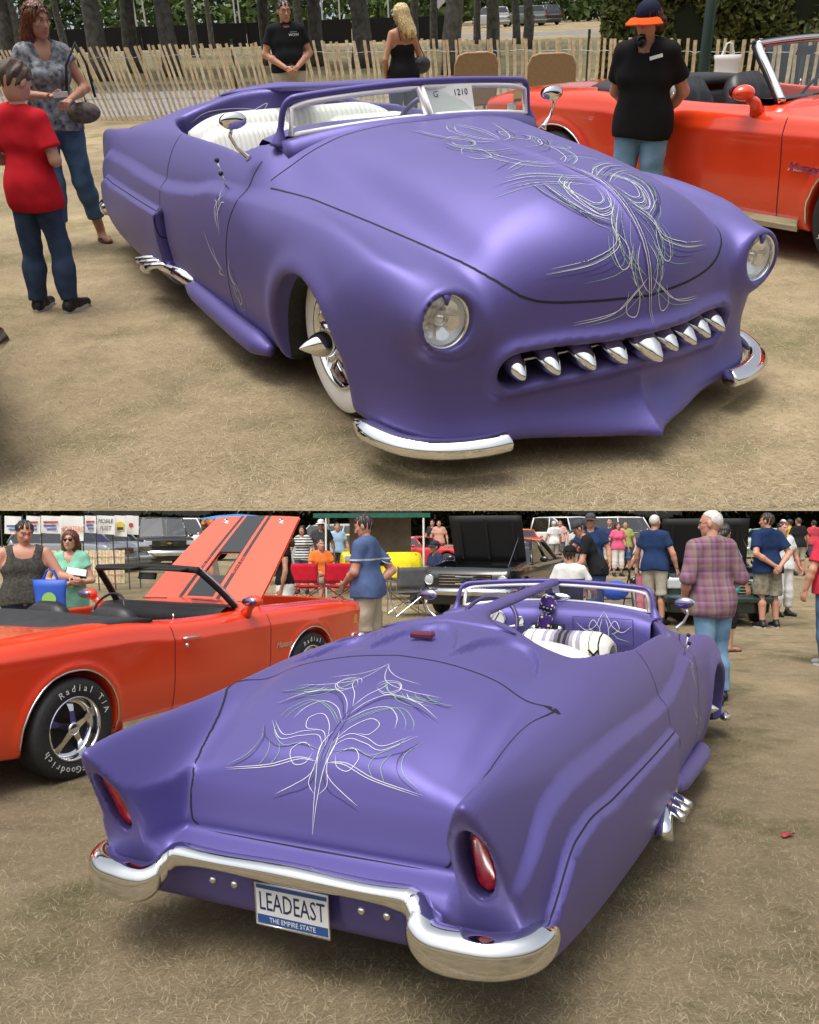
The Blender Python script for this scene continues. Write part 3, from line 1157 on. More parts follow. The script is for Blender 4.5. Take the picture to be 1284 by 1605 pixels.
    def mapper(prof):
        P = [Vector((a, 0, b)) for a, b in [tuple(p) for p in spline(prof, 10)]]
        S = [0]
        for i in range(1, len(P)):
            S.append(S[-1] + (P[i] - P[i - 1]).length)
        tot = S[-1]

        def f(y, s):
            s = max(0, min(.999, s)) * tot
            i = min(len(S) - 2, max(0, int(np.searchsorted(S, s)) - 1))
            t = (s - S[i]) / (S[i + 1] - S[i])
            p = P[i].lerp(P[i + 1], t)
            tg = (P[min(i + 2, len(P) - 1)] - P[max(i - 1, 0)]).normalized()
            nn = Vector((-tg.z, 0, tg.x))
            if nn.z < 0:
                nn = -nn
            return surf_pt(bvh, p + nn * .4 + Vector((0, y, 0)), -nn, .0025)
        return f
    stripe_set('pinstripes', more_strokes(HOOD_STRIPES, 36, 3), mapper(prof_h), ch['hood'], .0026)
    stripe_set('pinstripes', more_strokes(TRUNK_STRIPES, 14, 5), mapper(prof_t), ch['trunk_lid'], .0025)

    def side_map(y, s):
        return surf_pt(bvh, (y, -2, s), (0, 1, 0), .0025)
    drs = [o for o in root.children if o.name.startswith('door') and o.data and o.data.vertices[0].co.y < 0]
    stripe_set('pinstripes', SIDE_STRIPES, side_map, drs[0], .0042, False)
    def rear_map(y, s):
        return surf_pt(bvh, (-.3, y, s), (-1, 0, 0), .003)
    stripe_set('pinstripes', [(0, [(.12, 1.0), (.25, 1.06), (.45, 1.05), (.58, .99)]), (0, [(.10, .96), (.18, 1.03), (.16, 1.09), (.24, 1.05), (.38, 1.0)]), (1, [(.08, .98), (.20, 1.0), (.34, 1.04), (.50, 1.02)]), (0, [(.06, .93), (.13, 1.05), (.20, .97), (.30, 1.06)])], rear_map, root, .004)

    def dash_map(y, s):
        return Vector((.570 - .10 * (y / .76) ** 2 + .16 * max(0, .99 - s), y, s)), Vector((-1, 0, .15))
    box = [(-.20, 1.05), (-.20, .88), (-.60, .88), (-.60, 1.05), (-.20, 1.05)]
    mb = MB()
    for a, b in zip(box[:-1], box[1:]):
        P = [dash_map(a[0] + (b[0] - a[0]) * t, a[1] + (b[1] - a[1]) * t) for t in np.linspace(0, 1, 12)]
        ribbon(mb, [p for p, _ in P], [n for _, n in P], .004, 0, False)
    mb.build('pinstripes', STRIPE_D, db)
    stripe_set('pinstripes', [(c_, [(-.41 + sg * a, b + .065) for a, b in pts]) for sg in (1, -1) for c_, pts in ((0, [(0, 1.03), (.03, .98), (.06, .93), (.12, .90), (.19, .95)]), (1, [(0, .84), (.05, .89), (.09, .86), (.17, .84)]), (0, [(.0, .82), (.03, .90), (.01, .99)]), (2, [(.02, .86), (.08, .92), (.18, .91)]), (0, [(.02, .9), (.07, .97), (.1, .92), (.05, .88)]))], dash_map, db, .0035, False)
    return root, bvh


def thing_part(name, parent):
    o = bpy.data.objects.new(name, None)
    o.empty_display_size = .05
    return link(o, parent)


# curves of the hood ornament lines: (colour, [(sideways metres, share of the way from cowl to nose)])
def more_strokes(base, n, seed):
    # finer companion strokes beside the drawn ones
    r = random.Random(seed)
    out = list(base)
    for _ in range(n):
        c, pts = r.choice(base)
        if len(pts) < 4:
            continue
        dy, ds, k = r.uniform(.012, .030), r.uniform(-.018, .018), r.uniform(.75, 1.1)
        out.append((r.choice((0, 1, 1, 2)), [(a * k + dy, b + ds) for a, b in pts]))
    return out


HOOD_STRIPES = [
    (0, [(.0, .10), (.05, .16), (.035, .24), (.0, .30)]),
    (1, [(.0, .06), (.035, .13), (.025, .20), (.0, .26)]),
    (0, [(.01, .30), (.10, .26), (.17, .17), (.20, .10)]),
    (2, [(.015, .31), (.12, .27), (.19, .18), (.23, .09)]),
    (0, [(.20, .22), (.12, .20), (.09, .26), (.14, .30), (.19, .27), (.17, .235)]),
    (0, [(.02, .37), (.13, .36), (.20, .30), (.21, .25)]),
    (1, [(.02, .385), (.15, .375), (.23, .31), (.24, .26)]),
    (0, [(.25, .35), (.20, .31), (.15, .34), (.17, .40), (.23, .40), (.25, .36)]),
    (2, [(.02, .42), (.10, .41), (.16, .37), (.18, .33)]),
    (0, [(.015, .52), (.09, .48), (.14, .41), (.145, .36)]),
    (1, [(.015, .545), (.11, .50), (.16, .44), (.17, .38)]),
    (0, [(.01, .62), (.10, .57), (.18, .545), (.27, .535)]),
    (0, [(.01, .632), (.11, .585), (.19, .56), (.30, .548)]),
    (1, [(.01, .645), (.12, .60), (.21, .578), (.32, .562)]),
    (2, [(.02, .655), (.12, .612), (.22, .592), (.33, .575)]),
    (0, [(.03, .50), (.10, .47), (.15, .48), (.22, .50)]),
    (1, [(.03, .52), (.11, .49), (.16, .50), (.23, .515)]),
    (0, [(.06, .60), (.13, .63), (.15, .68), (.11, .73), (.05, .73), (.02, .69)]),
    (0, [(.07, .61), (.145, .64), (.165, .69), (.12, .745), (.05, .745)]),
    (0, [(.19, .60), (.20, .67), (.155, .735), (.08, .77)]),
    (2, [(.20, .60), (.21, .675), (.165, .745), (.09, .78)]),
    (1, [(.02, .74), (.06, .79), (.07, .84), (.04, .88), (.01, .90)]),
    (0, [(.02, .72), (.09, .77), (.11, .82), (.22, .845), (.36, .85)]),
    (0, [(.02, .735), (.085, .785), (.105, .83), (.22, .857), (.38, .862)]),
    (2, [(.02, .75), (.08, .80), (.10, .842), (.22, .868), (.40, .872)]),
    (1, [(.01, .77), (.05, .82), (.06, .86), (.14, .885), (.26, .892)]),
    (0, [(.10, .79), (.07, .83), (.08, .87), (.115, .875), (.13, .84), (.11, .80)]),
    (0, [(.015, .83), (.045, .87), (.03, .91), (.005, .93)]),
    (0, [(.01, .90), (.06, .925), (.14, .955), (.30, .966)]),
    (1, [(.01, .915), (.06, .94), (.13, .965), (.26, .975)]),
    (0, [(.08, .89), (.045, .93), (.06, .97), (.10, .96), (.09, .92)]),
    (0, [(.004, .55), (.006, .75), (.004, .99)]),
    (2, [(.012, .50), (.014, .75), (.010, .97)]),
]
TRUNK_STRIPES = [
    (0, [(.0, .04), (.03, .10), (.10, .16), (.22, .20)]),
    (0, [(.0, .05), (.06, .20), (.19, .26), (.34, .27)]),
    (1, [(.06, .21), (.10, .27), (.17, .30), (.34, .285)]),
    (0, [(.04, .26), (.10, .29), (.15, .25), (.12, .20), (.06, .20), (.035, .24)]),
    (1, [(.16, .27), (.20, .31), (.26, .33), (.33, .34)]),
    (1, [(.22, .27), (.25, .30), (.31, .315), (.34, .31)]),
    (0, [(.0, .46), (.05, .36), (.13, .30), (.26, .33), (.37, .40)]),
    (2, [(.0, .48), (.06, .38), (.14, .32), (.27, .36), (.38, .42)]),
    (0, [(.0, .40), (.03, .32), (.07, .26), (.08, .22)]),
    (1, [(.0, .52), (.08, .43), (.18, .38), (.25, .44), (.27, .50)]),
    (0, [(.0, .50), (.07, .41), (.15, .38), (.21, .43), (.23, .50)]),
    (0, [(.01, .62), (.05, .52), (.11, .46), (.16, .49), (.14, .55), (.09, .55)]),
    (0, [(.01, .63), (.06, .56), (.14, .57), (.22, .60), (.31, .52)]),
    (0, [(.02, .64), (.07, .585), (.15, .60), (.23, .62), (.33, .515)]),
    (2, [(.02, .66), (.12, .64), (.22, .66), (.32, .60), (.35, .54)]),
    (1, [(.36, .54), (.32, .62), (.34, .70), (.43, .76)]),
    (2, [(.345, .55), (.305, .63), (.325, .71), (.42, .77)]),
    (1, [(.22, .64), (.20, .69), (.23, .74)]),
    (1, [(.27, .63), (.25, .69), (.28, .75)]),
    (0, [(.02, .70), (.10, .70), (.22, .74), (.42, .775)]),
    (0, [(.05, .66), (.11, .63), (.15, .67), (.12, .72), (.07, .71), (.05, .67)]),
    (0, [(.02, .72), (.05, .76), (.11, .80), (.18, .84)]),
    (2, [(.01, .74), (.05, .80), (.12, .83), (.19, .86)]),
    (0, [(.03, .60), (.025, .70), (.04, .78), (.01, .82)]),
    (0, [(.012, .55), (.03, .64), (.012, .75), (.0, .97)]),
    (1, [(.008, .60), (.018, .70), (.006, .82)]),
    (2, [(.004, .40), (.012, .55), (.004, .72)]),
]
SIDE_STRIPES = [
    (0, [(.50, .84), (.53, .79), (.52, .72), (.545, .64)]),
    (0, [(.46, .79), (.50, .77), (.49, .71), (.52, .66)]),
    (0, [(.60, .79), (.56, .785), (.53, .75), (.50, .71)]),
    (2, [(.48, .82), (.52, .77), (.55, .74)]),
    (0, [(.56, .82), (.50, .78), (.47, .74), (.49, .69)]),
    (0, [(.30, .62), (.40, .53), (.50, .47), (.48, .44), (.56, .44)]),
    (0, [(.42, .56), (.47, .50), (.55, .46)]),
    (0, [(.66, .55), (.64, .48), (.68, .42), (.70, .36), (.69, .30), (.73, .24)]),
    (0, [(.62, .50), (.65, .44), (.72, .42), (.74, .36), (.70, .33), (.665, .37), (.66, .43)]),
    (1, [(.60, .47), (.63, .41), (.73, .40), (.76, .34), (.70, .30), (.64, .36)]),
    (2, [(.64, .52), (.70, .47), (.70, .40), (.68, .35)]),
]

# ================================================================ other cars
ORANGE = mat('orange_paint', (.78, .055, .012), .22, coat=.8)
MOTORBLACK = mat('black_paint', (.008, .010, .010), .18, coat=.8)
GREENBLACK = mat('dark_green_paint', (.010, .030, .028), .15, coat=.8)


def smooth_parts(root, V, Q, N, func, h, regions, material):
    out = {}
    for nm, (v, q, n) in split_regions(V, Q, N, func, h, regions).items():
        out[nm or 'body'] = mesh_obj(nm or 'body', v, q, material, root, True, n)
    return out


def road_wheel(parent, at, s, r=.33, wid=.22, style='five', letters=None):
    """s = +1 or -1: the side the hub looks to"""
    w = thing_part('wheel', parent)
    w.location = at
    hw = wid / 2

    def L(pr, nm, mm, n=40):
        return MB().lathe([(r_ * r, s * h_ * hw) for r_, h_ in (pr if s > 0 else pr[::-1])], n, 'y').build(nm, mm, w, True)
    L([(.60, -1.0), (.90, -1.0), (.985, -.82), (1.0, -.5), (1.0, .5), (.985, .82), (.92, .98), (.80, 1.02), (.68, .98), (.62, .86)], 'tyre', BLACK)
    if style == 'five':
        L([(.64, .90), (.625, .98), (.60, .90), (.585, .60), (.57, .30), (.50, .25)], 'rim', CHROME)
        L([(.50, .25), (.0, .20)], 'wheel_disc', mat('wheel_black', (.012, .012, .012), .4))
        for k in range(5):
            a = 2 * math.pi * k / 5 + .3
            c_, sn = math.cos(a), math.sin(a)
            pts = []
            for rr, ww, yy in ((.12, .075, .72), (.34, .05, .58), (.53, .085, .36)):
                for q in (-1, 1):
                    pts.append(((c_ * rr - sn * q * ww) * r, s * yy * hw, (sn * rr + c_ * q * ww) * r))
            MB().add(pts, [(0, 1, 3, 2), (2, 3, 5, 4)]).build('spoke', CHROME, w)
        L([(.13, .72), (.125, .82), (.09, .86), (0, .86)], 'hub_cap', CHROME, 20)
    else:
        L([(.63, .88), (.615, .96), (.58, .80), (.52, .55), (.40, .62), (.15, .75), (0, .78)], 'rim', mat('silver_wheel', (.45, .45, .46), .3, .8))
        for k in range(6):
            a = 2 * math.pi * k / 6
            MB().box((math.cos(a) * .36 * r, s * .60 * hw, math.sin(a) * .36 * r), (.12 * r, .03, .20 * r), Matrix.Rotation(-a, 3, 'Y')).build('slot', mat('wheel_black', (.012, .012, .012), .4), w)
    if letters:
        wl_ = mat('tyre_letter_white', (.62, .62, .60), .6)
        for txt, a0, step in letters:
            for k, chh in enumerate(txt):
                if chh == ' ':
                    continue
                a = R(a0) - s * 0 - R(step) * k * (1 if s < 0 else -1)
                rad = .80 * r
                u = Vector((-math.sin(a), 0, math.cos(a))) * (-1)
                up = Vector((math.cos(a), 0, math.sin(a)))
                if s > 0:
                    u = -u
                m = basis(Vector((math.cos(a) * rad, s * hw * 1.02, math.sin(a) * rad)), u, up)
                lettering('tyre_letter', chh, .062, m, wl_, w, .0012)
    return w


# ---- the orange convertible
OT = Table2([-2.42, -2.2, -1.9, -1.4, -.9, -.4, 0, .5, .8, 1.2, 1.7, 2.1, 2.35, 2.5], [0, .4, .62, .78, .88, .96], [
    [.86, .86, .85, .83, .79, .70],
    [.92, .92, .91, .89, .85, .76],
    [.96, .96, .95, .93, .89, .80],
    [.975, .975, .965, .95, .91, .82],
    [.965, .965, .96, .945, .905, .81],
    [.95, .95, .945, .925, .885, .79],
    [.95, .95, .94, .92, .88, .78],
    [.97, .965, .95, .92, .88, .78],
    [.985, .975, .95, .92, .88, .78],
    [.98, .97, .94, .915, .88, .78],
    [.955, .945, .925, .905, .87, .77],
    [.915, .91, .90, .885, .85, .75],
    [.88, .88, .875, .86, .82, .72],
    [.86, .86, .85, .84, .80, .70]])
OW = Table1((-2.5, .80), (-2.3, .85), (-1.9, .885), (-1.37, .905), (-.5, .90), (.6, .90), (1.37, .91), (1.9, .895), (2.25, .86), (2.5, .80))
OWZ = Table1((.20, -.075), (.30, -.04), (.45, -.016), (.60, -.006), (.74, .004), (.785, .006), (.82, -.006), (.90, -.028), (.98, -.10))


def pony_field(x, y, z):
    ay = np.abs(y)
    hip = .03 * np.exp(-((x + .95) / .45) ** 2)
    a = (z - OT(x, ay) - hip * sstep(.5, .8, ay)) * .95
    W = OW(x) + OWZ(z - .05 * sstep(-.2, -.9, x) * sstep(.5, .75, z)) + .012 * np.exp(-((np.sqrt((np.abs(x) - 1.37) ** 2 + (z - .33) ** 2) - .40) / .035) ** 2)
    b = ay - W
    d = smax(a, b, .05)
    d = smax(d, x - (2.36 + .06 * (1 - (ay / .9) ** 2) + .05 * (z - .6)), .06)
    d = smax(d, -2.36 + .04 * (z - .7) * 0 - x, .07)
    d = smax(d, (.205 + .05 * sstep(1.6, 2.4, np.abs(x))) - z, .03)
    cab = smax(smax(np.abs(x + .22) - .74, ay - .73, .08), .34 - z, .04)
    d = smax(d, -cab, .02)
    for cx in (-1.37, 1.37):
        d = smax(d, -smax(np.sqrt((x - cx) ** 2 + (z - .33) ** 2) - .375, .55 - ay, .02), .012)
    bay = smax(smax(np.abs(x - 1.50) - .66, ay - .68, .05), .45 - z, .03)
    return smax(d, -bay, .012)


def build_pony():
    root = thing('orange_convertible', 'x', 'car')
    h = .022
    V, Q, N = surface_nets(pony_field, (-2.48, -1.02, .14), (2.54, 1.02, 1.06), h, 3)
    bvh = BVHTree.FromPolygons(V.tolist(), Q.tolist())
    dg = lambda x, y, z: np.maximum(np.maximum(x - .74, -.44 - x), np.maximum(.27 - z, .55 - np.abs(y)))
    regs = split_regions(V, Q, N, pony_field, h, [('door', dg)])
    v, q, n = regs[None]
    mesh_obj('body', v, q, ORANGE, root, True, n)
    v, q, n = regs['door']
    doors = {}
    for sg in (1, -1):
        sel = (v[q][:, :, 1].mean(1) * sg) > 0
        u, inv = np.unique(q[sel], return_inverse=True)
        doors[sg] = mesh_obj('door', v[u], inv.reshape(-1, 4), ORANGE, root, True, n[u])
    for sg in (1, -1):
        for xx in (.74, -.44):
            mb = MB()
            gap_line(mb, [((xx + .02 * math.sin(z * 4), sg * 2, z), (0, -sg, 0)) for z in np.linspace(.27, .90, 30)], bvh, .007)
            mb.build('panel_gap', DARKGAP, doors[sg])
        hd = thing_part('door_handle', doors[sg])
        MB().tube([(-.36, sg * .915, .80), (-.33, sg * .935, .805), (-.20, sg * .935, .805), (-.17, sg * .915, .80)], .010, 8).build('grip', CHROME, hd, True)
        MB().lathe([(.016, .0), (.015, .012), (0, .014)], 14, 'y', at=(-.31, 0, .745), mat=Matrix.Diagonal((1, sg, 1)) ).build('lock', CHROME, hd, True).location = (0, sg * .905, 0)
        MB().tube([(-.30, sg * .76, .93), (-.30, sg * .76, .975)], .006, 8).build('lock_pin', CHROME, doors[sg], True)
        # trims
        arch = lambda cx: [(cx + math.cos(t) * .383, sg * (float(OW(cx)) + .004), .33 + math.sin(t) * .383) for t in np.linspace(-.25, math.pi + .25, 34)]
        for cx in (-1.37, 1.37):
            P = []
            for p in arch(cx):
                hp, hn, _, _ = bvh.find_nearest(Vector(p))
                P.append(hp)
            MB().tube(P, .0075, 6).build('arch_trim', CHROME, root, True)
        MB().box((0, sg * .862, .255), (1.86, .025, .045)).build('rocker_trim', CHROME, root)
        MB().box((0, sg * .850, .215), (1.86, .022, .035)).build('rocker_trim', STEEL, root)
        # mirror
        mr = thing_part('door_mirror', doors[sg])
        MB().ball((.44, sg * .955, 1.02), (.065, .085, .05), 18, 12).build('housing', ORANGE, mr, True)
        MB().lathe([(0, -.062), (.85, -.062), (.9, -.045)], 20, 'x', at=(.43, sg * .955, 1.02), mat=Matrix.Diagonal((1, .078, .042))).build('mirror_glass', mat('mirror_glass'), mr, True)
        MB().tube([(.48, sg * .84, .90), (.48, sg * .88, .96), (.46, sg * .93, .99)], [.05, .035, .03], 10).build('stalk', ORANGE, mr, True)
        # script on the front fender
        m = basis((.93, sg * (.909), .60), (-sg, 0, 0), (0, 0, 1))
        lettering('script', 'Mustang', .075, m, CHROME, root, .002, .35, 1.0, .9)
        MB().box((2.20, sg * .868, .70), (.05, .012, .09)).build('side_marker', mat('amber_lens', (.6, .35, .05), .3), root)
    # cabin
    MB().box((-.22, 0, .36), (1.42, 1.42, .03)).build('cabin_floor', mat('black_carpet', (.012, .012, .013), .95), root)
    dash = []
    for y in np.linspace(-.70, .70, 15):
        dash.append([(x, y, z) for x, z in ((.55, .97), (.40, .965), (.33, .93), (.34, .80), (.42, .66), (.55, .64))])
    MB().loft(dash, closed=False).build('dashboard', BLACKVINYL, root, True)
    for s in (-1, 1):
        st = thing_part('bucket_seat', root)

        def cush(nm, c, dims, tilt):
            rings = []
            for t in np.linspace(-1, 1, 13):
                w = dims[1] / 2 * t
                e = 1 - .35 * abs(t) ** 5
                puff = .012 * math.cos(t * 9)
                rings.append([(-dims[0] / 2, w, 0), (dims[0] / 2 + puff, w, 0), (dims[0] / 2 + puff, w, dims[2] * .8 * e), (dims[0] * .2, w, dims[2] * e), (-dims[0] * .3, w, dims[2] * .97 * e), (-dims[0] / 2, w, dims[2] * .75 * e)])
            m = Matrix.Translation(c) @ Matrix.Rotation(R(tilt), 4, 'Y')
            o = MB().loft([[m @ Vector(p) for p in r_] for r_ in rings]).build(nm, BLACKVINYL, st, True)
            return o
        cush('cushion', (-.10, s * .36, .42), (.50, .52, .18), 4)
        cush('backrest', (-.40, s * .36, .46), (.16, .52, .60), -14)
    rs = MB().box((-.82, 0, .66), (.16, 1.30, .50), (0, -14, 0)).build('rear_seat', BLACKVINYL, root)
    bevel(rs, .05, 3)
    # folded top under its black boot
    rings = []
    for y in np.linspace(-.82, .82, 25):
        e = (abs(y) / .82)
        xx = -.78 - .02 * (1 - e ** 2) - .0 + .20 * max(0, e - .72) / .28
        rings.append([(xx, y, .945), (xx - .01, y, 1.00 - .03 * e ** 4), (xx - .18, y, 1.035 - .05 * e ** 3), (xx - .42, y, 1.025 - .05 * e ** 3), (xx - .62 + .25 * e ** 3, y, .985 - .03 * e ** 2), (xx - .64 + .25 * e ** 3, y, .94)])
    MB().loft(rings).build('folded_top_cover', mat('charcoal_canvas', (.025, .026, .03), .75, vary=.2, scale=12, bump=.3, bscale=8), root, True)
    # windshield
    ws = thing_part('windshield', root)
    fr = [(.56, -.70, .955), (.42, -.655, 1.10), (.24, -.585, 1.265), (.225, -.52, 1.285), (.235, 0, 1.30)]
    fp = spline(fr + [(a, -b, c) for a, b, c in fr[-2::-1]], 6)
    MB().tube(fp, .026, 8, flat=.7).build('windshield_frame', CHROME, ws, True)
    MB().tube([(a - .028, b * .985, c - .002) for a, b, c in fp], .028, 8).build('frame_liner', mat('liner_black', (.01, .01, .01), .8), ws, True)
    b_ = [(.60 - .05 * (y / .68) ** 2, y, .965) for y in np.linspace(-.68, .68, 15)]
    t_ = [(.255, y * .80, 1.285 - .01 * (y / .68) ** 2) for y in np.linspace(-.68, .68, 15)]
    MB().loft([b_, t_], closed=False).build('glass_pane', GLASS, ws, True)
    MB().box((.21, 0, 1.22), (.02, .19, .055), (0, 20, 0)).build('rear_view_mirror', mat('liner_black'), ws)
    for s in (-1, 1):
        MB().box((.16, s * .28, 1.29), (.16, .42, .012), (0, -6, 0)).build('sun_visor', mat('liner_black'), ws)
        MB().tube([(.62, -.45 * s, .985), (.60, -.15 * s, .995)], .006, 5).build('wiper', BLACK, ws)
    # steering wheel
    sw = thing_part('steering_wheel', root)
    cw = Vector((.10, .36, .90))
    ax = Vector((-.88, 0, .47)).normalized()
    u = Vector((0, 1, 0))
    w_ = ax.cross(u)
    MB().tube([cw + (u * math.cos(a) + w_ * math.sin(a)) * .18 for a in np.linspace(0, 2 * math.pi, 32, endpoint=False)], .012, 8, closed=True).build('rim', BLACKVINYL, sw, True)
    MB().tube([cw + u * .17, cw, cw - u * .17], .012, 6).build('spoke', CHROME, sw)
    MB().tube([cw, cw - ax * .3], .025, 8).build('column', BLACKVINYL, sw)
    # wheels, lettered on their sides
    LT = [('Radial T/A', 118, 11), ('BFGoodrich', 292, 9.5)]
    for wx in (-1.37, 1.37):
        for s in (-1, 1):
            road_wheel(root, (wx, s * .80, .33), s, .33, .23, 'five', LT if (s < 0) else None)
    # engine, bumpers, lights
    eb = MB()
    eb.box((1.5, 0, .60), (.9, .55, .25)).box((1.45, 0, .78), (.35, .35, .10)).box((2.0, 0, .62), (.06, 1.0, .35))
    eb.build('engine', mat('engine_dark', (.03, .03, .035), .5, vary=.6, scale=14), root)
    for xx, nm in ((2.44, 'front_bumper'), (-2.40, 'rear_bumper')):
        sg = 1 if xx > 0 else -1
        MB().tube([(xx - sg * .22, -.90, .50), (xx - sg * .04, -.84, .50), (xx, -.5, .50), (xx + sg * .02, 0, .50), (xx, .5, .50), (xx - sg * .04, .84, .50), (xx - sg * .22, .90, .50)], .055, 8, up=(0, 0, 1)).build(nm, CHROME, root, True)
    for s in (-1, 1):
        MB().lathe([(0, .02), (.07, .012), (.085, -.01)], 20, 'x', at=(2.415, s * .70, .70)).build('headlight', mat('headlight_reflector'), root, True)
    # hood on its hinge; it has an air-scoop opening and black stripes
    hood = bpy.data.objects.new('hood', None)
    link(hood, root)
    hood.location = (.86, 0, .965)
    LH = 1.16
    nx, ny = 26, 28
    vs, fs = [], []
    hole = lambda X, Y: .30 < X < .62 and abs(Y) < .14
    grid = {}
    xs = [0, .08] + list(np.linspace(.15, .30, 4)) + list(np.linspace(.36, .62, 6)) + list(np.linspace(.68, LH, 8))
    ys = list(np.linspace(-.68, -.14, 9)) + list(np.linspace(-.09, .09, 4)) + list(np.linspace(.14, .68, 9))
    pt = lambda X, Y, lift=0: (X, Y * (1 - .24 * (X / LH) ** 1.3), .015 - .02 * (abs(Y) / .68) ** 2 - .035 * (X / LH) ** 2 + lift)
    mb = MB()
    sheet = []
    for lift in (0, -.022):
        base = len(mb.v)
        mb.v.extend([pt(X, Y, lift) for X in xs for Y in ys])
        for i in range(len(xs) - 1):
            for j in range(len(ys) - 1):
                cx, cy = (xs[i] + xs[i + 1]) / 2, (ys[j] + ys[j + 1]) / 2
                if hole(cx, cy):
                    continue
                q = [base + i * len(ys) + j, base + (i + 1) * len(ys) + j, base + (i + 1) * len(ys) + j + 1, base + i * len(ys) + j + 1]
                mb.f.append(tuple(q if lift == 0 else q[::-1]))
                mb.m.append(0)
    pan = mb.build('panel', mat('hood_orange_skylit', (.80, .11, .055), .25, coat=.8), hood, True)  # car's orange made paler and pinker: sky reflection painted into the hood colour
    def strip(nm, x0, x1, y0, y1, mm, up=True):
        z = .0018 if up else -.0245
        vs_ = [pt(X, Y, z) for X in np.linspace(x0, x1, 10) for Y in (y0, y1)]
        return MB().add(vs_, [(2 * i, 2 * i + 2, 2 * i + 3, 2 * i + 1) for i in range(9)]).build(nm, mm, pan)
    SB = mat('stripe_black', (.03, .032, .036), .35, coat=.4)
    strip('stripe', .62, LH, -.155, .155, SB)
    strip('stripe', .03, .30, -.155, .155, SB)
    for s in (-1, 1):
        strip('stripe', .30, .62, s * .141, s * .155, SB)
        strip('stripe', .0, LH, s * .20, s * .245, SB)
        # lettering beside the opening
        for k, t_ in enumerate(('BOSS 302',)):
            m = basis(pt(.44, s * .2225, .006), (1, 0, 0), (0, 1, 0))
            lettering('lettering', t_, .055, m, mat('hood_orange_skylit'), pan, .0006)
        pn = thing_part('hood_pin', pan)
        MB().lathe([(.035, 0), (.034, .008), (0, .010)], 16, 'z', at=pt(LH - .08, s * .44, 0)).build('plate', CHROME, pn, True)
        MB().ball(pt(LH - .08, s * .44, .016), .012, 8, 6).build('pin', CHROME, pn, True)
    return root, hood


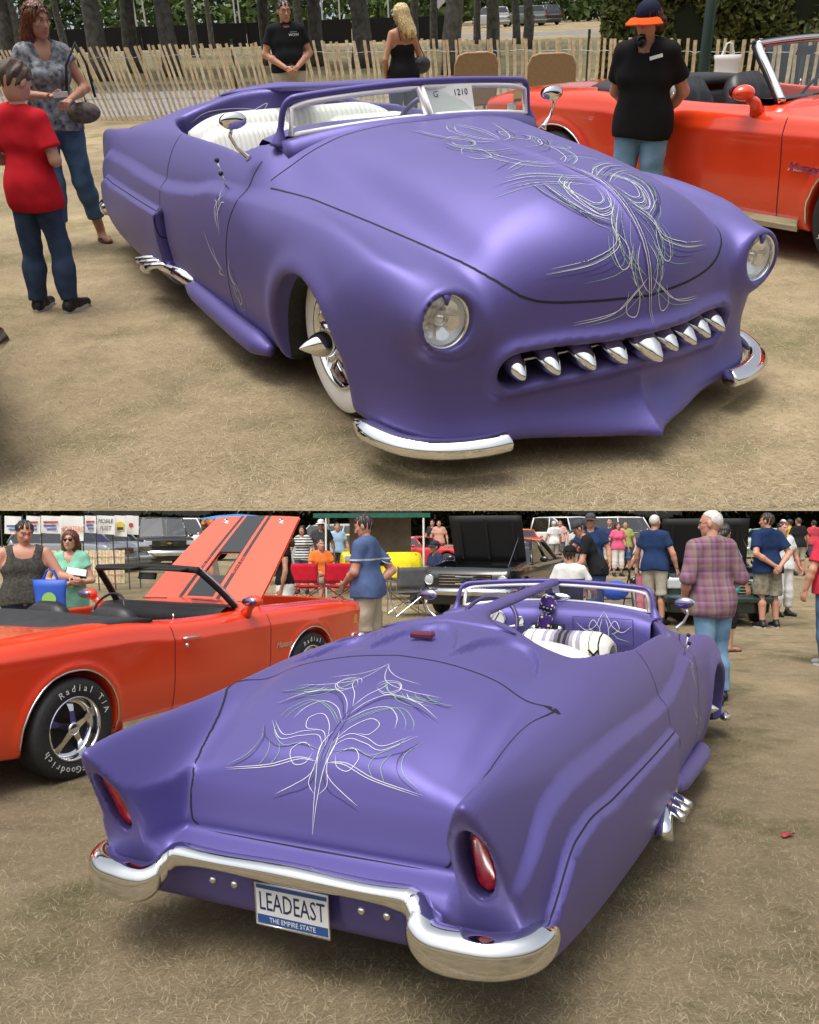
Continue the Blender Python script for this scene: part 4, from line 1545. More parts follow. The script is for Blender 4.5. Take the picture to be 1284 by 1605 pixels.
# ---- generic cars for the background
def plain_car(name, label, paint_mat, kind='coupe', L=4.6, Wd=1.78, group=None, detail=True, hood_open=0.0, hood_len=None, grille=True, cat='car'):
    """sedan, coupe, suv, wagon or van with panes, lamps, bumpers and wheels"""
    root = thing(name, label, cat, group=group)
    hw = Wd / 2
    x1, x0 = L / 2, -L / 2
    P = {  # belt, hood, trunk, roof heights; windshield base/top, rear top/base as share of length from the nose
        'coupe': (.90, .90, .90, 1.30, .36, .48, .68, .80, .32, .30),
        'hatch': (.88, .86, .92, 1.30, .33, .47, .72, .92, .32, .28),
        'suv': (1.14, 1.14, 1.14, 1.88, .27, .36, .95, .985, .38, .42),
        'wagon': (1.0, .98, 1.0, 1.60, .27, .40, .90, .97, .33, .30),
        'roadster': (.80, .78, .80, 1.15, .42, .50, .62, .72, .32, .26),
    }[kind]
    belt, hz, tz, rz, a, b, c, d, wr, low = P
    X = lambda u: x1 - u * L
    prof = Table1((x0, tz * .80), (x0 + .12, tz * .95), (x0 + .4, tz), (X(d), tz), (X(c), belt), (X(b), belt), (X(a), belt), (X(a) + .15, hz + .02), (x1 - .5, hz - .02), (x1 - .1, hz - .08), (x1, hz - .18))
    wb = L * .30

    def func(x, y, z):
        ay = np.abs(y)
        T = prof(x) + .03 * (1 - (ay / hw) ** 2)
        W = hw - .03 * np.abs((z - belt * .62) / .35) ** 2.0 - .10 * np.clip(np.abs(x) / (L / 2), 0, 1) ** 6
        f = smax(z - T, ay - W, .07)
        f = smax(f, np.abs(x) - L / 2 + .05 * (ay / hw) ** 2, .08)
        f = smax(f, low * .75 - z, .03)
        for cx in (-wb, wb):
            f = smax(f, -smax(np.sqrt((x - cx) ** 2 + (z - wr) ** 2) - wr * 1.14, hw - .32 - ay, .02), .015)
        if hood_open:
            bay = smax(smax(np.maximum(x - x1 + .18, X(a) + .10 - x), ay - hw + .16, .04), hz - .45 - z, .03)
            f = smax(f, -bay, .015)
        cab = smax(smax(np.maximum(x - X(a) + .12, X(d) + .12 - x), ay - hw + .14, .05), .55 - z, .03)
        return smax(f, -cab, .015)
    h = .032 if detail else .075
    V, Q, N = surface_nets(func, (x0 - .1, -hw - .1, low * .4), (x1 + .1, hw + .1, max(belt, hz) + .15), h, 2)
    body = mesh_obj('body', V, Q, paint_mat, root, True, N)
    # greenhouse
    yb, yt = hw - .10, hw - .10 - (.16 if kind != 'suv' else .12)
    xa, xb, xc, xd = X(a), X(b), X(c), X(d)
    mb = MB()
    rings = []
    for y in np.linspace(-yt, yt, 9):
        e = (abs(y) / yt)
        dz = -.03 * e ** 3
        rings.append([(xb + .02, y, rz - .02 + dz - .01), (xb - .10, y, rz + .015 + dz), ((xb + xc) / 2, y, rz + .03 + dz), (xc + .10, y, rz + .01 + dz), (xc - .02, y, rz - .025 + dz), (xc, y, rz - .055 + dz), ((xb + xc) / 2, y, rz - .02 + dz), (xb, y, rz - .05 + dz)])
    mb.loft(rings).build('roof', paint_mat, root, True)
    for s in (-1, 1):
        for (p, q, r_) in (((xa, s * yb, belt), (xb, s * yt, rz - .02), .03), ((xd, s * yb, tz), (xc, s * yt, rz - .03), .045), (((xa + xd) / 2 - .1, s * (yb + .01), belt), ((xb + xc) / 2 - .05, s * (yt + .005), rz - .02), .025)):
            MB().tube([p, q], r_, 6).build('pillar', paint_mat, root, True)
        xm, xmt = (xa + xd) / 2 - .1, (xb + xc) / 2 - .05
        MB().add([(xa, s * yb, belt), (xm, s * yb, belt), (xmt, s * yt, rz - .04), (xb, s * yt, rz - .04)], [(0, 1, 2, 3)]).build('side_window', DARKGLASS, root)
        MB().add([(xm, s * yb, belt), (xd, s * yb, tz), (xc, s * yt, rz - .04), (xmt, s * yt, rz - .04)], [(0, 1, 2, 3)]).build('side_window', DARKGLASS, root)
    MB().add([(xa, -yb, belt), (xa + .05, 0, belt + .01), (xa, yb, belt), (xb, yt, rz - .04), (xb + .02, 0, rz - .02), (xb, -yt, rz - .04)], [(0, 1, 4, 5), (1, 2, 3, 4)]).build('windshield', glass('windshield_glass', (.45, .5, .5), .5), root)
    MB().add([(xd, -yb, tz), (xd, yb, tz), (xc, yt, rz - .05), (xc, -yt, rz - .05)], [(0, 1, 2, 3)]).build('rear_window', DARKGLASS, root)
    ins = MB()
    ins.box(((xa + xd) / 2, 0, .58), (xa - xd - .3, 2 * hw - .35, .05))
    for s in (-1, 1):
        ins.box(((xa + xd) / 2 - .1, s * .36, .80), (.14, .46, .62), (0, -12, 0))
    ins.box((xa - .18, 0, belt - .10), (.16, 2 * hw - .36, .16))
    ins.build('cabin', mat('cabin_dark', (.02, .02, .022), .8), root)
    for wx in (-wb, wb):
        for s in (-1, 1):
            if detail:
                road_wheel(root, (wx, s * (hw - .11), wr), s, wr, .20, 'steel')
            else:
                w = MB().lathe([(.2, s * -.1), (wr * .95, s * -.09), (wr, 0), (wr * .95, s * .09), (wr * .62, s * .10)][::s], 20, 'y').build('wheel', BLACK, root, True)
                w.location = (wx, s * (hw - .11), wr)
                MB().lathe([(wr * .62, s * .10), (wr * .55, s * .07), (0, s * .09)][::s], 16, 'y').build('rim', mat('silver_wheel', (.45, .45, .46), .3, .8), w, True)
    zl_ = hz - .24
    for s in (-1, 1):
        if kind in ('suv', 'hatch', 'wagon'):
            hl = MB().box((x1 - .03, s * (hw - .28), zl_ + .05), (.05, .36, .15)).build('headlight', mat('lamp_clear', (.75, .77, .78), .15), root)
            bevel(hl, .02)
        else:
            MB().lathe([(0, .012), (.05, .010), (.072, 0)], 20, 'x', at=(x1 - .01, s * (hw - .20), zl_)).build('headlight', mat('lamp_clear', (.42, .44, .46), .12), root, True)
            MB().lathe([(.072, 0), (.082, .012), (.09, 0), (.095, -.06)], 20, 'x', at=(x1 - .01, s * (hw - .20), zl_)).build('headlight_ring', CHROME, root, True)
        MB().box((x0 + .02, s * (hw - .22), tz - .22), (.05, .26, .12)).build('tail_light', REDLENS, root)
        MB().ball((xa - .25, s * (hw + .08), belt + .06), (.05, .09, .06), 10, 8).build('door_mirror', paint_mat, root, True)
    for xx, sg in ((x1 + .05, 1), (x0 - .05, -1)):
        MB().tube([(xx - sg * .25, -hw + .02, low + .16), (xx, -hw + .12, low + .16), (xx + sg * .03, 0, low + .16), (xx, hw - .12, low + .16), (xx - sg * .25, hw - .02, low + .16)], .06 if kind != 'suv' else .10, 8, up=(0, 0, 1), flat=1.2).build('bumper', CHROME if kind in ('coupe', 'suv', 'roadster') else paint_mat, root, True)
    if grille:
        gz_ = zl_ if kind != 'suv' else zl_ + .04
        MB().box((x1 - .01, 0, gz_), (.04, 2 * hw - .78, .20)).build('grille', mat('grille_dark', (.01, .01, .01), .5), root)
        for k in range(4):
            MB().box((x1 + .016, 0, gz_ - .075 + k * .05), (.01, 2 * hw - .80, .012)).build('grille_bar', CHROME, root)
    if hood_open:
        hl_ = hood_len or (x1 - .2 - X(a) - .1)
        hd = bpy.data.objects.new('hood', None)
        link(hd, root)
        hd.location = (X(a) + .12, 0, hz + .02)
        hd.rotation_euler = (0, -R(hood_open), 0)
        rings = [[(u * hl_, y, .02 - .02 * (abs(y) / hw) ** 2 - .05 * u * u) for y in np.linspace(-hw + .17, hw - .17, 9)] + [(u * hl_, y, -.01 - .02 * (abs(y) / hw) ** 2 - .05 * u * u) for y in np.linspace(hw - .17, -hw + .17, 9)] for u in np.linspace(0, 1, 8)]
        MB().loft(rings).build('panel', mat('hood_underside', (.010, .010, .011), .6), hd, True)
        for s in (-1, 0, 1):
            MB().box((hl_ * .5, s * (hw - .35), -.04), (hl_ * .85, .05, .03)).build('rib', mat('hood_underside'), hd)
        MB().tube([(x1 - .35, hw - .2, hz - .05), Vector((X(a) + .12, hw - .25, hz)) + Vector((math.cos(R(hood_open)) * hl_ * .6, 0, math.sin(R(hood_open)) * hl_ * .6))], .006, 5).build('prop_rod', STEEL, root)
        en = MB()
        en.box(((x1 + X(a)) / 2, 0, hz - .28), (.8, .5, .2)).box(((x1 + X(a)) / 2, 0, hz - .12), (.4, .4, .10)).box((x1 - .25, 0, hz - .2), (.08, 2 * hw - .5, .3)).box(((x1 + X(a)) / 2 + .1, .42, hz - .18), (.3, .18, .2))
        en.build('engine', mat('engine_parts', (.10, .10, .11), .4, .4, vary=.9, scale=9), root)
    return root

# ================================================================ people
def rcone(x, y, z, a, b, ra, rb, ysq=1.0):
    """tapered capsule from a to b"""
    a = np.asarray(a, float)
    b = np.asarray(b, float)
    d = b - a
    px, py, pz = x - a[0], (y - a[1]) * ysq, z - a[2]
    dd = np.array([d[0], d[1] * ysq, d[2]])
    l2 = float(dd @ dd) + 1e-9
    t = np.clip((px * dd[0] + py * dd[1] + pz * dd[2]) / l2, 0, 1)
    return np.sqrt((px - t * dd[0]) ** 2 + (py - t * dd[1]) ** 2 + (pz - t * dd[2]) ** 2) - (ra + (rb - ra) * t)


def blob(prims, k):
    """prims: (a, b, ra, rb[, ysq]) -> field function"""
    def f(x, y, z):
        d = None
        for p in prims:
            e = rcone(x, y, z, *p)
            d = e if d is None else smin(d, e, k)
        return d
    return f


def bounds(prims, pad):
    lo = np.full(3, 1e9)
    hi = -lo
    for p in prims:
        r = max(p[2], p[3]) + pad
        for q in p[:2]:
            lo = np.minimum(lo, np.asarray(q, float) - r)
            hi = np.maximum(hi, np.asarray(q, float) + r)
    return lo, hi


def folds(amp, fz=14.0, seed=0):
    r = np.random.default_rng(seed)
    w = [(r.uniform(-1, 1, 3) * np.array([18, 18, fz]), r.uniform(0, 6)) for _ in range(5)]

    def f(x, y, z):
        s = 0
        for k, ph in w:
            s = s + np.sin(k[0] * x + k[1] * y + k[2] * z + ph + 1.5 * np.sin(9 * z + ph)) + .45 * np.abs(np.sin(k[0] * 1.7 * x - k[1] * 1.4 * y + k[2] * 2.1 * z + 2 * ph))
        return amp * s / 2.5
    return f


def skin_mat(name, col):
    if name in MATS:
        return MATS[name]
    m = mat(name, col, .5)
    nt = m.node_tree
    b = nt.nodes['Principled BSDF']
    at = nt.nodes.new('ShaderNodeVertexColor')
    at.layer_name = 'feature'
    mx = nt.nodes.new('ShaderNodeMix')
    mx.data_type = 'RGBA'
    nt.links.new(at.outputs['Alpha'], mx.inputs['Factor'])
    mx.inputs['A'].default_value = tuple(col) + (1,)
    nt.links.new(at.outputs['Color'], mx.inputs['B'])
    nt.links.new(mx.outputs['Result'], b.inputs['Base Color'])
    b.inputs['Subsurface Weight'].default_value = .08
    b.inputs['Subsurface Radius'].default_value = (.01, .004, .002)
    return m


SKIN = {'light': skin_mat('skin_light', (.52, .29, .20)), 'tan': skin_mat('skin_tan', (.42, .21, .13)), 'red': skin_mat('skin_ruddy', (.50, .25, .17))}
HAIR = {'brown': mat('hair_brown', (.045, .018, .008), .45, color2=(.10, .045, .02), scale=60), 'dark': mat('hair_dark', (.010, .008, .007), .45, color2=(.03, .022, .018), scale=60),
        'blonde': mat('hair_blonde', (.50, .36, .15), .45, color2=(.72, .58, .34), scale=50), 'grey': mat('hair_grey', (.42, .41, .39), .6, color2=(.62, .61, .59), scale=60),
        'auburn': mat('hair_auburn', (.075, .022, .010), .4, color2=(.16, .055, .022), scale=55), 'short_brown': mat('hair_mid', (.05, .032, .02), .6, color2=(.09, .06, .04), scale=70)}
DENIM = mat('denim', (.035, .075, .16), .85, color2=(.075, .14, .25), scale=9, bump=.25, bscale=220, detail=8)
DENIM_DARK = mat('denim_dark', (.012, .028, .075), .85, color2=(.035, .065, .13), scale=8, bump=.25, bscale=220, detail=8)
DENIM_LIGHT = mat('denim_light', (.10, .21, .34), .85, color2=(.19, .33, .46), scale=7, bump=.25, bscale=220, detail=8)


def cloth(name, col=(.5, .5, .5), vary=.12, **kw):
    if name in MATS:
        return MATS[name]
    return mat(name, col, .9, vary=vary, scale=kw.pop('scale', 6), bump=.55, bscale=kw.pop('bscale', 16), spec=.2, **kw)


def rot_from(d, n):
    d = Vector(d).normalized()
    n = Vector(n)
    n = (n - d * n.dot(d)).normalized()
    s = d.cross(n)
    return d, n, s


def hand_prims(wrist, d, n, side, curl=.5, s=1.0):
    """d: towards the fingers, n: the way the palm faces; side +1 right hand, -1 left; five fingers"""
    d, n, sx = rot_from(d, n)
    sx = sx * side          # towards the thumb side
    W = Vector(wrist)
    P = []

    def pt(a, b, c):
        return tuple(W + (d * a + sx * b + n * c) * s)
    r = .0105 * s
    for b in (-.028, -.009, .010, .028):
        P.append((pt(.005, b * .6, 0), pt(.085, b, 0), r * 1.35, r * 1.25))
    for b, ln in ((.030, .072), (.010, .080), (-.010, .074), (-.030, .058)):
        a1, a2, a3 = .5 * curl, 1.3 * curl, 1.9 * curl
        q0 = (.085, b, 0)
        q1 = (q0[0] + ln * .45 * math.cos(a1), b * 1.06, q0[2] + ln * .45 * math.sin(a1))
        q2 = (q1[0] + ln * .32 * math.cos(a2), b * 1.08, q1[2] + ln * .32 * math.sin(a2))
        q3 = (q2[0] + ln * .23 * math.cos(a3), b * 1.08, q2[2] + ln * .23 * math.sin(a3))
        P += [(pt(*q0), pt(*q1), r * .95, r * .88), (pt(*q1), pt(*q2), r * .88, r * .8), (pt(*q2), pt(*q3), r * .8, r * .66)]
    P += [(pt(.018, .020, .004), pt(.050, .050, .012), r * 1.35, r * 1.05), (pt(.050, .050, .012), pt(.082, .058, .022 + .012 * curl), r * 1.0, r * .72)]
    return P


class Person:
    def __init__(self, name, label, loc, rz, h=1.75, width=1.0, group=None, lean=0.0, head=(0, 0), skin='light', lod=0, side=0.0, female=False, belly=0.0,
                 armR=None, armL=None, legR=None, legL=None, handR=(.5, None), handL=(.5, None), hk=1.0):
        self.hk = hk
        self.root = thing(name, label, 'person', loc, rz, group)
        self.s = s = h / 1.75
        self.w = width
        self.lod = lod
        self.skin = SKIN[skin]
        self.female = female
        L = R(lean)
        S = R(side)

        def tilt(p):
            x, y, z = p
            z0 = .95
            dz = z - z0
            y2 = y * math.cos(L) + dz * math.sin(L)
            z2 = z0 - y * math.sin(L) + dz * math.cos(L)
            x2 = x * math.cos(S) + (z2 - z0) * math.sin(S)
            return (x2, y2, z0 + (z2 - z0) * math.cos(S) - x * math.sin(S))
        self.tilt = tilt
        sc = lambda p: np.array(p, float) * s
        sw = (.145 if female else .172) * width
        hwid = (.10 if female else .095) * (.5 + .5 * width)
        self.pel = sc((0, 0, .95))
        self.chest = sc(tilt((0, 0, 1.24)))
        self.neck = sc(tilt((0, .0, 1.47)))
        self.head = sc(tilt((0, .02, 1.625)))
        self.hrot = Euler((R(-lean * .6 + head[1]), 0, R(head[0]))).to_matrix()
        dR = ((.30, .0, 1.14), (.33, .08, .90))
        dL = ((-.30, .0, 1.14), (-.33, .08, .90))
        self.shR, self.shL = sc(tilt((sw, 0, 1.415))), sc(tilt((-sw, 0, 1.415)))
        armR, armL = armR or dR, armL or dL
        self.elR, self.wrR = [sc(p) for p in armR]
        self.elL, self.wrL = [sc(p) for p in armL]
        legR = legR or ((.11, .02, .50), (.12, -.02, .085))
        legL = legL or ((-.11, .02, .50), (-.12, -.02, .085))
        self.hpR, self.hpL = sc((hwid, 0, .90)), sc((-hwid, 0, .90))
        self.knR, self.anR = [sc(p) for p in legR]
        self.knL, self.anL = [sc(p) for p in legL]
        # torso
        w = width
        t = lambda p: sc(tilt(p))
        bx = .055 if female else .075
        ar0 = .9 if female else 1.0
        self.torso = [
            (t((-.07 * w, 0, 1.37)), t((.07 * w, 0, 1.37)), .105 * s * w, .105 * s * w, 1.35),
            (t((-bx * w, .01, 1.26)), t((bx * w, .01, 1.26)), .115 * s * w, .115 * s * w, 1.22),
            (t((-.05 * w, .01 + belly * .5, 1.09)), t((.05 * w, .01 + belly * .5, 1.09)), (.105 if female else .118) * s * w + belly * .6, (.105 if female else .118) * s * w + belly * .6, 1.18),
            (sc((-.065 * w, 0, .95)), sc((.065 * w, 0, .95)), .118 * s * w, .118 * s * w, 1.12)]
        for q in (-1, 1):
            self.torso.append((t((q * .03, -.01, 1.455)), t((q * sw * .92, -.005, 1.415)), .050 * s, .050 * s * ar0))
        if female:
            for q in (-1, 1):
                self.torso.append((t((q * .075, .07, 1.28)), t((q * .07, .095, 1.265)), .062 * s, .055 * s))
        ar = (.8 if female else 1.0) * (.5 + .5 * w)
        self.armprims = {}
        for sd, sh, el, wr in (('R', self.shR, self.elR, self.wrR), ('L', self.shL, self.elL, self.wrL)):
            m1 = el + (wr - el) * .35
            self.armprims[sd] = [(sh, el, .058 * s * ar, .043 * s * ar), (el, m1, .043 * s * ar, .043 * s * ar), (m1, wr, .043 * s * ar, .027 * s * ar)]
        lr = .5 + .5 * w
        self.legprims = {}
        for sd, hp, kn, an in (('R', self.hpR, self.knR, self.anR), ('L', self.hpL, self.knL, self.anL)):
            m1 = kn + (an - kn) * .30 + np.array([0, -.015, 0]) * s
            self.legprims[sd] = [(hp, kn, .092 * s * lr, .058 * s * lr), (kn, m1, .056 * s * lr, .058 * s * lr), (m1, an, .058 * s * lr, .036 * s * lr)]
        self.neckprim = [(self.neck - np.array([0, .01, .03]) * s, self.head - np.array([0, .015, .05]) * s, .058 * s * (.85 if female else 1), .052 * s * (.85 if female else 1))]
        self.handp = {}
        for sd, side_, el, wr, hp in (('R', 1, self.elR, self.wrR, handR), ('L', -1, self.elL, self.wrL, handL)):
            d = Vector(wr - el).normalized()
            if len(hp) > 2 and hp[2] is not None:
                d = Vector(hp[2])
            n = Vector(hp[1]) if hp[1] is not None else Vector((-side_, 0.1, -.1))
            self.handp[sd] = hand_prims(wr, d, n, side_, hp[0], s * (.9 if female else 1.0))

    # ---- head field in head space
    def head_field(self):
        s = self.s * self.hk * (.97 if self.female else 1.0)
        c = self.head + np.array([0, 0, .12 * (self.hk - 1)]) * self.s
        rm = np.array(self.hrot)

        def f(x, y, z):
            q = np.stack([x - c[0], y - c[1], z - c[2]], -1) @ rm / s
            x, y, z = q[..., 0], q[..., 1], q[..., 2]
            ax = np.abs(x)
            skull = np.sqrt((x / .078) ** 2 + ((y + .012) / .098) ** 2 + ((z - .025) / .098) ** 2) - 1
            d = skull * .08
            jaw = np.sqrt((x / .058) ** 2 + ((y - .025) / .066) ** 2 + ((z + .058) / .062) ** 2) - 1
            d = smin(d, jaw * .058, .045)
            d = smin(d, rcone(x, y, z, (0, .066, -.098), (0, .062, -.10), .018, .018), .03)       # chin
            d = smin(d, rcone(x, y, z, (0, .080, .020), (0, .102, -.022), .010, .015), .014)      # nose
            d = smin(d, rcone(ax, y, z, (.006, .086, -.028), (.014, .084, -.028), .009, .007), .008)
            d = smin(d, rcone(ax, y, z, (.012, .082, .034), (.042, .068, .036), .011, .009), .012)  # brow
            d = smin(d, rcone(ax, y, z, (.042, .060, -.012), (.050, .045, -.005), .018, .016), .02)  # cheek
            d = smax(d, -(np.sqrt((ax - .030) ** 2 + (y - .096) ** 2 + (z - .012) ** 2) - .017), .012)   # sockets
            d = smin(d, np.sqrt((ax - .030) ** 2 + (y - .070) ** 2 + (z - .012) ** 2) - .0125, .004)    # eyes
            d = smin(d, rcone(ax, y, z, (0, .088, -.060), (.018, .080, -.061), .007, .004), .006)   # lips
            d = smin(d, rcone(ax, y, z, (0, .085, -.071), (.014, .079, -.070), .008, .004), .006)
            d = smax(d, -rcone(ax, y, z, (0, .098, -.0655), (.020, .086, -.0655), .0025, .002), .004)
            ear = np.sqrt(((ax - .080) / .012) ** 2 + ((y + .008) / .020) ** 2 + ((z + .002) / .032) ** 2) - 1
            d = smin(d, ear * .012, .01)
            return d * s
        return f, rm, c, s

    def finish_body(self, bare=('arms', 'legs'), hair_col=(.05, .03, .02), beard=False, feet=False):
        s = self.s
        k = .022 * s
        prims = list(self.torso) + list(self.neckprim)
        for sd in 'RL':
            prims += self.armprims[sd] + self.legprims[sd]
        if feet:
            for sd, an in (('R', self.anR), ('L', self.anL)):
                q = 1 if sd == 'R' else -1
                prims += [(an - np.array([0, .02, .04]) * s, an + np.array([q * .02, .12, -.055]) * s, .034 * s, .026 * s), (an + np.array([q * .02, .12, -.055]) * s, an + np.array([q * .025, .17, -.062]) * s, .028 * s, .020 * s)]
        bf = blob(prims, k)
        lo, hi = bounds(prims, .03)
        h = .016 if self.lod == 0 else .034
        V, Q, N = surface_nets(bf, lo, hi, h, 2)
        parts = [(V, Q)]
        hf, rm, c, hs = self.head_field()
        hh = .0065 if self.lod == 0 else .015
        r = .15 * s * self.hk
        V2, Q2, N2 = surface_nets(hf, c - r, c + r, hh, 2)
        parts.append((V2, Q2))
        for sd in 'RL':
            hp = self.handp[sd]
            lo, hi = bounds(hp, .012)
            V3, Q3, _ = surface_nets(blob(hp, .006 * s), lo, hi, .0055 if self.lod == 0 else .013, 1)
            parts.append((V3, Q3))
        n0 = 0
        AV, AQ = [], []
        for v, q in parts:
            AV.append(v)
            AQ.append(q + n0)
            n0 += len(v)
        AV, AQ = np.concatenate(AV), np.concatenate(AQ)
        o = mesh_obj('body', AV, AQ, self.skin, self.root, True)
        # face colouring
        col = np.zeros((len(AV), 4), np.float32)
        a, b = len(V), len(V) + len(V2)
        q = (V2 - c) @ rm / hs
        x, y, z = np.abs(q[:, 0]), q[:, 1], q[:, 2]
        cc = col[a:b]

        def put(sel, rgb, al=1.0):
            cc[sel, :3] = rgb
            cc[sel, 3] = al
        put((np.abs(z + .0655) < .011) & (x < .024 - .0) & (y > .066), (.36, .10, .09), .7)
        put((np.abs(z - .040) < .006) & (x > .012) & (x < .052) & (y > .05), hair_col, .85)
        de = np.sqrt((x - .030) ** 2 + (z - .012) ** 2)
        put((de < .0125) & (np.abs(z - .012) < .0065) & (y > .06), (.60, .57, .54), 1)
        put((de < .0055) & (y > .06), (.03, .02, .015), 1)
        put((np.abs(z - .021) < .0035) & (np.abs(x - .030) < .016) & (y > .06), (.05, .03, .025), .8)
        if beard:
            put((np.abs(z + .048) < .009) & (x < .036) & (y > .06), hair_col, .95)
        ca = o.data.color_attributes.new('feature', 'FLOAT_COLOR', 'POINT')
        ca.data.foreach_set('color', col.ravel())
        self.body = o
        return self

    # ---- clothes
    def top(self, name, m, hem=.90, sleeve=.55, loose=.016, fold=.005, neckline=1.45, tank=False, seed=1, open_front=False, strap=False):
        s = self.s
        lo_ = [(a[0], a[1], a[2] + loose * s, a[3] + loose * s) + tuple(a[4:]) for a in self.torso]
        hemz = hem * s
        if hem < .93:
            lo_.append((np.array([-.07 * self.w, 0, max(hem, .86)]) * s, np.array([.07 * self.w, 0, max(hem, .86)]) * s, .128 * s * self.w + loose * 1.6 * s, .128 * s * self.w + loose * 1.6 * s, 1.08))
        lo_.append((np.array([-.065 * self.w, 0, .97]) * s, np.array([.065 * self.w, 0, .97]) * s, .124 * s * self.w + loose * 1.4 * s, .124 * s * self.w + loose * 1.4 * s, 1.10))
        fields = [blob(lo_, .05 * s)]
        fo = folds(fold * s, seed=seed)
        cut_sleeves = []
        for sd in 'RL':
            sh = self.shR if sd == 'R' else self.shL
            el = self.elR if sd == 'R' else self.elL
            wr = self.wrR if sd == 'R' else self.wrL
            if tank:
                continue
            if sleeve <= 1:
                e = sh + (el - sh) * sleeve
                pr_ = [(sh, e, (.050 + loose) * s, (.052 + loose * 1.15) * s)]
                d = (el - sh) / np.linalg.norm(el - sh)
            else:
                e = el + (wr - el) * (sleeve - 1)
                pr_ = [(sh, el, (.056 + loose) * s, (.050 + loose) * s), (el, e, (.050 + loose) * s, (.042 + loose) * s)]
                d = (wr - el) / np.linalg.norm(wr - el)
            cut_sleeves.append((pr_, e, d))
        tl = self.tilt
        nk = np.array(tl((0, 0, neckline))) * s
        nb = np.array(tl((0, .0, 1.52))) * s
        nz = np.array(tl((0, 0, 1.5))) - np.array(tl((0, 0, 1.4)))
        nz /= np.linalg.norm(nz)

        def f(x, y, z):
            d = fields[0](x, y, z)
            for pr_, e, dv in cut_sleeves:
                g = blob(pr_, .02)(x, y, z)
                cut = (x - e[0]) * dv[0] + (y - e[1]) * dv[1] + (z - e[2]) * dv[2]
                g = np.maximum(g, cut)
                d = smin(d, g, .035 * s)
            d = d + fo(x, y, z)
            d = np.maximum(d, hemz + .012 * s * np.sin(11 * x + seed) - z)
            # neck opening
            u = (x - nb[0]) * nz[0] + (y - nb[1]) * nz[1] + (z - nb[2]) * nz[2]
            rr = np.sqrt((x - nb[0] - u * nz[0]) ** 2 + (y - .02 * s - nb[1] - u * nz[1]) ** 2 + (z - nb[2] - u * nz[2]) ** 2)
            d = np.maximum(d, -(rr - (.070 if not (tank or strap) else .115) * s + np.maximum(0, -(u + (.03 + (1.49 - neckline)) * s)) * 1.2))
            if strap:
                dz_ = (x - nk[0]) * nz[0] + (y - nk[1]) * nz[1] + (z - nk[2]) * nz[2]
                d = np.maximum(d, dz_)
            if tank:
                for q in (self.shR, self.shL):
                    d = np.maximum(d, -(np.sqrt((x - q[0] * 1.12) ** 2 + (y - q[1]) ** 2 * .6 + ((z - q[2] + .05 * s)) ** 2 * .55) - .085 * s))
            return d
        allp = lo_ + [p for c in cut_sleeves for p in c[0]]
        lo, hi = bounds(allp, .04)
        lo[2] = max(lo[2], hemz - .05)
        V, Q, N = surface_nets(f, lo, hi, .0125 if self.lod == 0 else .030, 2)
        return mesh_obj(name, V, Q, m, self.root, True)

    def legs(self, name, m, end=1.0, loose=.018, fold=.006, top=.99, seed=3, flare=0.0):
        """end 1 = ankle, .5 = knee"""
        s = self.s
        pr_ = [(np.array([-.065 * self.w, 0, .95]) * s, np.array([.065 * self.w, 0, .95]) * s, (.112 * self.w + loose * .5) * s, (.112 * self.w + loose * .5) * s, 1.12)]
        cuts = []
        lr = .5 + .5 * self.w
        for sd in 'RL':
            hp, kn, an = (self.hpR, self.knR, self.anR) if sd == 'R' else (self.hpL, self.knL, self.anL)
            if end <= .5:
                e = hp + (kn - hp) * (end / .5)
                ps = [(hp, e, (.094 * lr + loose) * s, (.078 * lr + loose * 1.6 + flare) * s)]
                d = (kn - hp)
            else:
                e = kn + (an - kn) * ((end - .5) / .5)
                ps = [(hp, kn, (.094 * lr + loose) * s, (.066 * lr + loose) * s), (kn, kn + (e - kn) * .4, (.066 * lr + loose) * s, (.066 * lr + loose) * s), (kn + (e - kn) * .4, e, (.066 * lr + loose) * s, (.054 * lr + loose + flare) * s)]
                d = (an - kn)
            cuts.append((ps, e, d / np.linalg.norm(d)))
        fo = folds(fold * s, 22, seed)

        def f(x, y, z):
            d = rcone(x, y, z, *pr_[0])
            gs = None
            for ps, e, dv in cuts:
                g = blob(ps, .03 * s)(x, y, z)
                g = np.maximum(g, (x - e[0]) * dv[0] + (y - e[1]) * dv[1] + (z - e[2]) * dv[2])
                gs = g if gs is None else smin(gs, g, .015 * s)
            d = smin(d, gs, .04 * s)
            d = d + fo(x, y, z)
            return np.maximum(d, z - top * s)
        allp = pr_ + [p for c in cuts for p in c[0]]
        lo, hi = bounds(allp, .03)
        V, Q, N = surface_nets(f, lo, hi, .014 if self.lod == 0 else .024, 2)
        return mesh_obj(name, V, Q, m, self.root, True)

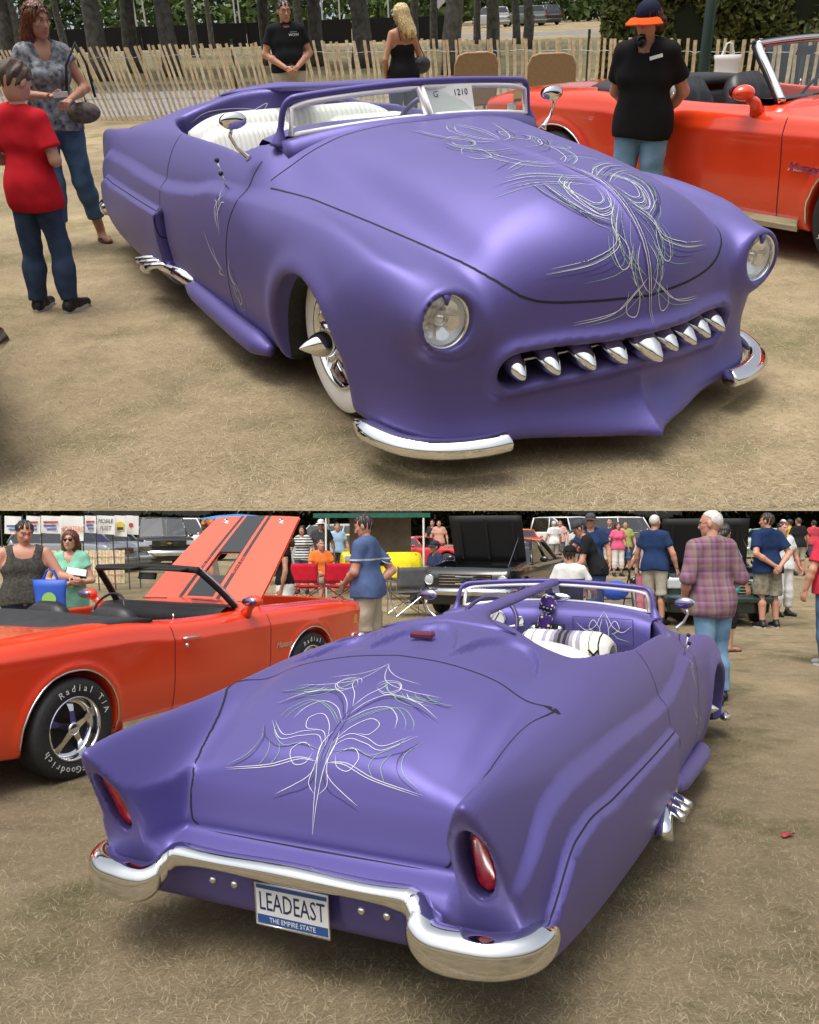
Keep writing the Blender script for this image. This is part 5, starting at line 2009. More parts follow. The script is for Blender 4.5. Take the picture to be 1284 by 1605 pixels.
    def shoes(self, m, sole=None, toe=(8, 8), flip=False):
        s = self.s
        for sd, an, kn, q in (('R', self.anR, self.knR, 1), ('L', self.anL, self.knL, -1)):
            a = R(-q * toe[0 if sd == 'R' else 1])
            fd = np.array([-math.sin(a), math.cos(a), 0]) * s
            if flip:
                base = np.array([an[0], an[1], .0])
                ring = []
                for t in np.linspace(0, 2 * math.pi, 20, endpoint=False):
                    ring.append((math.cos(t) * .045 * (1 + .15 * math.sin(t)), math.sin(t) * .13 + .055))
                c_, sn = math.cos(a), math.sin(a)
                MB().prism([(x * c_ - y * sn, x * sn + y * c_) for x, y in ring], .014, Matrix.Translation((an[0], an[1], max(.001, an[2] - .085 * s)))).build('sandal', m, self.root)
                p0 = an + fd * .10 + np.array([0, 0, -.045 * s])
                MB().tube([p0 + np.array([-.035, -.05, -.015]), p0 + np.array([0, 0, .012]), p0 + np.array([.035, -.05, -.015])], .006, 6).build('strap', m, self.root)
                continue
            g = an[2] - .085 * s
            b0 = np.array([an[0], an[1], g])
            up = np.array([0, 0, 1.0]) * s
            pr_ = [(b0 - fd * .035 + up * .045, b0 + fd * .06 + up * .05, .042 * s, .044 * s), (b0 + fd * .06 + up * .048, b0 + fd * .17 + up * .034, .045 * s, .036 * s), (b0 - fd * .02 + up * .05, an + up * .02, .042 * s, .046 * s)]
            f0 = blob(pr_, .02)
            f = lambda x, y, z: np.maximum(f0(x, y, z), g + .004 - z)
            lo, hi = bounds(pr_, .02)
            V, Q, N = surface_nets(f, lo, hi, .011 if self.lod == 0 else .02, 1)
            o = mesh_obj('shoe', V, Q, m, self.root, True)
            if sole is not None:
                ring = [(math.cos(t) * .045 * (1 + .12 * math.sin(t)), math.sin(t) * .135 + .06) for t in np.linspace(0, 2 * math.pi, 20, endpoint=False)]
                c_, sn = math.cos(a), math.sin(a)
                MB().prism([((x * c_ - y * sn) * s, (x * sn + y * c_) * s) for x, y in ring], .022, Matrix.Translation((an[0], an[1], g))).build('sole', sole, o)

    # ---- hair and headgear
    def hair(self, style, m, seed=5, length=.3):
        hf, rm, c, hs = self.head_field()
        rr = np.random.default_rng(seed)
        ph = rr.uniform(0, 6, 6)

        def f(x, y, z):
            q = np.stack([x - c[0], y - c[1], z - c[2]], -1) @ rm / hs
            X, Y, Z = q[..., 0], q[..., 1], q[..., 2]
            ang = np.arctan2(X, Y + .02)
            strand = .004 * np.sin(ang * 23 + ph[0] + 4 * np.sin(Z * 14 + ph[1])) + .003 * np.sin(ang * 41 + ph[2] + 3 * np.sin(Z * 22))
            cap = np.sqrt((X / .090) ** 2 + ((Y + .016) / .110) ** 2 + ((Z - .030) / .108) ** 2) - 1
            d = cap * .09
            if style == 'buzz':
                d = d + .008
                line = .045 + .55 * np.maximum(0, Y + .03) - .9 * np.maximum(0, -Y - .03)
                return smax(d + strand * .2, line * 1.0 - Z - .03 * (Y < -.02), .012) * hs
            if style == 'short':
                line = np.interp(Y, [-.12, -.06, -.015, .015, .045, .09], [-.09, -.075, -.035, .010, .055, .080]) + .006 * np.sin(ang * 13 + ph[4]) + .004 * np.sin(ang * 31)
                lump = .005 * np.sin(9 * ang + 30 * Z + ph[5]) + .004 * np.sin(17 * X * 9 + ph[1])
                return smax(d + .005 + strand * .35 + lump, (line - Z) * .8, .010) * hs
            # long and bob: falls at the sides and the back
            low = -.02 - length
            t = np.clip((.03 - Z) / max(length, .05), 0, 1)
            wd = .092 + .022 * np.sin(t * 2.4)
            dep = .075 + .015 * t
            yc = -.030 - .045 * t - (.0 if style == 'long' else 0)
            col = np.sqrt((X / wd) ** 2 + ((Y - yc) / dep) ** 2) - 1
            fall = smax(smax(col * .08, Z - .06, .03), low + .03 * np.sin(ang * 9 + ph[3]) - Z, .03)
            d = smin(d, fall, .03)
            d = d + strand * 1.4
            # face opening
            face = np.sqrt((X / .066) ** 2 + ((Y - .085) / .095) ** 2 + ((Z + .045) / .115) ** 2) - 1
            d = smax(d, -face * .07, .015)
            return d * hs
        r = .16 * hs
        lo, hi = c - r, c + r
        if style in ('long', 'bob'):
            lo = lo - np.array([0.02, .08, length * hs])
        V, Q, N = surface_nets(f, lo, hi, .009 if self.lod == 0 else .016, 1)
        return mesh_obj('hair', V, Q, m, self.root, True)

    def hm(self):
        m = Matrix.Translation(self.head) @ self.hrot.to_4x4() @ Matrix.Scale(self.s * self.hk * (.97 if self.female else 1), 4)
        return m

    def cap(self, m, brim_m, back=False):
        M = self.hm()
        rings = []
        for t in np.linspace(0, 1, 8):
            z = .045 + .098 * math.sin(t * math.pi / 2)
            r = math.cos(t * math.pi / 2) ** .7 if t < 1 else .02
            rings.append([M @ Vector((math.cos(a) * .092 * max(r, .02), math.sin(a) * .110 * max(r, .02) - .014, z)) for a in np.linspace(0, 2 * math.pi, 24, endpoint=False)])
        o = MB().loft(rings).build('cap', m, self.root, True)
        vs = []
        sg = -1 if back else 1
        for a in np.linspace(-1.15, 1.15, 15):
            for r, z in ((.095, .052), (.135, .048), (.178, .030 - .012 * abs(a))):
                vs.append(M @ Vector((math.sin(a) * r * .92, sg * (math.cos(a) * r * 1.06) - .012, z - .008 * a * a)))
        fs = []
        for i in range(14):
            for j in range(2):
                fs.append((i * 3 + j, i * 3 + j + 1, i * 3 + j + 4, i * 3 + j + 3))
        n = len(vs)
        vs2 = vs + [v - Vector((0, 0, .006)) for v in vs]
        fs2 = fs + [tuple(n + i for i in q[::-1]) for q in fs]
        MB().add(vs2, fs2).build('brim', brim_m, o, True)
        return o

    def sunglasses(self, on_head=False):
        M = self.hm()
        o = thing_part('sunglasses', self.root)
        dz, dy = (.085, -.035) if on_head else (0, 0)
        lm = mat('sunglass_lens', (.006, .006, .008), .08)
        for q in (-1, 1):
            MB().ball((0, 0, 0), (.026, .008, .019), 14, 8).build('lens', lm, o, True).matrix_local = M @ Matrix.Translation((q * .032, .090 + dy, .012 + dz))
            MB().tube([M @ Vector((q * .058, .082 + dy, .016 + dz)), M @ Vector((q * .082, .0 + dy, .014 + dz))], .003, 5).build('temple', lm, o)
        MB().tube([M @ Vector((-.012, .096 + dy, .018 + dz)), M @ Vector((.012, .096 + dy, .018 + dz))], .003, 5).build('bridge', lm, o)

    def glasses(self):
        M = self.hm()
        o = thing_part('glasses', self.root)
        gm = mat('spectacle_metal', (.08, .07, .06), .3, .8)
        for q in (-1, 1):
            MB().tube([M @ Vector((q * .032 + math.cos(a) * .022, .094, .010 + math.sin(a) * .016)) for a in np.linspace(0, 2 * math.pi, 16, endpoint=False)], .0018, 5, closed=True).build('rim', gm, o)
            MB().tube([M @ Vector((q * .055, .092, .016)), M @ Vector((q * .082, .0, .014))], .002, 5).build('temple', gm, o)

# ================================================================ grounds, fences, trees and other setting
def up_things(*os):
    UPPER_THINGS.extend(os)
    return os[0]


def dry_grass_mat(name, seed=0.0, path=False):
    m = mat(name, (.3, .22, .12), .95, spec=.1)
    nt = m.node_tree
    b = nt.nodes['Principled BSDF']
    tc = nt.nodes.new('ShaderNodeTexCoord')
    mp = nt.nodes.new('ShaderNodeMapping')
    mp.inputs['Location'].default_value = (seed, seed * 1.7, 0)
    nt.links.new(tc.outputs['Object'], mp.inputs['Vector'])

    def noise(sc, det, rough=.6, stretch=None):
        n = nt.nodes.new('ShaderNodeTexNoise')
        n.inputs['Scale'].default_value = sc
        n.inputs['Detail'].default_value = det
        n.inputs['Roughness'].default_value = rough
        if stretch:
            m2 = nt.nodes.new('ShaderNodeMapping')
            m2.inputs['Scale'].default_value = stretch
            nt.links.new(mp.outputs[0], m2.inputs['Vector'])
            nt.links.new(m2.outputs[0], n.inputs['Vector'])
        else:
            nt.links.new(mp.outputs[0], n.inputs['Vector'])
        return n

    def ramp(src, stops):
        r = nt.nodes.new('ShaderNodeValToRGB')
        e = r.color_ramp.elements
        for k, (p, c) in enumerate(stops):
            el = e[k] if k < 2 else e.new(p)
            el.position = p
            el.color = tuple(c) + (1,)
        nt.links.new(src, r.inputs['Fac'])
        return r

    def mix(f, a, c, mode='MIX'):
        x = nt.nodes.new('ShaderNodeMix')
        x.data_type = 'RGBA'
        x.blend_type = mode
        if hasattr(f, 'links') or not isinstance(f, float):
            nt.links.new(f, x.inputs['Factor'])
        else:
            x.inputs['Factor'].default_value = f
        nt.links.new(a, x.inputs['A'])
        nt.links.new(c, x.inputs['B'])
        return x.outputs['Result']
    fine = ramp(noise(190, 9, .8).outputs['Fac'], [(.30, (.148, .118, .074)), (.50, (.325, .262, .168)), (.68, (.505, .423, .292))])
    straw = ramp(noise(34, 9, .78, (1, 3.0, 1)).outputs['Fac'], [(.34, (.195, .156, .098)), (.66, (.445, .366, .245))])
    col = mix(.5, fine.outputs['Color'], straw.outputs['Color'])
    gm = ramp(noise(1.3, 5, .65).outputs['Fac'], [(.50, (0, 0, 0)), (.70, (.75, .75, .75))])
    gc = ramp(noise(40, 6, .7).outputs['Fac'], [(.3, (.05, .055, .02)), (.7, (.17, .17, .07))])
    col = mix(gm.outputs['Color'], col, gc.outputs['Color'])
    big = ramp(noise(.35, 4).outputs['Fac'], [(.35, (.72, .71, .70)), (.65, (1.10, 1.08, 1.04))])
    col = mix(1.0, col, big.outputs['Color'], 'MULTIPLY')
    med = ramp(noise(4.5, 7, .7).outputs['Fac'], [(.32, (.78, .775, .76)), (.66, (1.10, 1.09, 1.07))])
    col = mix(1.0, col, med.outputs['Color'], 'MULTIPLY')
    nt.links.new(col, b.inputs['Base Color'])
    bp = nt.nodes.new('ShaderNodeBump')
    bp.inputs['Strength'].default_value = .9
    bp.inputs['Distance'].default_value = .02
    nt.links.new(noise(150, 8, .85).outputs['Fac'], bp.inputs['Height'])
    nt.links.new(bp.outputs['Normal'], b.inputs['Normal'])
    return m


def blades(name, label, n, region, seed, z=.0, long=(.02, .055)):
    """short dead grass: thin bent slivers lying every way; region(rng, n) -> x, y"""
    r = np.random.default_rng(seed)
    x, y = region(r, n)
    n = len(x)
    a = r.uniform(0, 2 * np.pi, n)
    L = r.uniform(long[0], long[1], n)
    up = r.beta(1.1, 4.5, n) * .55
    w = r.uniform(.0003, .0008, n)
    dx, dy = np.cos(a), np.sin(a)
    hx = L * np.cos(up)
    hz = L * np.sin(up)
    b0 = np.stack([x - dy * w, y + dx * w, np.full(n, z)], 1)
    b1 = np.stack([x + dy * w, y - dx * w, np.full(n, z)], 1)
    m0 = np.stack([x + dx * hx * .55 - dy * w * .8, y + dy * hx * .55 + dx * w * .8, z + hz * .75 + .004], 1)
    m1 = np.stack([x + dx * hx * .55 + dy * w * .8, y + dy * hx * .55 - dx * w * .8, z + hz * .75 + .004], 1)
    tp = np.stack([x + dx * hx, y + dy * hx, z + hz * .9 + .003], 1)
    V = np.stack([b0, b1, m0, m1, tp], 1).reshape(-1, 3)
    i = np.arange(n) * 5
    F = [tuple(q) for q in np.stack([i, i + 1, i + 3, i + 2], 1).tolist()] + [tuple(q) for q in np.stack([i + 2, i + 3, i + 4], 1).tolist()]
    ms = [mat('straw_blades_%d' % k, c, .85, vary=.2, scale=30, spec=.15) for k, c in enumerate(((.46, .388, .258), (.38, .313, .20), (.27, .215, .132), (.25, .228, .125), (.51, .44, .305)))]
    o = mesh_obj(name, V, F, ms, None, False)
    pick_ = r.choice(5, n, p=(.32, .28, .20, .10, .10))
    o.data.polygons.foreach_set('material_index', np.concatenate([pick_, pick_]).astype(np.int32))
    return tag(o, label, kind='stuff')


GRASS_A = dry_grass_mat('dry_grass_upper', 3.0)
GRASS_B = dry_grass_mat('dry_grass_lower', 11.0)
FOLIAGE = mat('foliage', (.035, .066, .020), .7, color2=(.12, .175, .055), scale=.8, detail=6, spec=.2)
FOLIAGE_DARK = mat('foliage_dark', (.028, .050, .018), .75, color2=(.085, .13, .042), scale=.5, detail=6, spec=.2)
FOLIAGE_HEDGE = mat('foliage_hedge', (.05, .072, .02), .65, color2=(.17, .19, .065), scale=3.5, detail=7, spec=.25)
BARK = mat('bark', (.07, .065, .058), .95, color2=(.16, .15, .135), scale=7, bump=1.0, bscale=14)


def leaf_cloud(n, sampler, size, seed):
    r = np.random.default_rng(seed)
    P = sampler(r, n)
    n = len(P)
    d1 = r.normal(size=(n, 3))
    d1 /= np.linalg.norm(d1, axis=1)[:, None]
    d2 = np.cross(d1, r.normal(size=(n, 3)))
    d2 /= np.linalg.norm(d2, axis=1)[:, None]
    s = r.uniform(size[0], size[1], n)[:, None]
    V = np.stack([P - d1 * s, P + d2 * s * .55, P + d1 * s, P - d2 * s * .55], 1).reshape(-1, 3)
    i = np.arange(n) * 4
    return V, np.stack([i, i + 1, i + 2, i + 3], 1)


def clumpy(r, n, centres, radii):
    k = r.integers(0, len(centres), n)
    d = r.normal(size=(n, 3))
    d /= np.linalg.norm(d, axis=1)[:, None]
    return centres[k] + d * radii[k][:, None] * r.uniform(.5, 1.05, n)[:, None] ** .6


def make_tree(seed, hgt=9.0, r0=.28, leaves=1500):
    r = np.random.default_rng(seed)
    t = thing('shade_tree', 'x', 'tree')
    pth = [(r.normal() * .04 * i, r.normal() * .04 * i, hgt * .62 * i / 8) for i in range(9)]
    rad = [r0 * (1.22 if i == 0 else 1.0 if i == 1 else 1 - .06 * i) for i in range(9)]
    pth.insert(1, (0, 0, .35))
    rad.insert(1, r0 * 1.05)
    mb = MB().tube(pth, rad, 12)
    for k in range(7):
        a = k * 2.4 + r.uniform(0, 1)
        z0 = hgt * (.34 + .035 * k)
        e = (math.cos(a) * hgt * .24, math.sin(a) * hgt * .24, z0 + hgt * .18)
        mb.tube([(0, 0, z0), (e[0] * .5, e[1] * .5, z0 + hgt * .07), e], [r0 * .4, r0 * .25, r0 * .08], 7)
    mb.build('trunk', BARK, t, True)
    cs = np.array([(r.normal() * hgt * .17, r.normal() * hgt * .17, hgt * r.uniform(.48, .98)) for _ in range(26)])
    rs = r.uniform(.08, .15, 26) * hgt
    V, F = leaf_cloud(leaves, lambda q, n: clumpy(q, n, cs, rs), (.12, .28), seed)
    mesh_obj('crown', V, F, FOLIAGE, t, False)
    return t


# ---- lower field
g = MB().add([(-170, -60, 0), (170, -60, 0), (170, 150, 0), (-170, 150, 0)], [(0, 1, 2, 3)]).build('ground', GRASS_B)
tag(g, 'mown dry straw coloured show field in the lower picture', kind='structure')


def reg_low(r, n):
    # denser close to the viewer
    u = r.uniform(0, 1, n)
    y = 2.6 + 9.5 * u ** 1.6
    x = r.uniform(-1, 1, n) * (.50 * y + .5)
    return x, y


blades('grass', 'short dead straw coloured grass blades on the lower field', 120000, reg_low, 21)

# ---- upper field: a terrace with a thick sloping bank behind its front lip
def lip(x):
    return 2.79 + (2.68 - 2.90) / (1.42 + 1.50) * (x - 0.0)


xs = np.linspace(-5, 5, 11)
top_front = [(x, lip(x), 0) for x in xs]
far_y, far_w = 170.0, 130.0
top_far = [(x / 5 * far_w, far_y, 0) for x in xs]
bot_far = [(x / 5 * far_w, far_y, -(far_y - 2.8) * math.tan(R(20))) for x in xs]
n = len(xs)
vs = top_front + top_far + bot_far
fs = [(i, i + 1, n + i + 1, n + i) for i in range(n - 1)] + [(i + 1, i, 2 * n + i, 2 * n + i + 1) for i in range(n - 1)] + [(0, n, 2 * n), (n - 1, 3 * n - 1, 2 * n - 1)] + [(n + i, n + i + 1, 2 * n + i + 1, 2 * n + i) for i in range(n - 1)]
ug = MB().add(vs, fs).build('terrain', GRASS_A)
tag(ug, 'mown dry straw coloured show field in the upper picture', kind='structure')
up_things(ug)


def reg_up(r, n):
    u = r.uniform(0, 1, n)
    y = 2.72 + 8.5 * u ** 1.7
    x = r.uniform(-1, 1, n) * (.47 * y + .35)
    k = y > lip(x) + .012
    return x[k], y[k]


up_things(blades('grass', 'short dead straw coloured grass blades on the upper field', 120000, reg_up, 22))
# path and road behind the fence
pv = MB().add([(-40, 19.0, .004), (-2.0, 18.2, .004), (-2.5, 27, .004), (-40, 30, .004)], [(0, 1, 2, 3)]).build('path', mat('pale_asphalt', (.22, .22, .23), .9, vary=.15, scale=3))
tag(pv, 'pale grey asphalt path behind the slatted fence', kind='structure')
rd = MB().add([(-10, 66, .004), (60, 48, .004), (60, 55, .004), (-10, 74, .004)], [(0, 1, 2, 3)]).build('road', mat('road_grey', (.17, .17, .18), .9, vary=.15, scale=2))
tag(rd, 'grey road far behind the trees', kind='structure')
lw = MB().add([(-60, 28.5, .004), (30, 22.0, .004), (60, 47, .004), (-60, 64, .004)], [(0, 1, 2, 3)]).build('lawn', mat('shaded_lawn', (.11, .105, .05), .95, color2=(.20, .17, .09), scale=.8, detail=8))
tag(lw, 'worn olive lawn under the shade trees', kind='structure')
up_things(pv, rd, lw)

# slatted snow fence: pickets wired together on steel posts
fence = thing('picket_fence', 'wooden slatted snow fence, leaning pickets wired together', 'fence')
up_things(fence)
fpath = spline([(-12.5, 19.6), (-9, 18.9), (-5.4, 17.7), (-1.2, 16.4), (2.2, 15.0), (4.6, 13.4), (7.5, 11.6), (11, 9.8)], 30)
fl = [0]
for i in range(1, len(fpath)):
    fl.append(fl[-1] + float(np.linalg.norm(fpath[i] - fpath[i - 1])))
tot = fl[-1]


def fence_at(d):
    return np.array([np.interp(d, fl, [p[0] for p in fpath]), np.interp(d, fl, [p[1] for p in fpath])])


PM = [mat('picket_wood_%d' % k, c, .85, vary=.25, scale=14) for k, c in enumerate(((.66, .52, .34), (.72, .60, .43), (.56, .45, .30)))]
pick = []
for k in range(3):
    pm = MB().box((0, 0, .5), (.045, .012, 1.0)).build('picket', PM[k])
    pick.append(pm.data)
    bpy.data.objects.remove(pm)
tops, mids = [], []
d = 0.0
rp = random.Random(4)
while d < tot:
    c = fence_at(d)
    e = fence_at(min(tot, d + .2))
    a = math.atan2(e[1] - c[1], e[0] - c[0]) if d + .2 < tot else a
    lean = np.interp(c[0], [-12, -5.5, -2.2, 0.5, 2.5, 11], [-22, -20, -12, -5, -2, 1]) + rp.uniform(-2.2, 2.2)
    hgt = np.interp(c[0], [-12, -5, 0, 3, 6, 11], [1.26, 1.24, 1.17, 1.12, 1.05, 1.0]) + rp.uniform(-.015, .015)
    o = bpy.data.objects.new('picket', pick[rp.randrange(3)])
    link(o, fence)
    o.location = (c[0], c[1], 0)
    o.rotation_euler = (R(rp.uniform(-2, 2)), R(lean), a)
    o.scale = (rp.uniform(.85, 1.15), 1, hgt)
    sn, cs = math.sin(R(lean)), math.cos(R(lean))
    tops.append((c[0] + sn * hgt * .86 * math.cos(a), c[1] + sn * hgt * .86 * math.sin(a) - .008, hgt * .86 * cs))
    mids.append((c[0] + sn * hgt * .30 * math.cos(a), c[1] + sn * hgt * .30 * math.sin(a) - .008, hgt * .30 * cs))
    d += .104
for pts in (tops, mids):
    MB().tube(pts, .004, 5).build('wire', mat('fence_wire', (.25, .25, .26), .5, .7), fence)
for dd in np.arange(1.2, tot, 3.0):
    c = fence_at(dd)
    MB().box((c[0], c[1] + .03, .62), (.035, .03, 1.24)).build('post', mat('post_green', (.02, .05, .03), .6), fence)

# hedge beyond the fence
def hedge(name, label, x0, x1, y, hgt, dep, n, seed, rot=0.0):
    t = thing(name, label, 'hedge', ((x0 + x1) / 2, y, 0), rot)
    L = x1 - x0
    MB().box((0, 0, hgt * .48), (L - .3, dep - .3, hgt * .94)).build('core', mat('hedge_core', (.012, .018, .006), .95), t)

    def smp(r, n):
        k = r.uniform(0, 1, n)
        x = r.uniform(-L / 2, L / 2, n)
        bump = .12 * np.sin(x * 3.1) + .10 * np.sin(x * 1.3 + 1) + .08 * np.sin(x * 7)
        z = r.uniform(.0, hgt, n)
        yy = -dep / 2 + bump + .10 * np.sin(z * 5 + x * 2) + r.uniform(-.02, .16, n)
        topm = k > .86
        z = np.where(topm, hgt + bump * .6 - r.uniform(0, .15, n), z)
        yy = np.where(topm, r.uniform(-dep / 2, dep / 2, n), yy)
        return np.stack([x, yy, z], 1)
    V, F = leaf_cloud(n, smp, (.05, .095), seed)
    mesh_obj('leaves', V, F, FOLIAGE_HEDGE, t, False)
    return t


up_things(hedge('hedge', 'tall clipped leafy hedge behind the slatted fence', 3.6, 17.0, 16.9, 3.2, 1.6, 70000, 31, -10))
up_things(hedge('round_bush', 'low dark rounded bush by the far road', 11.6, 14.6, 56.0, 1.15, 2.2, 1800, 32))

# trees behind the fence, one thing each
TREES = [(6, 33, .34), (26, 44, .26), (148, 30, .40), (203, 34, .36), (261, 31, .38), (302, 46, .25), (418, 36, .30), (470, 48, .30), (494, 34, .33), (565, 32, .42), (650, 42, .24), (680, 46, .24), (708, 27, .36), (748, 50, .24), (773, 36, .33), (810, 48, .25), (828, 42, .30), (330, 58, .22), (96, 52, .26)]
protos = [make_tree(50 + k, 10 + k) for k in range(3)]
ORD = ['first', 'second', 'third', 'fourth', 'fifth', 'sixth', 'seventh', 'eighth', 'ninth', 'tenth', 'eleventh', 'twelfth', 'thirteenth', 'fourteenth', 'fifteenth', 'sixteenth', 'seventeenth', 'eighteenth', 'nineteenth']
V_UP = view_matrix(1.556, -29.23, -2.09)


def up_at(px, Y):
    """x of the field point that stands at depth Y on the sight line of column px near the far edge"""
    dcol = V_UP.to_3x3() @ Vector(((px - 642) / 1403.8, (802.5 - 50) / 1403.8, -1))
    return dcol.x / dcol.y * Y


used = [False] * 3
order = sorted(range(len(TREES)), key=lambda i: TREES[i][0])
for rank, i in enumerate(order):
    px, Y, r0 = TREES[i]
    k = i % 3
    if not used[k]:
        t = protos[k]
        used[k] = True
    else:
        t = copy_tree(protos[k])
    t.location = (up_at(px, Y), Y, 0)
    t.rotation_euler = (0, 0, rank * 1.3)
    sc_ = r0 / .28 * .72
    t.scale = (sc_, sc_, 1.1)
    tag(t, 'shade tree trunk behind the fence, %s from the left along the row' % ORD[rank], 'tree', 'shade trees behind the fence')
    up_things(t)

# dark treeline far behind, low black wall, flag poles, far road sign
def treeline(name, label, x0, x1, y, hgt, n, seed, m, dep=8, size=(.25, .7)):
    def smp(r, n):
        x = r.uniform(x0, x1, n)
        top = hgt * (.75 + .18 * np.sin(x * .31 + seed) + .12 * np.sin(x * .83))
        z = top * r.uniform(.02, 1, n) ** .8
        yy = y + dep * r.uniform(-.5, .5, n)
        return np.stack([x, yy, z], 1)
    V, F = leaf_cloud(n, smp, size, seed)
    o = mesh_obj(name, V, F, m, None, False)
    return tag(o, label, kind='stuff')


up_things(treeline('treeline', 'far mixed green wood behind the upper field', -110, 110, 118, 9, 22000, 41, FOLIAGE_DARK))
up_things(treeline('woods', 'brighter green trees beyond the far road', -30, 100, 106, 5, 7000, 42, FOLIAGE, 5))
bw = thing('low_wall', 'long low black screen fence beyond the shade trees', 'wall', (-17, 60, 0), 0)
for k in range(14):
    MB().box((-21 + k * 3.1, 0, .62), (3.02, .12, 1.24)).build('panel', mat('screen_black', (.008, .009, .010), .9), bw)
    MB().box((-22.5 + k * 3.1, -.04, .66), (.10, .10, 1.32)).build('post', mat('screen_black'), bw)
up_things(bw)
for k, (px, Y) in enumerate(((216, 70), (230, 74), (371, 72), (378, 78), (507, 70), (534, 76), (572, 66), (610, 72))):
    o = MB().tube([(0, 0, 0), (0, 0, 7)], [.06, .04], 8).build('flag_pole', mat('pole_white', (.6, .6, .6), .5))
    MB().ball((0, 0, 7.05), .09, 8, 6).build('finial', mat('pole_white'), o)
    o.location = (up_at(px, Y), Y, 0)
    tag(o, 'thin white pole beyond the black screen, %s from the left' % ORD[k], 'pole', 'thin white poles behind the trees')
    up_things(o)
sg = thing('road_sign', 'small white diamond road sign by the far road', 'sign', (up_at(688, 62), 62, 0))
MB().box((0, 0, 1.0), (.06, .06, 2.0)).build('post', STEEL, sg)
MB().prism([(0, -.42), (.42, 0), (0, .42), (-.42, 0)], .02, basis((0, -.06, 2.0), (1, 0, 0), (0, 0, 1))).build('sign_face', WHITEPAINT, sg)
up_things(sg)
lp_ = thing('lamp_post', 'dark green metal post standing before the hedge', 'post', (up_at(1110, 11.5), 11.5, 0))
MB().tube([(0, 0, 0), (0, 0, .3), (0, 0, 4.5)], [.09, .065, .055], 14).build('shaft', mat('post_dark_green', (.010, .028, .020), .45), lp_, True)
MB().lathe([(.12, 0), (.12, .05), (.09, .08)], 16).build('base', mat('post_dark_green'), lp_, True)
up_things(lp_)


# wicker lawn chairs by the fence
def wicker_chair(x, y, rz, label):
    t = thing('wicker_chair', label, 'chair', (x, y, 0), rz, 'wicker chairs by the fence')
    wm = mat('wicker', (.30, .19, .10), .8, color2=(.42, .29, .17), scale=90, bump=.8, bscale=120)
    out = [(-.28, 0), (-.28, .50), (-.24, .60), (-.15, .63), (.15, .63), (.24, .60), (.28, .50), (.28, 0)]
    MB().prism(out, .035, basis((0, -.24, .42), (1, 0, 0), (0, -.18, 1))).build('backrest', wm, t)
    P = [basis((0, -.24, .42), (1, 0, 0), (0, -.18, 1)) @ Vector((a, b, .017)) for a, b in out]
    MB().tube(P, .02, 8).build('back_rim', wm, t, True)
    MB().box((0, .02, .41), (.54, .52, .04)).build('seat', wm, t)
    for sx in (-1, 1):
        for sy in (-1, 1):
            MB().tube([(sx * .25, sy * .22, .40), (sx * .26, sy * .24, 0)], .018, 8).build('leg', wm, t)
        MB().tube([(sx * .28, -.26, .66), (sx * .29, .20, .64), (sx * .27, .24, .40)], .018, 8).build('armrest', wm, t, True)
    return up_things(t)


# ---- lower field background
treeline('treeline', 'dark wooded edge far behind the lower field', -62, 62, 73, 3.4, 26000, 43, FOLIAGE_DARK, 5, (.12, .36))

# ================================================================ placing the cars
def place(o, x, y, rz, z=0.0):
    o.location = (x, y, z)
    o.rotation_euler = (0, 0, R(rz))
    return o


def low_x(px, Y):
    return (px - 642) / 1403.8 * Y


merc, merc_bvh = build_merc()
place(merc, .64, 5.44, 64.33)
tag(merc, 'purple custom convertible seen from behind with chrome rear bumper and LEADEAST plate', 'car', 'purple convertible seen twice')
merc_up = copy_tree(merc)
place(merc_up, -.27, 5.41, -61.73)
tag(merc_up, 'purple custom convertible seen from the front with chrome shark tooth grille', 'car', 'purple convertible seen twice')
up_things(merc_up)
pony, pony_hood = build_pony()
place(pony, -2.35, 7.51, 62.1)
tag(pony, 'orange convertible with raised black striped hood and white lettered tyres', 'car', 'orange convertible seen twice')
pony_up = copy_tree(pony)
for c_ in pony_up.children:
    if c_.name.startswith('hood'):
        c_.rotation_euler = (0, 0, 0)
pony_hood.rotation_euler = (0, -R(43), 0)
place(pony_up, 2.82, 7.28, -56)
tag(pony_up, 'orange convertible with closed hood parked behind the man in the cap', 'car', 'orange convertible seen twice')
up_things(pony_up)

bc = plain_car('black_coupe', 'black vintage coupe with hood raised behind the purple car', MOTORBLACK, 'coupe', 4.6, 1.73, hood_open=70, hood_len=.93)
place(bc, low_x(795, 16.6), 17.6, -112)
MB().box((2.335, 0, .66), (.02, .12, .06)).build('grille_emblem', CHROME, bc)
MB().tube([(2.335, -.16, .66), (2.335, -.16, .60), (2.335, .16, .60), (2.335, .16, .72), (2.335, -.16, .72)], .006, 5).build('grille_surround', CHROME, bc)
gc = plain_car('dark_green_car', 'dark green black car with hood raised behind the plaid shirt man', GREENBLACK, 'hatch', 4.5, 1.76, hood_open=72, hood_len=.88)
place(gc, low_x(1098, 15.9), 16.3, -98)
suv = plain_car('black_suv', 'black full size utility vehicle parked beyond the banners', MOTORBLACK, 'suv', 5.2, 2.0)
place(suv, low_x(245, 34.5), 34.8, -66)
MB().box((2.66, 0, .62), (.02, .30, .15)).build('licence_plate', mat('plate_pale', (.6, .55, .5), .5), suv)
MB().prism([(-.09, -.018), (-.03, -.018), (-.03, -.04), (.03, -.04), (.03, -.018), (.09, -.018), (.09, .018), (.03, .018), (.03, .04), (-.03, .04), (-.03, .018), (-.09, .018)], .02, basis((2.63, 0, .94), (0, 1, 0), (0, 0, 1))).build('grille_badge', mat('gold_badge', (.6, .42, .1), .3, .8), suv)
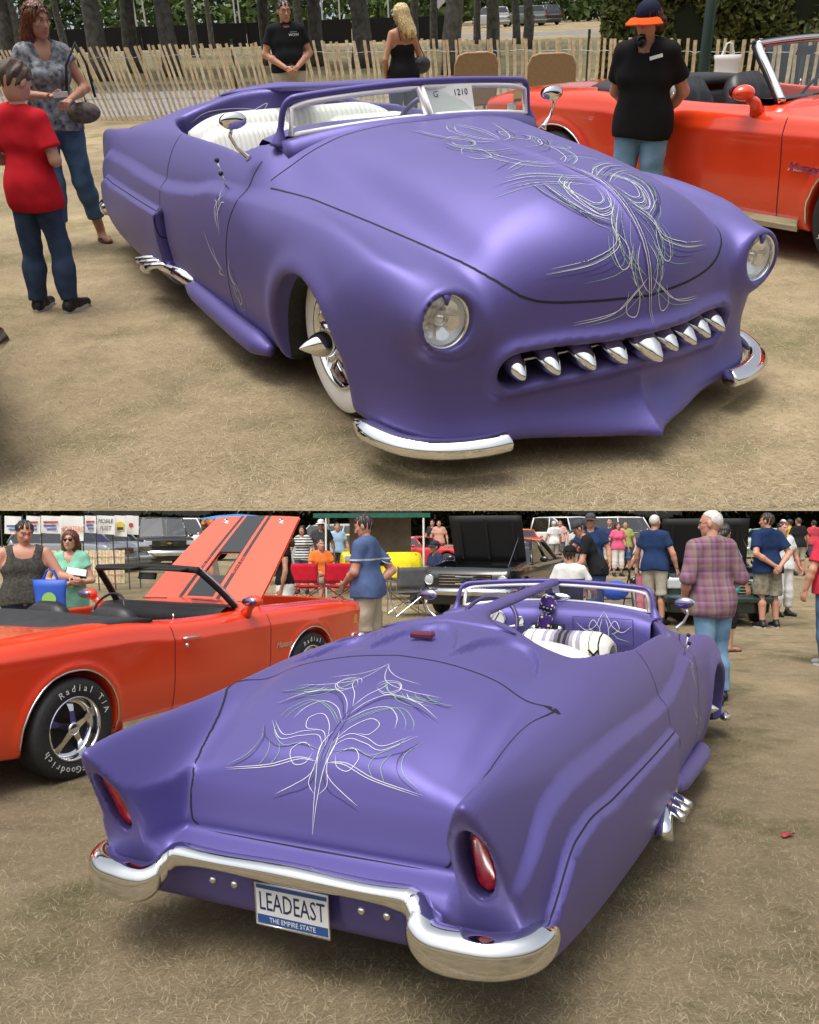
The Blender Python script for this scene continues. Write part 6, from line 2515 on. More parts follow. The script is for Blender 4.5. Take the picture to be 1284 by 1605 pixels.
far_cars = [
    ('red_sports_car', 'red low sports car behind the tan tent wall', (.55, .03, .03), 'roadster', 665, 31, -30),
    ('yellow_hot_rod', 'bright yellow car under the tent behind seated man', (.75, .55, .02), 'hatch', 548, 27, -70),
    ('grey_sedan', 'grey car standing behind the reed fence', (.20, .22, .24), 'wagon', 112, 31, -20),
    ('silver_sedan', 'silver car beside the grey one behind the reed fence', (.30, .33, .36), 'wagon', 160, 33, -25),
    ('white_van', 'white van parked between the black utility vehicle and orange hood', (.70, .72, .74), 'suv', 292, 40, 0),
    ('orange_hot_rod', 'small orange car far behind the black coupe roof', (.62, .12, .03), 'coupe', 815, 42, -90),
    ('white_truck', 'white pickup truck far behind the man bending down', (.65, .66, .67), 'suv', 893, 44, -60),
    ('white_trailer_truck', 'white vehicle at the far edge of the field beside the first', (.72, .72, .70), 'suv', 985, 48, 0),
    ('black_sedan', 'black far car with bright wheel left of the blue polo man', (.02, .02, .022), 'coupe', 1010, 31, 10),
    ('pale_green_car', 'pale green car far off by the yellow shirt man', (.30, .45, .36), 'coupe', 1215, 40, 20),
    ('silver_coupe', 'silver grey car behind the red chairs under the tent', (.35, .36, .38), 'wagon', 520, 28, 160),
]
for nm, lb, colr, kd, px, Y, rz in far_cars:
    c_ = plain_car(nm, lb, mat(nm + '_paint', colr, .25, coat=.6), kd, 4.4, 1.75, group='cars far back on the lower field', detail=False)
    place(c_, low_x(px, Y), Y, rz)
for k, (nm, lb, colr, px, Y, rz) in enumerate((('parked_wagon', 'white far vehicle on the road between tree trunks', (.5, .52, .54), 770, 92, 110), ('parked_jeep', 'grey green far vehicle beside the road sign board', (.18, .22, .20), 822, 92, 120), ('parked_sedan', 'dark far car at the hedge end of the road', (.05, .05, .06), 850, 94, 110))):
    c_ = plain_car(nm, lb, mat(nm + '_paint', colr, .3, coat=.5), 'wagon', 4.4, 1.75, group='cars on the far road', detail=False)
    place(c_, up_at(px, Y), Y, rz)
    up_things(c_)

nb = plain_car('maroon_car', 'dark maroon car with chrome bumper peeking in at the left edge', mat('maroon_paint', (.10, .008, .012), .2, coat=.8), 'coupe', 4.6, 1.76, detail=False)
place(nb, -3.47, 4.80, -58)
up_things(nb)

# ================================================================ things lying in the purple car
def in_car(car, o, M=None):
    """stand an object in the car's own frame"""
    bpy.context.view_layer.update()
    o.matrix_world = Matrix.LocRotScale(car.location, car.rotation_euler, None) @ (M or Matrix())
    return o


def fuzzy_die(label, loc, rot):
    t = thing('fuzzy_die', label, 'fuzzy dice', group='fuzzy dice on a cord')
    dm = mat('purple_plush', (.045, .015, .16), .95, vary=.5, scale=90, bump=1.0, bscale=160)
    b = MB().box((0, 0, 0), (.085, .085, .085)).build('cube', dm, t)
    bevel(b, .016, 3)
    dots = {1: [(0, 0)], 2: [(-.5, -.5), (.5, .5)], 3: [(-.5, -.5), (0, 0), (.5, .5)], 4: [(-.5, -.5), (.5, .5), (-.5, .5), (.5, -.5)], 5: [(-.5, -.5), (.5, .5), (-.5, .5), (.5, -.5), (0, 0)], 6: [(-.5, -.5), (.5, .5), (-.5, .5), (.5, -.5), (-.5, 0), (.5, 0)]}
    for k, (ax, sg) in enumerate(((0, 1), (0, -1), (1, 1), (1, -1), (2, 1), (2, -1))):
        for a, c in dots[k + 1]:
            p = [0, 0, 0]
            p[ax] = sg * .0435
            p[(ax + 1) % 3] = a * .05
            p[(ax + 2) % 3] = c * .05
            r_ = [.0085] * 3
            r_[ax] = .003
            MB().ball(p, tuple(r_), 10, 6).build('pip', mat('pip_cream', (.72, .66, .40), .8), t, True)
    M = Matrix.Translation(loc) @ Euler([R(a) for a in rot]).to_matrix().to_4x4()
    in_car(merc, t, M)
    MB().tube([(0, 0, .04), M.inverted() @ Vector((.74, -.03, 1.20))], .002, 5).build('cord', WHITEPAINT, t)
    return t


fuzzy_die('upper of two purple plush dice hanging from the windshield', (.55, -.03, 1.125), (20, 30, 40))
fuzzy_die('lower of two purple plush dice resting at the dashboard radio', (.50, -.03, 1.01), (10, 15, 20))
rv = thing('rear_view_mirror', 'oval chrome mirror on the purple dashboard above the dice', 'mirror')
MB().ball((0, 0, 0), (.02, .10, .03), 18, 10).build('housing', CHROME, rv, True)
MB().tube([(0, 0, -.02), (.04, 0, -.09)], .007, 6).build('stem', CHROME, rv)
in_car(merc, rv, Matrix.Translation((.66, -.06, 1.165)))
# striped blanket over the passenger backrest
bm_ = mat('blanket', (.7, .7, .66), .95, bump=.4, bscale=200)
nt = bm_.node_tree
tc = nt.nodes.new('ShaderNodeTexCoord')
sx_ = nt.nodes.new('ShaderNodeSeparateXYZ')
nt.links.new(tc.outputs['Object'], sx_.inputs[0])
mr_ = nt.nodes.new('ShaderNodeMapRange')
mr_.inputs['From Min'].default_value = -.26
mr_.inputs['From Max'].default_value = .26
nt.links.new(sx_.outputs['Y'], mr_.inputs['Value'])
rp_ = nt.nodes.new('ShaderNodeValToRGB')
rp_.color_ramp.interpolation = 'CONSTANT'
W_, G_, K_, D_ = (.68, .67, .62), (.33, .31, .38), (.015, .015, .018), (.12, .11, .15)
stops = [(0, W_), (.10, K_), (.115, W_), (.20, K_), (.21, W_), (.30, G_), (.34, W_), (.37, G_), (.41, D_), (.44, K_), (.47, D_), (.50, K_), (.53, D_), (.57, G_), (.61, W_), (.65, G_), (.69, W_), (.79, K_), (.80, W_), (.89, K_), (.905, W_)]
e_ = rp_.color_ramp.elements
for k, (p, c) in enumerate(stops):
    el = e_[k] if k < 2 else e_.new(p)
    el.position = p
    el.color = c + (1,)
nt.links.new(mr_.outputs[0], rp_.inputs['Fac'])
nt.links.new(rp_.outputs['Color'], nt.nodes['Principled BSDF'].inputs['Base Color'])
rings = []
for y in np.linspace(-.25, .25, 40):
    ed = abs(y) / .25
    dz = -.06 * max(0, (ed - .7) / .3) ** 2.2
    wob = .006 * math.sin(y * 40)
    rings.append([(.125 + wob, y, .16), (.115 + wob, y, .40 + dz), (.06, y, .53 + dz), (.0, y, .558 + dz), (-.06, y, .556 + dz), (-.095 + wob, y, .535 + dz), (-.10 + wob, y, .30), (-.10 + wob, y, .14)])
bl_ = MB().loft(rings, closed=False).build('blanket', bm_, None, True)
tag(bl_, 'white grey and black striped woven blanket over the passenger seat back', 'blanket')
so = bl_.modifiers.new('thick', 'SOLIDIFY')
so.thickness = .008
in_car(merc, bl_, Matrix.Translation((-.41, -.455, .54)) @ Matrix.Rotation(R(-12), 4, 'Y'))
for sg_ in (-1, 1):
    zz = MB()
    for k in range(5):
        for q in (0, 1):
            za = .20 + k * .062
            y0, y1 = (-.026, .026) if q == 0 else (.026, -.026)
            zz.tube([(-.113, sg_ * .177 + y0, za), (-.113, sg_ * .177 + y1, za + .058)], .006, 4)
    zo = zz.build('zigzag_band', mat('blanket_black', (.012, .012, .014), .95), bl_)
# show cards inside the windshield
for car_, lab in ((merc_up, 'white show card with print standing behind the windshield'),):
    cd = thing('show_card', lab, 'card', group='show cards')
    MB().box((0, 0, 0), (.003, .25, .17)).build('card', mat('card_white', (.78, .78, .76), .6), cd)
    lettering('lettering', '1210', .04, basis((.003, .06, .05), (0, 1, 0), (0, 0, 1)), BLACK, cd, .0004)
    lettering('lettering', 'G', .04, basis((.003, -.075, .05), (0, 1, 0), (0, 0, 1)), BLACK, cd, .0004)
    lettering('lettering', 'LAMIA', .022, basis((.003, .02, -.06), (0, 1, 0), (0, 0, 1)), BLACK, cd, .0004)
    in_car(car_, cd, Matrix.Translation((.855, .155, 1.155)) @ Matrix.Rotation(R(-16), 4, 'Y') @ Matrix.Rotation(R(-4), 4, 'Z'))
    up_things(cd)
    for k, (yy, zz_, c1, lb) in enumerate(((.585, 1.155, (.62, .60, .22), 'yellow green sticker at the far windshield corner'), (.55, 1.105, (.75, .75, .75), 'white sticker low in the far windshield corner'))):
        st = thing('windshield_sticker', lb, 'sticker')
        MB().box((0, 0, 0), (.002, .06, .05)).build('sheet', mat('sticker_%d' % k, c1, .5), st)
        MB().box((.002, 0, -.012), (.0015, .05, .012)).build('print', mat('sticker_print', (.45, .10, .12), .5), st)
        in_car(car_, st, Matrix.Translation((.80, yy, zz_)) @ Matrix.Rotation(R(10), 4, 'Z'))
        up_things(st)

# ================================================================ props
def camp_chair(label, x, y, rz, m, frame, group=None):
    t = thing('folding_chair', label, 'chair', (x, y, 0), rz, group)
    rings = [[(sx, -.27 - .03 * math.cos(sx * 5) - .10 * (z - .45), z) for z in np.linspace(.50, .88, 6)] for sx in np.linspace(-.27, .27, 9)]
    o = MB().loft(rings, closed=False).build('backrest', m, t, True)
    o.modifiers.new('thick', 'SOLIDIFY').thickness = .012
    rings = [[(sx, yy, .42 - .05 * math.cos(sx * 5.2) * math.sin((yy + .25) * 6)) for yy in np.linspace(-.25, .25, 6)] for sx in np.linspace(-.27, .27, 9)]
    o = MB().loft(rings, closed=False).build('seat', m, t, True)
    o.modifiers.new('thick', 'SOLIDIFY').thickness = .012
    for sx in (-1, 1):
        MB().tube([(sx * .28, -.25, .42), (sx * .28, -.34, .90)], .010, 6).build('back_post', frame, t)
        MB().tube([(sx * .30, .26, .62), (sx * .30, -.28, .62)], .022, 6, flat=.5).build('armrest', m, t)
        MB().tube([(sx * .30, .25, .62), (sx * .29, .25, .42), (sx * .29, .26, .0)], .010, 6).build('leg', frame, t)
        MB().tube([(sx * .29, -.27, .0), (sx * .29, .25, .42)], .009, 6).build('leg', frame, t)
        MB().tube([(sx * .29, .26, .02), (-sx * .29, .25, .42)], .008, 6).build('brace', frame, t)
        MB().tube([(sx * .29, -.27, .02), (-sx * .29, -.26, .44)], .008, 6).build('brace', frame, t)
    return t


RED_C = cloth('red_canvas', (.50, .012, .03))
GREY_C = cloth('grey_canvas', (.10, .10, .11))
camp_chair('red folding camp chair, left of the pair under the tent', low_x(482, 17.6), 17.6, -8, RED_C, mat('red_frame', (.20, .03, .03), .5), 'red camp chairs')
camp_chair('red folding camp chair behind the blue shirt man', low_x(532, 17.6), 17.6, 6, RED_C, mat('red_frame'), 'red camp chairs')
camp_chair('grey folding chair beside the black coupe headlight', low_x(638, 16.0), 16.0, 18, GREY_C, STEEL)
camp_chair('blue folding chair behind the black coupe front wing', low_x(700, 21), 21, 30, cloth('blue_canvas', (.03, .07, .28)), STEEL)
ch_ = camp_chair('dark folding chair of the seated man before the black coupe', low_x(872, 12.6), 12.6, 10, cloth('dark_canvas', (.03, .03, .028)), STEEL)
wicker_chair(up_at(738, 13.6), 13.6, 8, 'tan wicker chair by the fence beside the blonde woman')
wicker_chair(up_at(868, 12.6), 12.6, -10, 'tan wicker chair behind the orange convertible tail')
# tent
tt = thing('canopy_tent', 'green edged canopy tent with tan back wall and white poles', 'tent', (low_x(583, 20), 20, 0))
zt = 1.855
MB().box((0, 1.3, zt), (2.6, 2.8, .03)).build('roof', cloth('tent_green', (.03, .12, .09)), tt)
MB().box((0, -.10, zt - .04), (2.6, .02, .09)).build('valance', cloth('tent_green'), tt)
MB().box((.10, 2.6, 1.35), (1.55, .02, .98)).build('back_wall', cloth('tent_tan', (.28, .23, .18)), tt)
for sx in (-1.02, -.14, 1.15):
    MB().tube([(sx, -.08, 0), (sx, -.08, zt)], .022, 8).build('pole', WHITEPAINT, tt)
for sx in (-1.2, 1.2):
    MB().tube([(sx, 2.6, 0), (sx, 2.6, zt)], .022, 8).build('pole', WHITEPAINT, tt)
# blue and white striped parasol edge behind the raised hood
pa = thing('blue_parasol', 'blue and white parasol behind the raised orange hood', 'parasol', (low_x(372, 24), 24, 0))
MB().lathe([(.02, 1.905), (.5, 1.87), (.95, 1.80), (.95, 1.76)], 20).build('canopy', cloth('parasol_blue', (.06, .22, .50)), pa, True)
MB().tube([(0, 0, 0), (0, 0, 1.9)], .02, 8).build('pole', WHITEPAINT, pa)
# yellow jacket over a table
yt = thing('yellow_tablecloth', 'bright yellow cloth draped over a table behind the grey chair', 'tablecloth', (low_x(630, 19.3), 19.3, 0))
rings = []
for a in np.linspace(0, 2 * math.pi, 40, endpoint=False):
    r_ = 1 + .05 * math.sin(a * 9)
    rings.append([(math.cos(a) * .30, math.sin(a) * .24, 1.02), (math.cos(a) * .40, math.sin(a) * .34, .99), (math.cos(a) * .44 * r_, math.sin(a) * .38 * r_, .75), (math.cos(a) * .46 * r_, math.sin(a) * .40 * r_, .50)])
rings.append(rings[0])
MB().loft(rings, closed=False).build('drape', cloth('yellow_cloth', (.75, .62, .02)), yt, True)
MB().box((0, 0, 1.0), (.62, .50, .03)).build('top', cloth('yellow_cloth'), yt)
for sx in (-.25, .25):
    MB().tube([(sx, 0, 0), (sx, 0, 1.0)], .02, 6).build('leg', STEEL, yt)

# banners on leaning poles
ban = [(20, 26, 'x'), (52, 22, 'y'), (80, 32, 'z'), (113, 36, 'HOOTERS'), (142, 18, 'y'), (166, 28, 'MOBILE'), (189, 20, 'crest'), (206, 22, 'dot')]
BW = mat('banner_white', (.72, .72, .70), .7, vary=.04, scale=3)
bpoles = []
for k, (px, wpx, kind_) in enumerate(ban):
    Y = 21.0 + .25 * k
    x = low_x(px, Y)
    w = wpx / 1403.8 * Y
    hh = {'HOOTERS': .60, 'MOBILE': .46, 'crest': .52, 'dot': .48}.get(kind_, .42)
    zt_ = 1.673 + 12.5 / 1403.8 * Y
    LBL = {'x': 'white banner with faint blue print at the left end of the row', 'y': 'narrow white banner with small blue bars', 'z': 'white banner with red and blue bars', 'HOOTERS': 'white banner with large orange HOOTERS lettering', 'MOBILE': 'white banner with black MOBILE FLEET lettering', 'crest': 'white banner with yellow and navy crest', 'dot': 'white banner with red round mark at the right end'}
    lb = LBL[kind_] + (', beside the HOOTERS one' if kind_ == 'y' and k > 3 else '')
    t = thing('banner', lb, 'banner', (x, Y, 0), 0, 'banners strung between poles')
    rings = [[(-w / 2 + w * u, .015 * math.sin(u * 7 + k), zt_ - hh * v - .02 * u) for v in (0, .33, .66, 1)] for u in np.linspace(0, 1, 8)]
    sh = MB().loft(rings, closed=False).build('sheet', BW, t, True)
    mt_ = lambda a, b: basis((a * w, -.025, zt_ - hh * b - .01), (1, 0, -.02), (0, 0, 1))
    if kind_ == 'HOOTERS':
        lettering('lettering', 'HOOTERS', .20, mt_(0, .55), mat('hooters_orange', (.75, .13, .02), .6), t, .001, 0, w * .92 / .86)
    elif kind_ == 'MOBILE':
        lettering('lettering', 'MOBILE', .15, mt_(0, .30), BLACK, t, .001, .1, w * .9 / .56)
        lettering('lettering', 'FLEET', .15, mt_(0, .68), BLACK, t, .001, .1, w * .75 / .47)
    elif kind_ == 'crest':
        MB().prism([(-.10, -.12), (.10, -.12), (.10, .06), (0, .12), (-.10, .06)], .004, mt_(0, .5)).build('crest', mat('crest_yellow', (.65, .5, .05), .6), t)
        MB().box(tuple(mt_(0, .62).translation - Vector((0, .006, 0))), (.15, .004, .07)).build('bar', mat('banner_navy', (.02, .04, .12), .6), t)
    elif kind_ == 'dot':
        MB().prism([(math.cos(a) * .055, math.sin(a) * .055) for a in np.linspace(0, 2 * math.pi, 18, endpoint=False)], .004, mt_(0, .5)).build('mark', mat('banner_red', (.5, .05, .04), .6), t)
    else:
        for q, (a, b, c1) in enumerate(((0, .35, (.45, .05, .06)), (-.05, .55, (.08, .12, .35)), (.05, .75, (.10, .16, .40)))):
            if kind_ == 'x' and q == 0:
                continue
            MB().box(tuple(mt_(a, b).translation), (w * (.72 - .12 * q), .004, .045)).build('bar', mat('banner_ink_%d' % q, c1, .6), t)
for k, px in enumerate((4, 38, 66, 98, 131, 152, 178, 200, 217)):
    Y = 21.2 + .2 * k
    o = MB().tube([(.06, 0, 0), (0, 0, 1.0), (-.05, 0, 1.673 + 13.5 / 1403.8 * Y)], .016, 7).build('banner_pole', mat('pole_dark', (.05, .05, .05), .6))
    o.location = (low_x(px, Y), Y, 0)
    tag(o, 'thin dark banner pole, %s from the left of the row' % ORD[k], 'pole', 'banner poles')
rf = thing('reed_fence', 'tan reed screen fence behind the couple', 'fence', (low_x(118, 25), 25, 0))
for k in range(46):
    MB().box((-1.35 + k * .06, .01 * (k % 3), .46), (.055, .018, .92 + .02 * math.sin(k * 1.7))).build('reed', PM[k % 3], rf)
for z in (.25, .75):
    MB().box((0, -.02, z), (2.8, .012, .02)).build('rail', PM[2], rf)
# blue walker seat beside the bending man, red scrap of litter
wk = thing('walker_frame', 'black wheeled walking frame with a bright blue bag', 'walking frame', (low_x(962, 13.6), 13.6, 0), 15)
for sx in (-1, 1):
    MB().tube([(sx * .25, -.2, 0), (sx * .25, -.1, .5), (sx * .25, 0, .92), (sx * .25, -.12, .98)], .014, 8).build('side_tube', BLACK, wk, True)
    MB().tube([(sx * .25, .3, .05), (sx * .25, 0, .85)], .012, 8).build('leg', BLACK, wk)
MB().tube([(-.25, -.1, .5), (.25, -.1, .5)], .012, 8).build('cross_bar', BLACK, wk)
bg_ = MB().ball((0, -.05, .62), (.21, .15, .15), 18, 12).build('bag', cloth('bag_blue', (.02, .10, .55)), wk, True)
lt = MB()
lt.loft([[(u, .02 * math.sin(u * 40) + .03 * q, .012 + .012 * math.sin(u * 30 + q * 2)) for q in range(3)] for u in np.linspace(-.06, .06, 8)], closed=False)
lo_ = lt.build('litter', mat('red_plastic', (.30, .02, .03), .5))
lo_.modifiers.new('thick', 'SOLIDIFY').thickness = .004
lo_.scale = (.6, .6, .6)
lo_.location = ((1232 - 642) / 1403.8 * 4.72, 4.72, .012)
tag(lo_, 'scrap of red plastic lying on the dry grass at the right', 'litter')
# blue shopping bag, white shopping bag, handbags
def carrier(name, label, loc, dims, m, up=False, handles=.2):
    t = thing(name, label, 'bag', loc)
    w, d_, h_ = dims
    rings = []
    for v in np.linspace(0, 1, 7):
        k = 1 - .12 * math.sin(v * 3.1) + .02 * math.sin(v * 9)
        rings.append([(math.cos(a) * w / 2 * k * (1 + .05 * math.sin(5 * a + v * 4)), math.sin(a) * d_ / 2 * k * (1 - .4 * v), -h_ + h_ * v) for a in np.linspace(0, 2 * math.pi, 24, endpoint=False)])
    MB().loft(rings).build('sack', m, t, True)
    for s in (-1, 1):
        MB().tube([(-w * .22, s * .02, -.01), (-w * .1, s * .01, handles * .9), (0, 0, handles), (w * .1, s * .01, handles * .9), (w * .22, s * .02, -.01)], .008, 6).build('handle', m, t)
    if up:
        up_things(t)
    return t


# ================================================================ the people
SH_BLACK = mat('black_shoe', (.012, .012, .013), .5)
SOLE_W = mat('sole_white', (.5, .5, .48), .7)

# -- upper field
p = Person('person', 'boy in a red t-shirt and dark jeans seen from behind', (-2.13, 5.52, 0), -18, 1.36, .93, head=(-12, -38), side=3.5, hk=1.16, skin='light',
           armR=((.27, -.02, 1.13), (.10, .20, 1.10)), armL=((-.27, -.02, 1.13), (-.06, .22, 1.10)), legR=((.10, .03, .50), (.13, -.02, .085)), legL=((-.12, .0, .50), (-.15, -.04, .085)))
p.finish_body(hair_col=(.05, .03, .02))
p.top('shirt', cloth('tee_red', (.50, .012, .022)), hem=.78, sleeve=.72, loose=.026, fold=.007, seed=11)
p.legs('jeans', DENIM_DARK, 1.0, .024, .008, seed=12)
p.hair('short', HAIR['short_brown'])
p.shoes(SH_BLACK, SOLE_W)
up_things(p.root)

FLORAL = mat('floral_grey', (.035, .04, .05), .9, color2=(.32, .34, .37), scale=26, detail=7, bump=.4, bscale=16)
p = Person('person', 'woman with long auburn hair in a grey patterned top and cropped jeans', (-2.56, 7.35, 0), 207, 1.70, 1.0, head=(28, -12), female=True, skin='tan', side=-2,
           armR=((.25, .02, 1.15), (.05, .27, 1.14)), armL=((-.27, .04, 1.16), (-.10, .27, 1.10)), handR=(.7, (0, .2, 1)), handL=(.8, (0, -.3, -1)), legR=((.10, .03, .50), (.13, .03, .085)), legL=((-.12, .02, .50), (-.20, -.08, .085)))
p.finish_body(feet=True, hair_col=(.08, .03, .015))
p.top('blouse', FLORAL, hem=.88, sleeve=.30, loose=.014, fold=.006, neckline=1.36, seed=13)
p.legs('jeans', DENIM, .86, .014, .006, seed=14)
p.hair('long', HAIR['auburn'], length=.30)
p.sunglasses(True)
p.shoes(mat('sandal_brown', (.05, .025, .015), .6), flip=True)
up_things(p.root)
wroot = p.root
bpy.context.view_layer.update()


def beside(root, local):
    return root.matrix_basis @ Vector(local)


ph = thing('phone', 'small silver camera held by the woman in the grey top', 'camera', beside(wroot, (-.03, .36, 1.115)), 20)
MB().box((0, 0, 0), (.10, .05, .035)).build('case', mat('silver_plastic', (.6, .62, .66), .3, .5), ph)
MB().lathe([(.018, 0), (.017, .012), (0, .014)], 14, 'y', at=(.015, .025, 0)).build('lens_ring', BLACK, ph, True)
up_things(ph)
hb = thing('handbag', 'brown quilted handbag on the arm of the woman in grey', 'bag', beside(wroot, (-.20, .16, .99)), 20)
MB().ball((0, 0, -.02), (.12, .045, .075), 18, 12).build('pouch', mat('bag_brown', (.05, .04, .035), .6, color2=(.16, .13, .11), scale=30, bump=.6, bscale=40), hb, True)
MB().tube([(-.10, 0, .08), (-.06, .02, .30), (.03, .0, .44), (.08, -.02, .30), (.10, 0, .08)], .010, 6).build('strap', BLACK, hb, True)
up_things(hb)

p = Person('person', 'man in a black polo shirt with glasses by the fence', (-1.36, 13.0, 0), 196, 1.72, 1.10, belly=.025, head=(8, -6), skin='red',
           armR=((.29, .0, 1.14), (.07, .22, .98)), armL=((-.29, .0, 1.14), (-.07, .22, .98)), handR=(.9, (-.3, -1, 0)), handL=(.9, (.3, -1, 0)))
p.finish_body(hair_col=(.012, .010, .009))
p.top('polo', cloth('polo_black', (.012, .013, .016)), hem=.93, sleeve=.62, loose=.018, seed=15)
MB().tube([p.neck + np.array([math.cos(a) * .068, math.sin(a) * .062 + .005, .012 + .010 * math.sin(a)]) for a in np.linspace(0, 2 * math.pi, 20, endpoint=False)], .014, 6, closed=True).build('collar', cloth('polo_black'), p.root, True)
bz = basis((-.075, .155, 1.335), (-1, 0, 0), (0, 0, 1))
lettering('emblem', 'WOW', .045, bz, WHITEPAINT, p.root, .003)
MB().box((-.075, .153, 1.368), (.09, .008, .008)).build('emblem_line', mat('emblem_blue', (.15, .35, .6), .6), p.root)
p.legs('trousers', cloth('khaki_pale', (.45, .42, .36)), 1.0, .022)
MB().tube([np.array([math.cos(a) * .185, math.sin(a) * .145, 1.0]) for a in np.linspace(0, 2 * math.pi, 28, endpoint=False)], .016, 6, closed=True).build('belt', BLACK, p.root, True)
p.hair('short', HAIR['dark'])
p.glasses()
p.shoes(SH_BLACK)
up_things(p.root)

p = Person('person', 'blonde woman in a black strap top seen from behind', (up_at(630, 12.0), 12.0, 0), 28, 1.63, 1.02, female=True, head=(30, -12), skin='tan',
           armR=((.25, -.02, 1.13), (.20, .16, .95)), armL=((-.27, -.03, 1.13), (-.18, .14, .93)))
p.finish_body(hair_col=(.3, .2, .1))
p.top('strap_top', cloth('cami_black', (.010, .010, .012)), hem=.90, loose=.010, neckline=1.30, tank=True, strap=True, seed=17)
for q in (-1, 1):
    MB().tube([(q * .075, -.105, 1.25), (q * .085, -.06, 1.40), (q * .085, .0, 1.435), (q * .08, .08, 1.36)], .006, 5).build('strap', BLACK, p.root, True)
p.legs('trousers', DENIM_DARK, 1.0)
p.hair('long', HAIR['blonde'], length=.24)
p.shoes(SH_BLACK)
up_things(p.root)
hb = thing('handbag', 'black handbag on the shoulder of the blonde woman', 'bag', beside(p.root, (.24, -.02, .98)), 30)
MB().ball((0, 0, 0), (.13, .07, .10), 16, 10).build('pouch', mat('bag_black', (.012, .012, .014), .4, color2=(.05, .05, .055), scale=30), hb, True)
MB().tube([(-.09, 0, .06), (-.10, .02, .25), (-.09, .02, .44), (-.04, 0, .25), (.06, 0, .07)], .014, 6, flat=.4).build('strap', mat('strap_grey', (.08, .08, .09), .6), hb, True)
up_things(hb)

p = Person('person', 'man in a navy cap with orange brim, black t-shirt and light jeans', (1.75, 6.85, 0), 150, 1.56, 1.06, head=(-6, -10), skin='red', lean=7,
           armR=((.27, -.10, 1.13), (.10, -.22, .93)), armL=((-.27, -.10, 1.13), (-.08, -.22, .93)), legR=((.11, .03, .50), (.14, .02, .085)), legL=((-.11, .02, .50), (-.14, -.04, .085)))
p.finish_body(hair_col=(.03, .02, .015))
p.top('shirt', cloth('tee_black', (.010, .0095, .010)), hem=.80, sleeve=.66, loose=.024, fold=.007, seed=19, neckline=1.43)
p.legs('jeans', DENIM_LIGHT, 1.0, .026, .007, seed=20)
p.hair('bob', HAIR['brown'], length=.05)
p.cap(cloth('cap_navy', (.010, .012, .035)), cloth('cap_orange', (.78, .09, .012)))
MB().box((-.10, .168, 1.235), (.085, .012, .022), (0, 14, 0)).build('pocket_paper', WHITEPAINT, p.root)
MB().ball((.012, .155, 1.33), (.035, .014, .045), 12, 8).build('hanging_sunglasses', mat('sunglass_lens', (.006, .006, .008), .08), p.root, True)
p.shoes(SH_BLACK, SOLE_W)
up_things(p.root)
carrier('shopping_bag', 'white plastic shopping bag hanging on the fence by the hedge', (up_at(1146, 11.0), 11.0, 1.02), (.30, .18, .28), mat('bag_white', (.72, .72, .72), .5), True, .12)

# -- lower field, near
PLAID = mat('plaid', (.3, .2, .25), .9, bump=.5, bscale=16)
nt = PLAID.node_tree
tc = nt.nodes.new('ShaderNodeTexCoord')


def stripes(axis, scale, cols):
    sp = nt.nodes.new('ShaderNodeSeparateXYZ')
    nt.links.new(tc.outputs['Object'], sp.inputs[0])
    ma = nt.nodes.new('ShaderNodeMath')
    ma.operation = 'MULTIPLY'
    ma.inputs[1].default_value = scale
    nt.links.new(sp.outputs[axis], ma.inputs[0])
    fr = nt.nodes.new('ShaderNodeMath')
    fr.operation = 'FRACT'
    nt.links.new(ma.outputs[0], fr.inputs[0])
    rp_ = nt.nodes.new('ShaderNodeValToRGB')
    e_ = rp_.color_ramp.elements
    for k, (pp, c) in enumerate(cols):
        el = e_[k] if k < 2 else e_.new(pp)
        el.position = pp
        el.color = tuple(c) + (1,)
    nt.links.new(fr.outputs[0], rp_.inputs['Fac'])
    return rp_.outputs['Color']


s1 = stripes('X', 7.0, [(0, (0.099, 0.025, 0.087)), (.18, (0.223, 0.087, 0.161)), (.35, (0.186, 0.136, 0.099)), (.5, (0.260, 0.211, 0.161)), (.62, (0.124, 0.037, 0.124)), (.8, (0.236, 0.124, 0.186)), (.97, (0.112, 0.050, 0.074))])
s2 = stripes('Z', 7.5, [(0, (0.124, 0.037, 0.099)), (.22, (0.248, 0.124, 0.174)), (.45, (0.223, 0.174, 0.136)), (.6, (0.149, 0.062, 0.074)), (.78, (0.211, 0.087, 0.174)), (.95, (0.273, 0.211, 0.198))])
mx = nt.nodes.new('ShaderNodeMix')
mx.data_type = 'RGBA'
mx.inputs['Factor'].default_value = .5
nt.links.new(s1, mx.inputs['A'])
nt.links.new(s2, mx.inputs['B'])
nt.links.new(mx.outputs['Result'], nt.nodes['Principled BSDF'].inputs['Base Color'])

p = Person('person', 'grey haired man in a purple plaid shirt and light jeans beside the purple car', (2.80, 8.30, 0), 12, 1.765, .98, belly=.02, head=(48, -6), skin='red',
           armL=((-.28, -.05, 1.13), (-.24, .08, .92)), armR=((.28, -.02, 1.13), (.24, .18, .98)), legR=((.10, .06, .50), (.10, .02, .085)), legL=((-.08, -.02, .50), (-.06, -.16, .085)))
p.finish_body(hair_col=(.4, .4, .38))
p.top('shirt', PLAID, hem=.78, sleeve=1.12, loose=.026, fold=.008, seed=23)
p.legs('jeans', DENIM_LIGHT, 1.0, .020, .007, seed=24)
p.hair('buzz', HAIR['grey'])
p.glasses()
p.shoes(SH_BLACK)

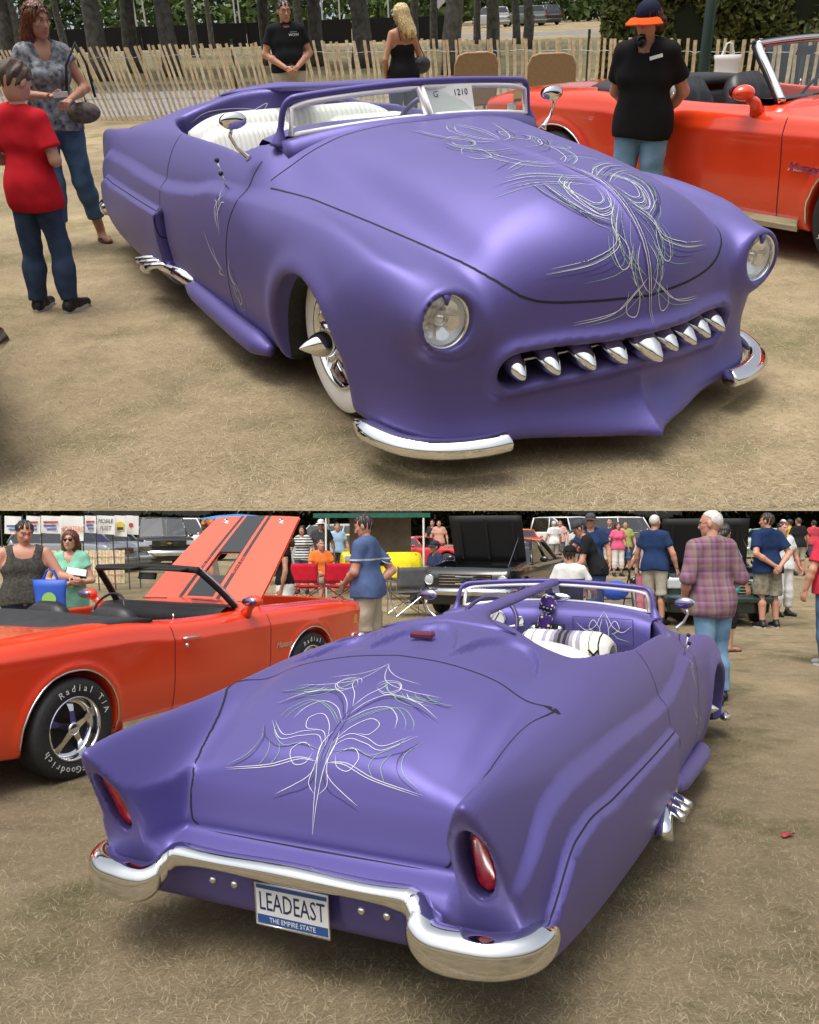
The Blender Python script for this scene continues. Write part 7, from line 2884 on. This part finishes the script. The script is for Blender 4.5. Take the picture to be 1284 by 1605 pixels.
p = Person('person', 'dark haired woman in sunglasses, turquoise top and black cropped trousers', (4.02, 11.5, 0), -62, 1.64, 1.05, female=True, head=(-10, 2), skin='tan', armL=((-.25, .02, 1.13), (-.12, .22, 1.0)))
p.finish_body(feet=True, hair_col=(.03, .02, .02))
p.top('top', cloth('top_turquoise', (.05, .52, .52)), hem=.80, sleeve=.6, loose=.024, seed=25)
p.legs('trousers', cloth('black_twill', (.012, .012, .014)), .72, .02)
p.hair('bob', HAIR['dark'], length=.08)
p.sunglasses()
p.shoes(mat('sandal_brown'), flip=True)

CAMO = mat('camo', (.14, .13, .09), .9, color2=(.28, .26, .20), scale=14, bump=.5, bscale=16)
p = Person('person', 'man in a navy t-shirt with hands clasped behind his back', (low_x(1203, 13.95), 13.95, 0), 14, 1.78, 1.06, head=(35, -4), skin='red',
           armR=((.29, -.12, 1.14), (.06, -.21, .94)), armL=((-.29, -.12, 1.14), (-.04, -.22, .96)), handR=(.9, (0, 1, 0)), handL=(.9, (0, 1, 0)))
p.finish_body(hair_col=(.02, .015, .01))
p.top('shirt', cloth('tee_navy', (.012, .028, .085)), hem=.84, sleeve=.72, loose=.026, fold=.008, seed=27)
p.legs('shorts', CAMO, .50, .03, .008)
p.hair('short', HAIR['dark'])
p.shoes(SH_BLACK, SOLE_W)

p = Person('person', 'person in a red shirt and jeans at the right edge', (4.86, 10.3, 0), 20, 1.70, 1.08, skin='red')
p.finish_body()
p.top('shirt', cloth('shirt_red', (.52, .03, .06)), hem=.84, sleeve=.7, loose=.026, seed=29)
p.legs('jeans', DENIM, 1.0, .026)
p.hair('short', HAIR['dark'])
p.shoes(mat('shoe_grey', (.25, .25, .25), .7), SOLE_W)

TEE_BLUE = cloth('tee_blue', (.075, .115, .24))
nt = TEE_BLUE.node_tree
tc = nt.nodes.new('ShaderNodeTexCoord')
lk = nt.nodes['Principled BSDF'].inputs['Base Color'].links[0].from_socket
mk = stripes('Z', .5, [(0, (0, 0, 0)), (.6305, (0, 0, 0)), (.631, (1, 1, 1)), (.6365, (1, 1, 1)), (.637, (0, 0, 0)), (1, (0, 0, 0))])
mx = nt.nodes.new('ShaderNodeMix')
mx.data_type = 'RGBA'
nt.links.new(mk, mx.inputs['Factor'])
nt.links.new(lk, mx.inputs['A'])
mx.inputs['B'].default_value = (.6, .62, .66, 1)
nt.links.new(mx.outputs['Result'], nt.nodes['Principled BSDF'].inputs['Base Color'])
p = Person('person', 'man in a blue striped t-shirt and khaki cargo shorts with a moustache', (low_x(577, 9.8), 9.8, 0), 72, 1.75, 1.16, belly=.05, lean=3, head=(8, -22), skin='red',
           armR=((.34, -.16, 1.13), (.17, -.08, 1.02)), armL=((-.26, .06, 1.14), (-.10, .24, 1.0)), handR=(.6, (-.5, .2, 0), (-.6, .7, -.2)))
p.finish_body(hair_col=(.02, .015, .012), beard=True)
p.top('shirt', TEE_BLUE, hem=.86, sleeve=.70, loose=.024, fold=.007, seed=31)
MB().tube([p.elR * .62 + p.shR * .38 + np.array([math.cos(a) * .09, math.sin(a) * .075, math.sin(a) * .035]) for a in np.linspace(0, 2 * math.pi, 20, endpoint=False)], .005, 5, closed=True).build('sleeve_piping', WHITEPAINT, p.root, True)
KH = cloth('khaki_shorts', (.42, .37, .28))
p.legs('shorts', KH, .54, .034, .008)
MB().box((.20, -.02, .60), (.02, .14, .17)).build('cargo_pocket', KH, p.root)
p.hair('short', HAIR['dark'])
p.shoes(SH_BLACK, SOLE_W)

p = Person('person', 'muscular man in a dark tank top beside the woman in green', (low_x(38, 9.1), 9.1, 0), 202, 1.70, 1.18, head=(18, -22), skin='red',
           armR=((.33, .0, 1.12), (.34, .06, .86)), armL=((-.36, .06, 1.16), (-.46, .26, 1.16)), handL=(1.0, (.3, -.3, -1)))
p.finish_body(hair_col=(.015, .012, .01))
p.top('tank_top', mat('tank_olive', (.028, .027, .022), .9, color2=(.07, .068, .058), scale=40, bump=.4, bscale=16), hem=.88, loose=.012, neckline=1.38, tank=True, seed=33)
p.legs('jeans', DENIM_DARK, 1.0, .02)
p.hair('short', HAIR['dark'])
p.shoes(SH_BLACK)
cb = carrier('shopping_bag', 'bright blue shopping bag with green disc held by the tank top man', (low_x(82, 8.9), 8.85, 1.12), (.34, .14, .42), mat('bag_bright_blue', (.02, .09, .50), .5), False, .10)
MB().prism([(math.cos(a) * .07, math.sin(a) * .07) for a in np.linspace(0, 2 * math.pi, 20, endpoint=False)], .004, basis((0.02, -.080, -.19), (1, 0, 0), (0, 0, 1))).build('disc', mat('disc_green', (.25, .50, .10), .6), cb)

p = Person('person', 'smiling woman in sunglasses and a mint green top, arms folded', (low_x(110, 9.9), 9.9, 0), 190, 1.60, 1.02, female=True, head=(-6, 0), skin='light',
           armR=((.26, .04, 1.14), (-.06, .20, 1.13)), armL=((-.26, .04, 1.14), (.06, .23, 1.10)))
p.finish_body(hair_col=(.05, .025, .02))
p.top('top', cloth('top_mint', (.22, .52, .38)), hem=.80, sleeve=.45, loose=.016, neckline=1.36, seed=35)
p.legs('trousers', DENIM_DARK, 1.0)
p.hair('bob', HAIR['auburn'], length=.17)
p.sunglasses()
p.shoes(SH_BLACK)
bk = thing('book', 'white and black leaflet held by the woman in mint green', 'leaflet', beside(p.root, (-.12, .30, 1.14)), 20)
MB().box((0, 0, 0), (.22, .16, .02), (25, 10, 0)).build('cover', mat('leaflet_black', (.015, .015, .017), .5), bk)
MB().box((0, .0, .012), (.20, .15, .006), (25, 10, 0)).build('pages', WHITEPAINT, bk)

p = Person('person', 'man in beige with flame cap behind the raised orange hood', (low_x(326, 12.2), 12.2, 0), -75, 1.71, 1.08, head=(0, -4), skin='red', lod=1)
p.finish_body()
p.top('shirt', cloth('shirt_beige', (.40, .37, .30)), hem=.82, sleeve=.7, loose=.026)
p.legs('shorts', KH, .55, .03)
p.hair('buzz', HAIR['short_brown'])
p.cap(mat('flame_cap', (.012, .011, .010), .8, color2=(.75, .22, .03), scale=16), cloth('cap_black', (.012, .012, .012)))
p.shoes(SH_BLACK)

p = Person('person', 'person in black top and white shorts behind the orange hood edge', (low_x(446, 11.6), 11.6, 0), 100, 1.62, 1.0, skin='tan', female=True, lod=1, armL=((-.25, .0, 1.13), (-.22, .06, .88)), armR=((.25, .0, 1.13), (.22, .06, .88)))
p.finish_body()
p.top('top', cloth('tee_black'), hem=.94, sleeve=.3)
p.legs('shorts', cloth('white_shorts', (.70, .70, .68)), .40, .03)
p.hair('bob', HAIR['brown'], length=.12)
p.shoes(SH_BLACK)

# -- lower field, further back
SIT = dict(legR=((.13, .42, .90), (.14, .46, .50)), legL=((-.13, .42, .90), (-.14, .46, .50)))


def simple(label, px, Y, rz, h, tcol, lcol, hair='dark', hs='short', cap=None, short=.55, group='visitors far back on the field', z=0.0, female=False, w=1.03, sleeve=.65, skin='red', top_mat=None, shades=False, **kw):
    q = Person('person', label, (low_x(px, Y), Y, z), rz, h, w, group, skin=skin, lod=1, female=female, **kw)
    q.finish_body()
    q.top('shirt', top_mat or cloth('cloth_%02x%02x%02x' % tuple(int(255 * c) for c in tcol), tcol), hem=.86, sleeve=sleeve, loose=.022)
    q.legs('shorts' if short < .8 else 'trousers', cloth('leg_%02x%02x%02x' % tuple(int(255 * c) for c in lcol), lcol), short, .024)
    q.hair(hs, HAIR[hair], length=.12)
    if cap:
        q.cap(cloth('hat_%02x%02x%02x' % tuple(int(255 * c) for c in cap), cap), cloth('hat_%02x%02x%02x' % tuple(int(255 * c) for c in cap), cap))
    if shades:
        q.sunglasses()
    q.shoes(SH_BLACK)
    return q


STRIPED = mat('striped_tee', (.02, .02, .02), .9)
nt = STRIPED.node_tree
tc = nt.nodes.new('ShaderNodeTexCoord')
nt.links.new(stripes('Z', 16, [(0, (.02, .02, .02)), (.45, (.02, .02, .02)), (.5, (.6, .6, .6)), (.95, (.6, .6, .6))]), nt.nodes['Principled BSDF'].inputs['Base Color'])
simple('man in an orange shirt sitting behind the red chairs', 502, 19.0, 205, 1.74, (.72, .17, .03), (.25, .22, .17), short=.6, z=-.42, armR=((.28, .10, 1.16), (.16, .34, 1.05)), armL=((-.28, .10, 1.16), (-.12, .36, 1.04)), group=None, **SIT)
simple('man with white peaked cap and sunglasses standing under the tent', 503, 22.5, 190, 1.74, (.05, .05, .055), (.06, .07, .09), cap=(.62, .62, .62), shades=True, group=None)
simple('person in a black and white striped shirt left of the orange shirt man', 474, 21.0, 170, 1.60, (.1, .1, .1), (.05, .09, .16), female=True, hs='bob', top_mat=STRIPED, group=None)
simple('person in a pale blue shirt in the shade of the tent', 528, 25.0, 200, 1.66, (.30, .45, .62), (.06, .06, .07), group=None)
simple('man in a dark cap sitting by the black coupe headlight', 682, 18.6, 120, 1.72, (.025, .04, .09), (.05, .05, .06), cap=(.03, .035, .05), z=-.45, short=1.0, group=None, **SIT)
simple('man with a black cap and white shirt sitting before the black coupe', 893, 12.6, -35, 1.76, (.68, .68, .66), (.08, .12, .2), cap=(.012, .012, .012), z=-.44, short=1.0, group=None, armR=((.28, .12, 1.16), (.20, .40, 1.06)), **SIT)
simple('man in a black t-shirt and cap bending over the walking frame', 938, 13.7, 80, 1.74, (.013, .013, .015), (.03, .06, .13), cap=(.05, .055, .06), short=1.0, lean=24, head=(0, -18), group=None, armR=((.30, .16, 1.05), (.30, .30, .86)), armL=((-.26, .26, 1.06), (-.20, .42, .90)))
simple('man in a navy shirt and cap standing behind the bending man', 926, 15.8, 160, 1.80, (.02, .04, .11), (.32, .29, .23), cap=(.06, .065, .07), group=None)
simple('man in a navy blue polo and beige shorts behind the dark green car', 1026, 14.4, -40, 1.77, (.016, .035, .10), (.40, .36, .29), group=None, hair='grey', hs='buzz')
simple('person with pink trousers behind the navy polo man', 1012, 15.6, 20, 1.52, (.45, .40, .42), (.62, .18, .24), short=1.0, female=True, group=None, hair='brown', hs='bob')
simple('man in a white shirt and sandals hidden behind the navy t-shirt man', 1226, 15.6, 200, 1.64, (.68, .68, .68), (.60, .60, .58), short=.9, hair='dark', group=None)
simple('man in a black t-shirt and khaki shorts far right with grey hair', 1252, 27.0, 10, 1.74, (.015, .015, .017), (.33, .29, .22), hair='short_brown', hs='buzz')
simple('man in a yellow shirt left of the black t-shirt man far right', 1238, 27.6, 30, 1.70, (.60, .42, .03), (.30, .29, .24))
simple('man in a white t-shirt far off beside the navy t-shirt man', 1228, 30.0, 60, 1.70, (.66, .66, .66), (.30, .28, .26), hair='grey', hs='buzz')
simple('person in a red shirt far off beyond the black t-shirt man', 1276, 31.0, 0, 1.66, (.45, .05, .07), (.06, .08, .12))
simple('person in a bright pink top far off behind the bending man', 968, 27.0, 190, 1.64, (.62, .10, .20), (.62, .60, .56), short=.8, female=True, hs='bob', hair='brown')
simple('man in a dark shirt and pale shorts left of the pink top', 956, 28.0, 150, 1.76, (.04, .045, .09), (.45, .42, .36))
simple('person in a yellow green shirt right of the pink top', 980, 29.0, 170, 1.66, (.30, .34, .10), (.05, .10, .22))
simple('far person in white beside the white pickup truck', 868, 33.0, 20, 1.68, (.66, .66, .64), (.30, .28, .25), hair='grey', hs='buzz')
simple('far person in pale pink near the white pickup truck', 878, 36.0, 160, 1.70, (.55, .35, .32), (.10, .10, .12))
simple('far dark haired person behind the tent opening', 688, 34.0, 180, 1.72, (.55, .30, .22), (.10, .10, .12))
simple('second far person behind the tent opening', 678, 36.0, 150, 1.74, (.03, .03, .035), (.10, .10, .12))
# ================================================================ the upper field's things go to their terrace
bpy.context.view_layer.update()
for o in UPPER_THINGS:
    o.matrix_world = UPPER @ o.matrix_world
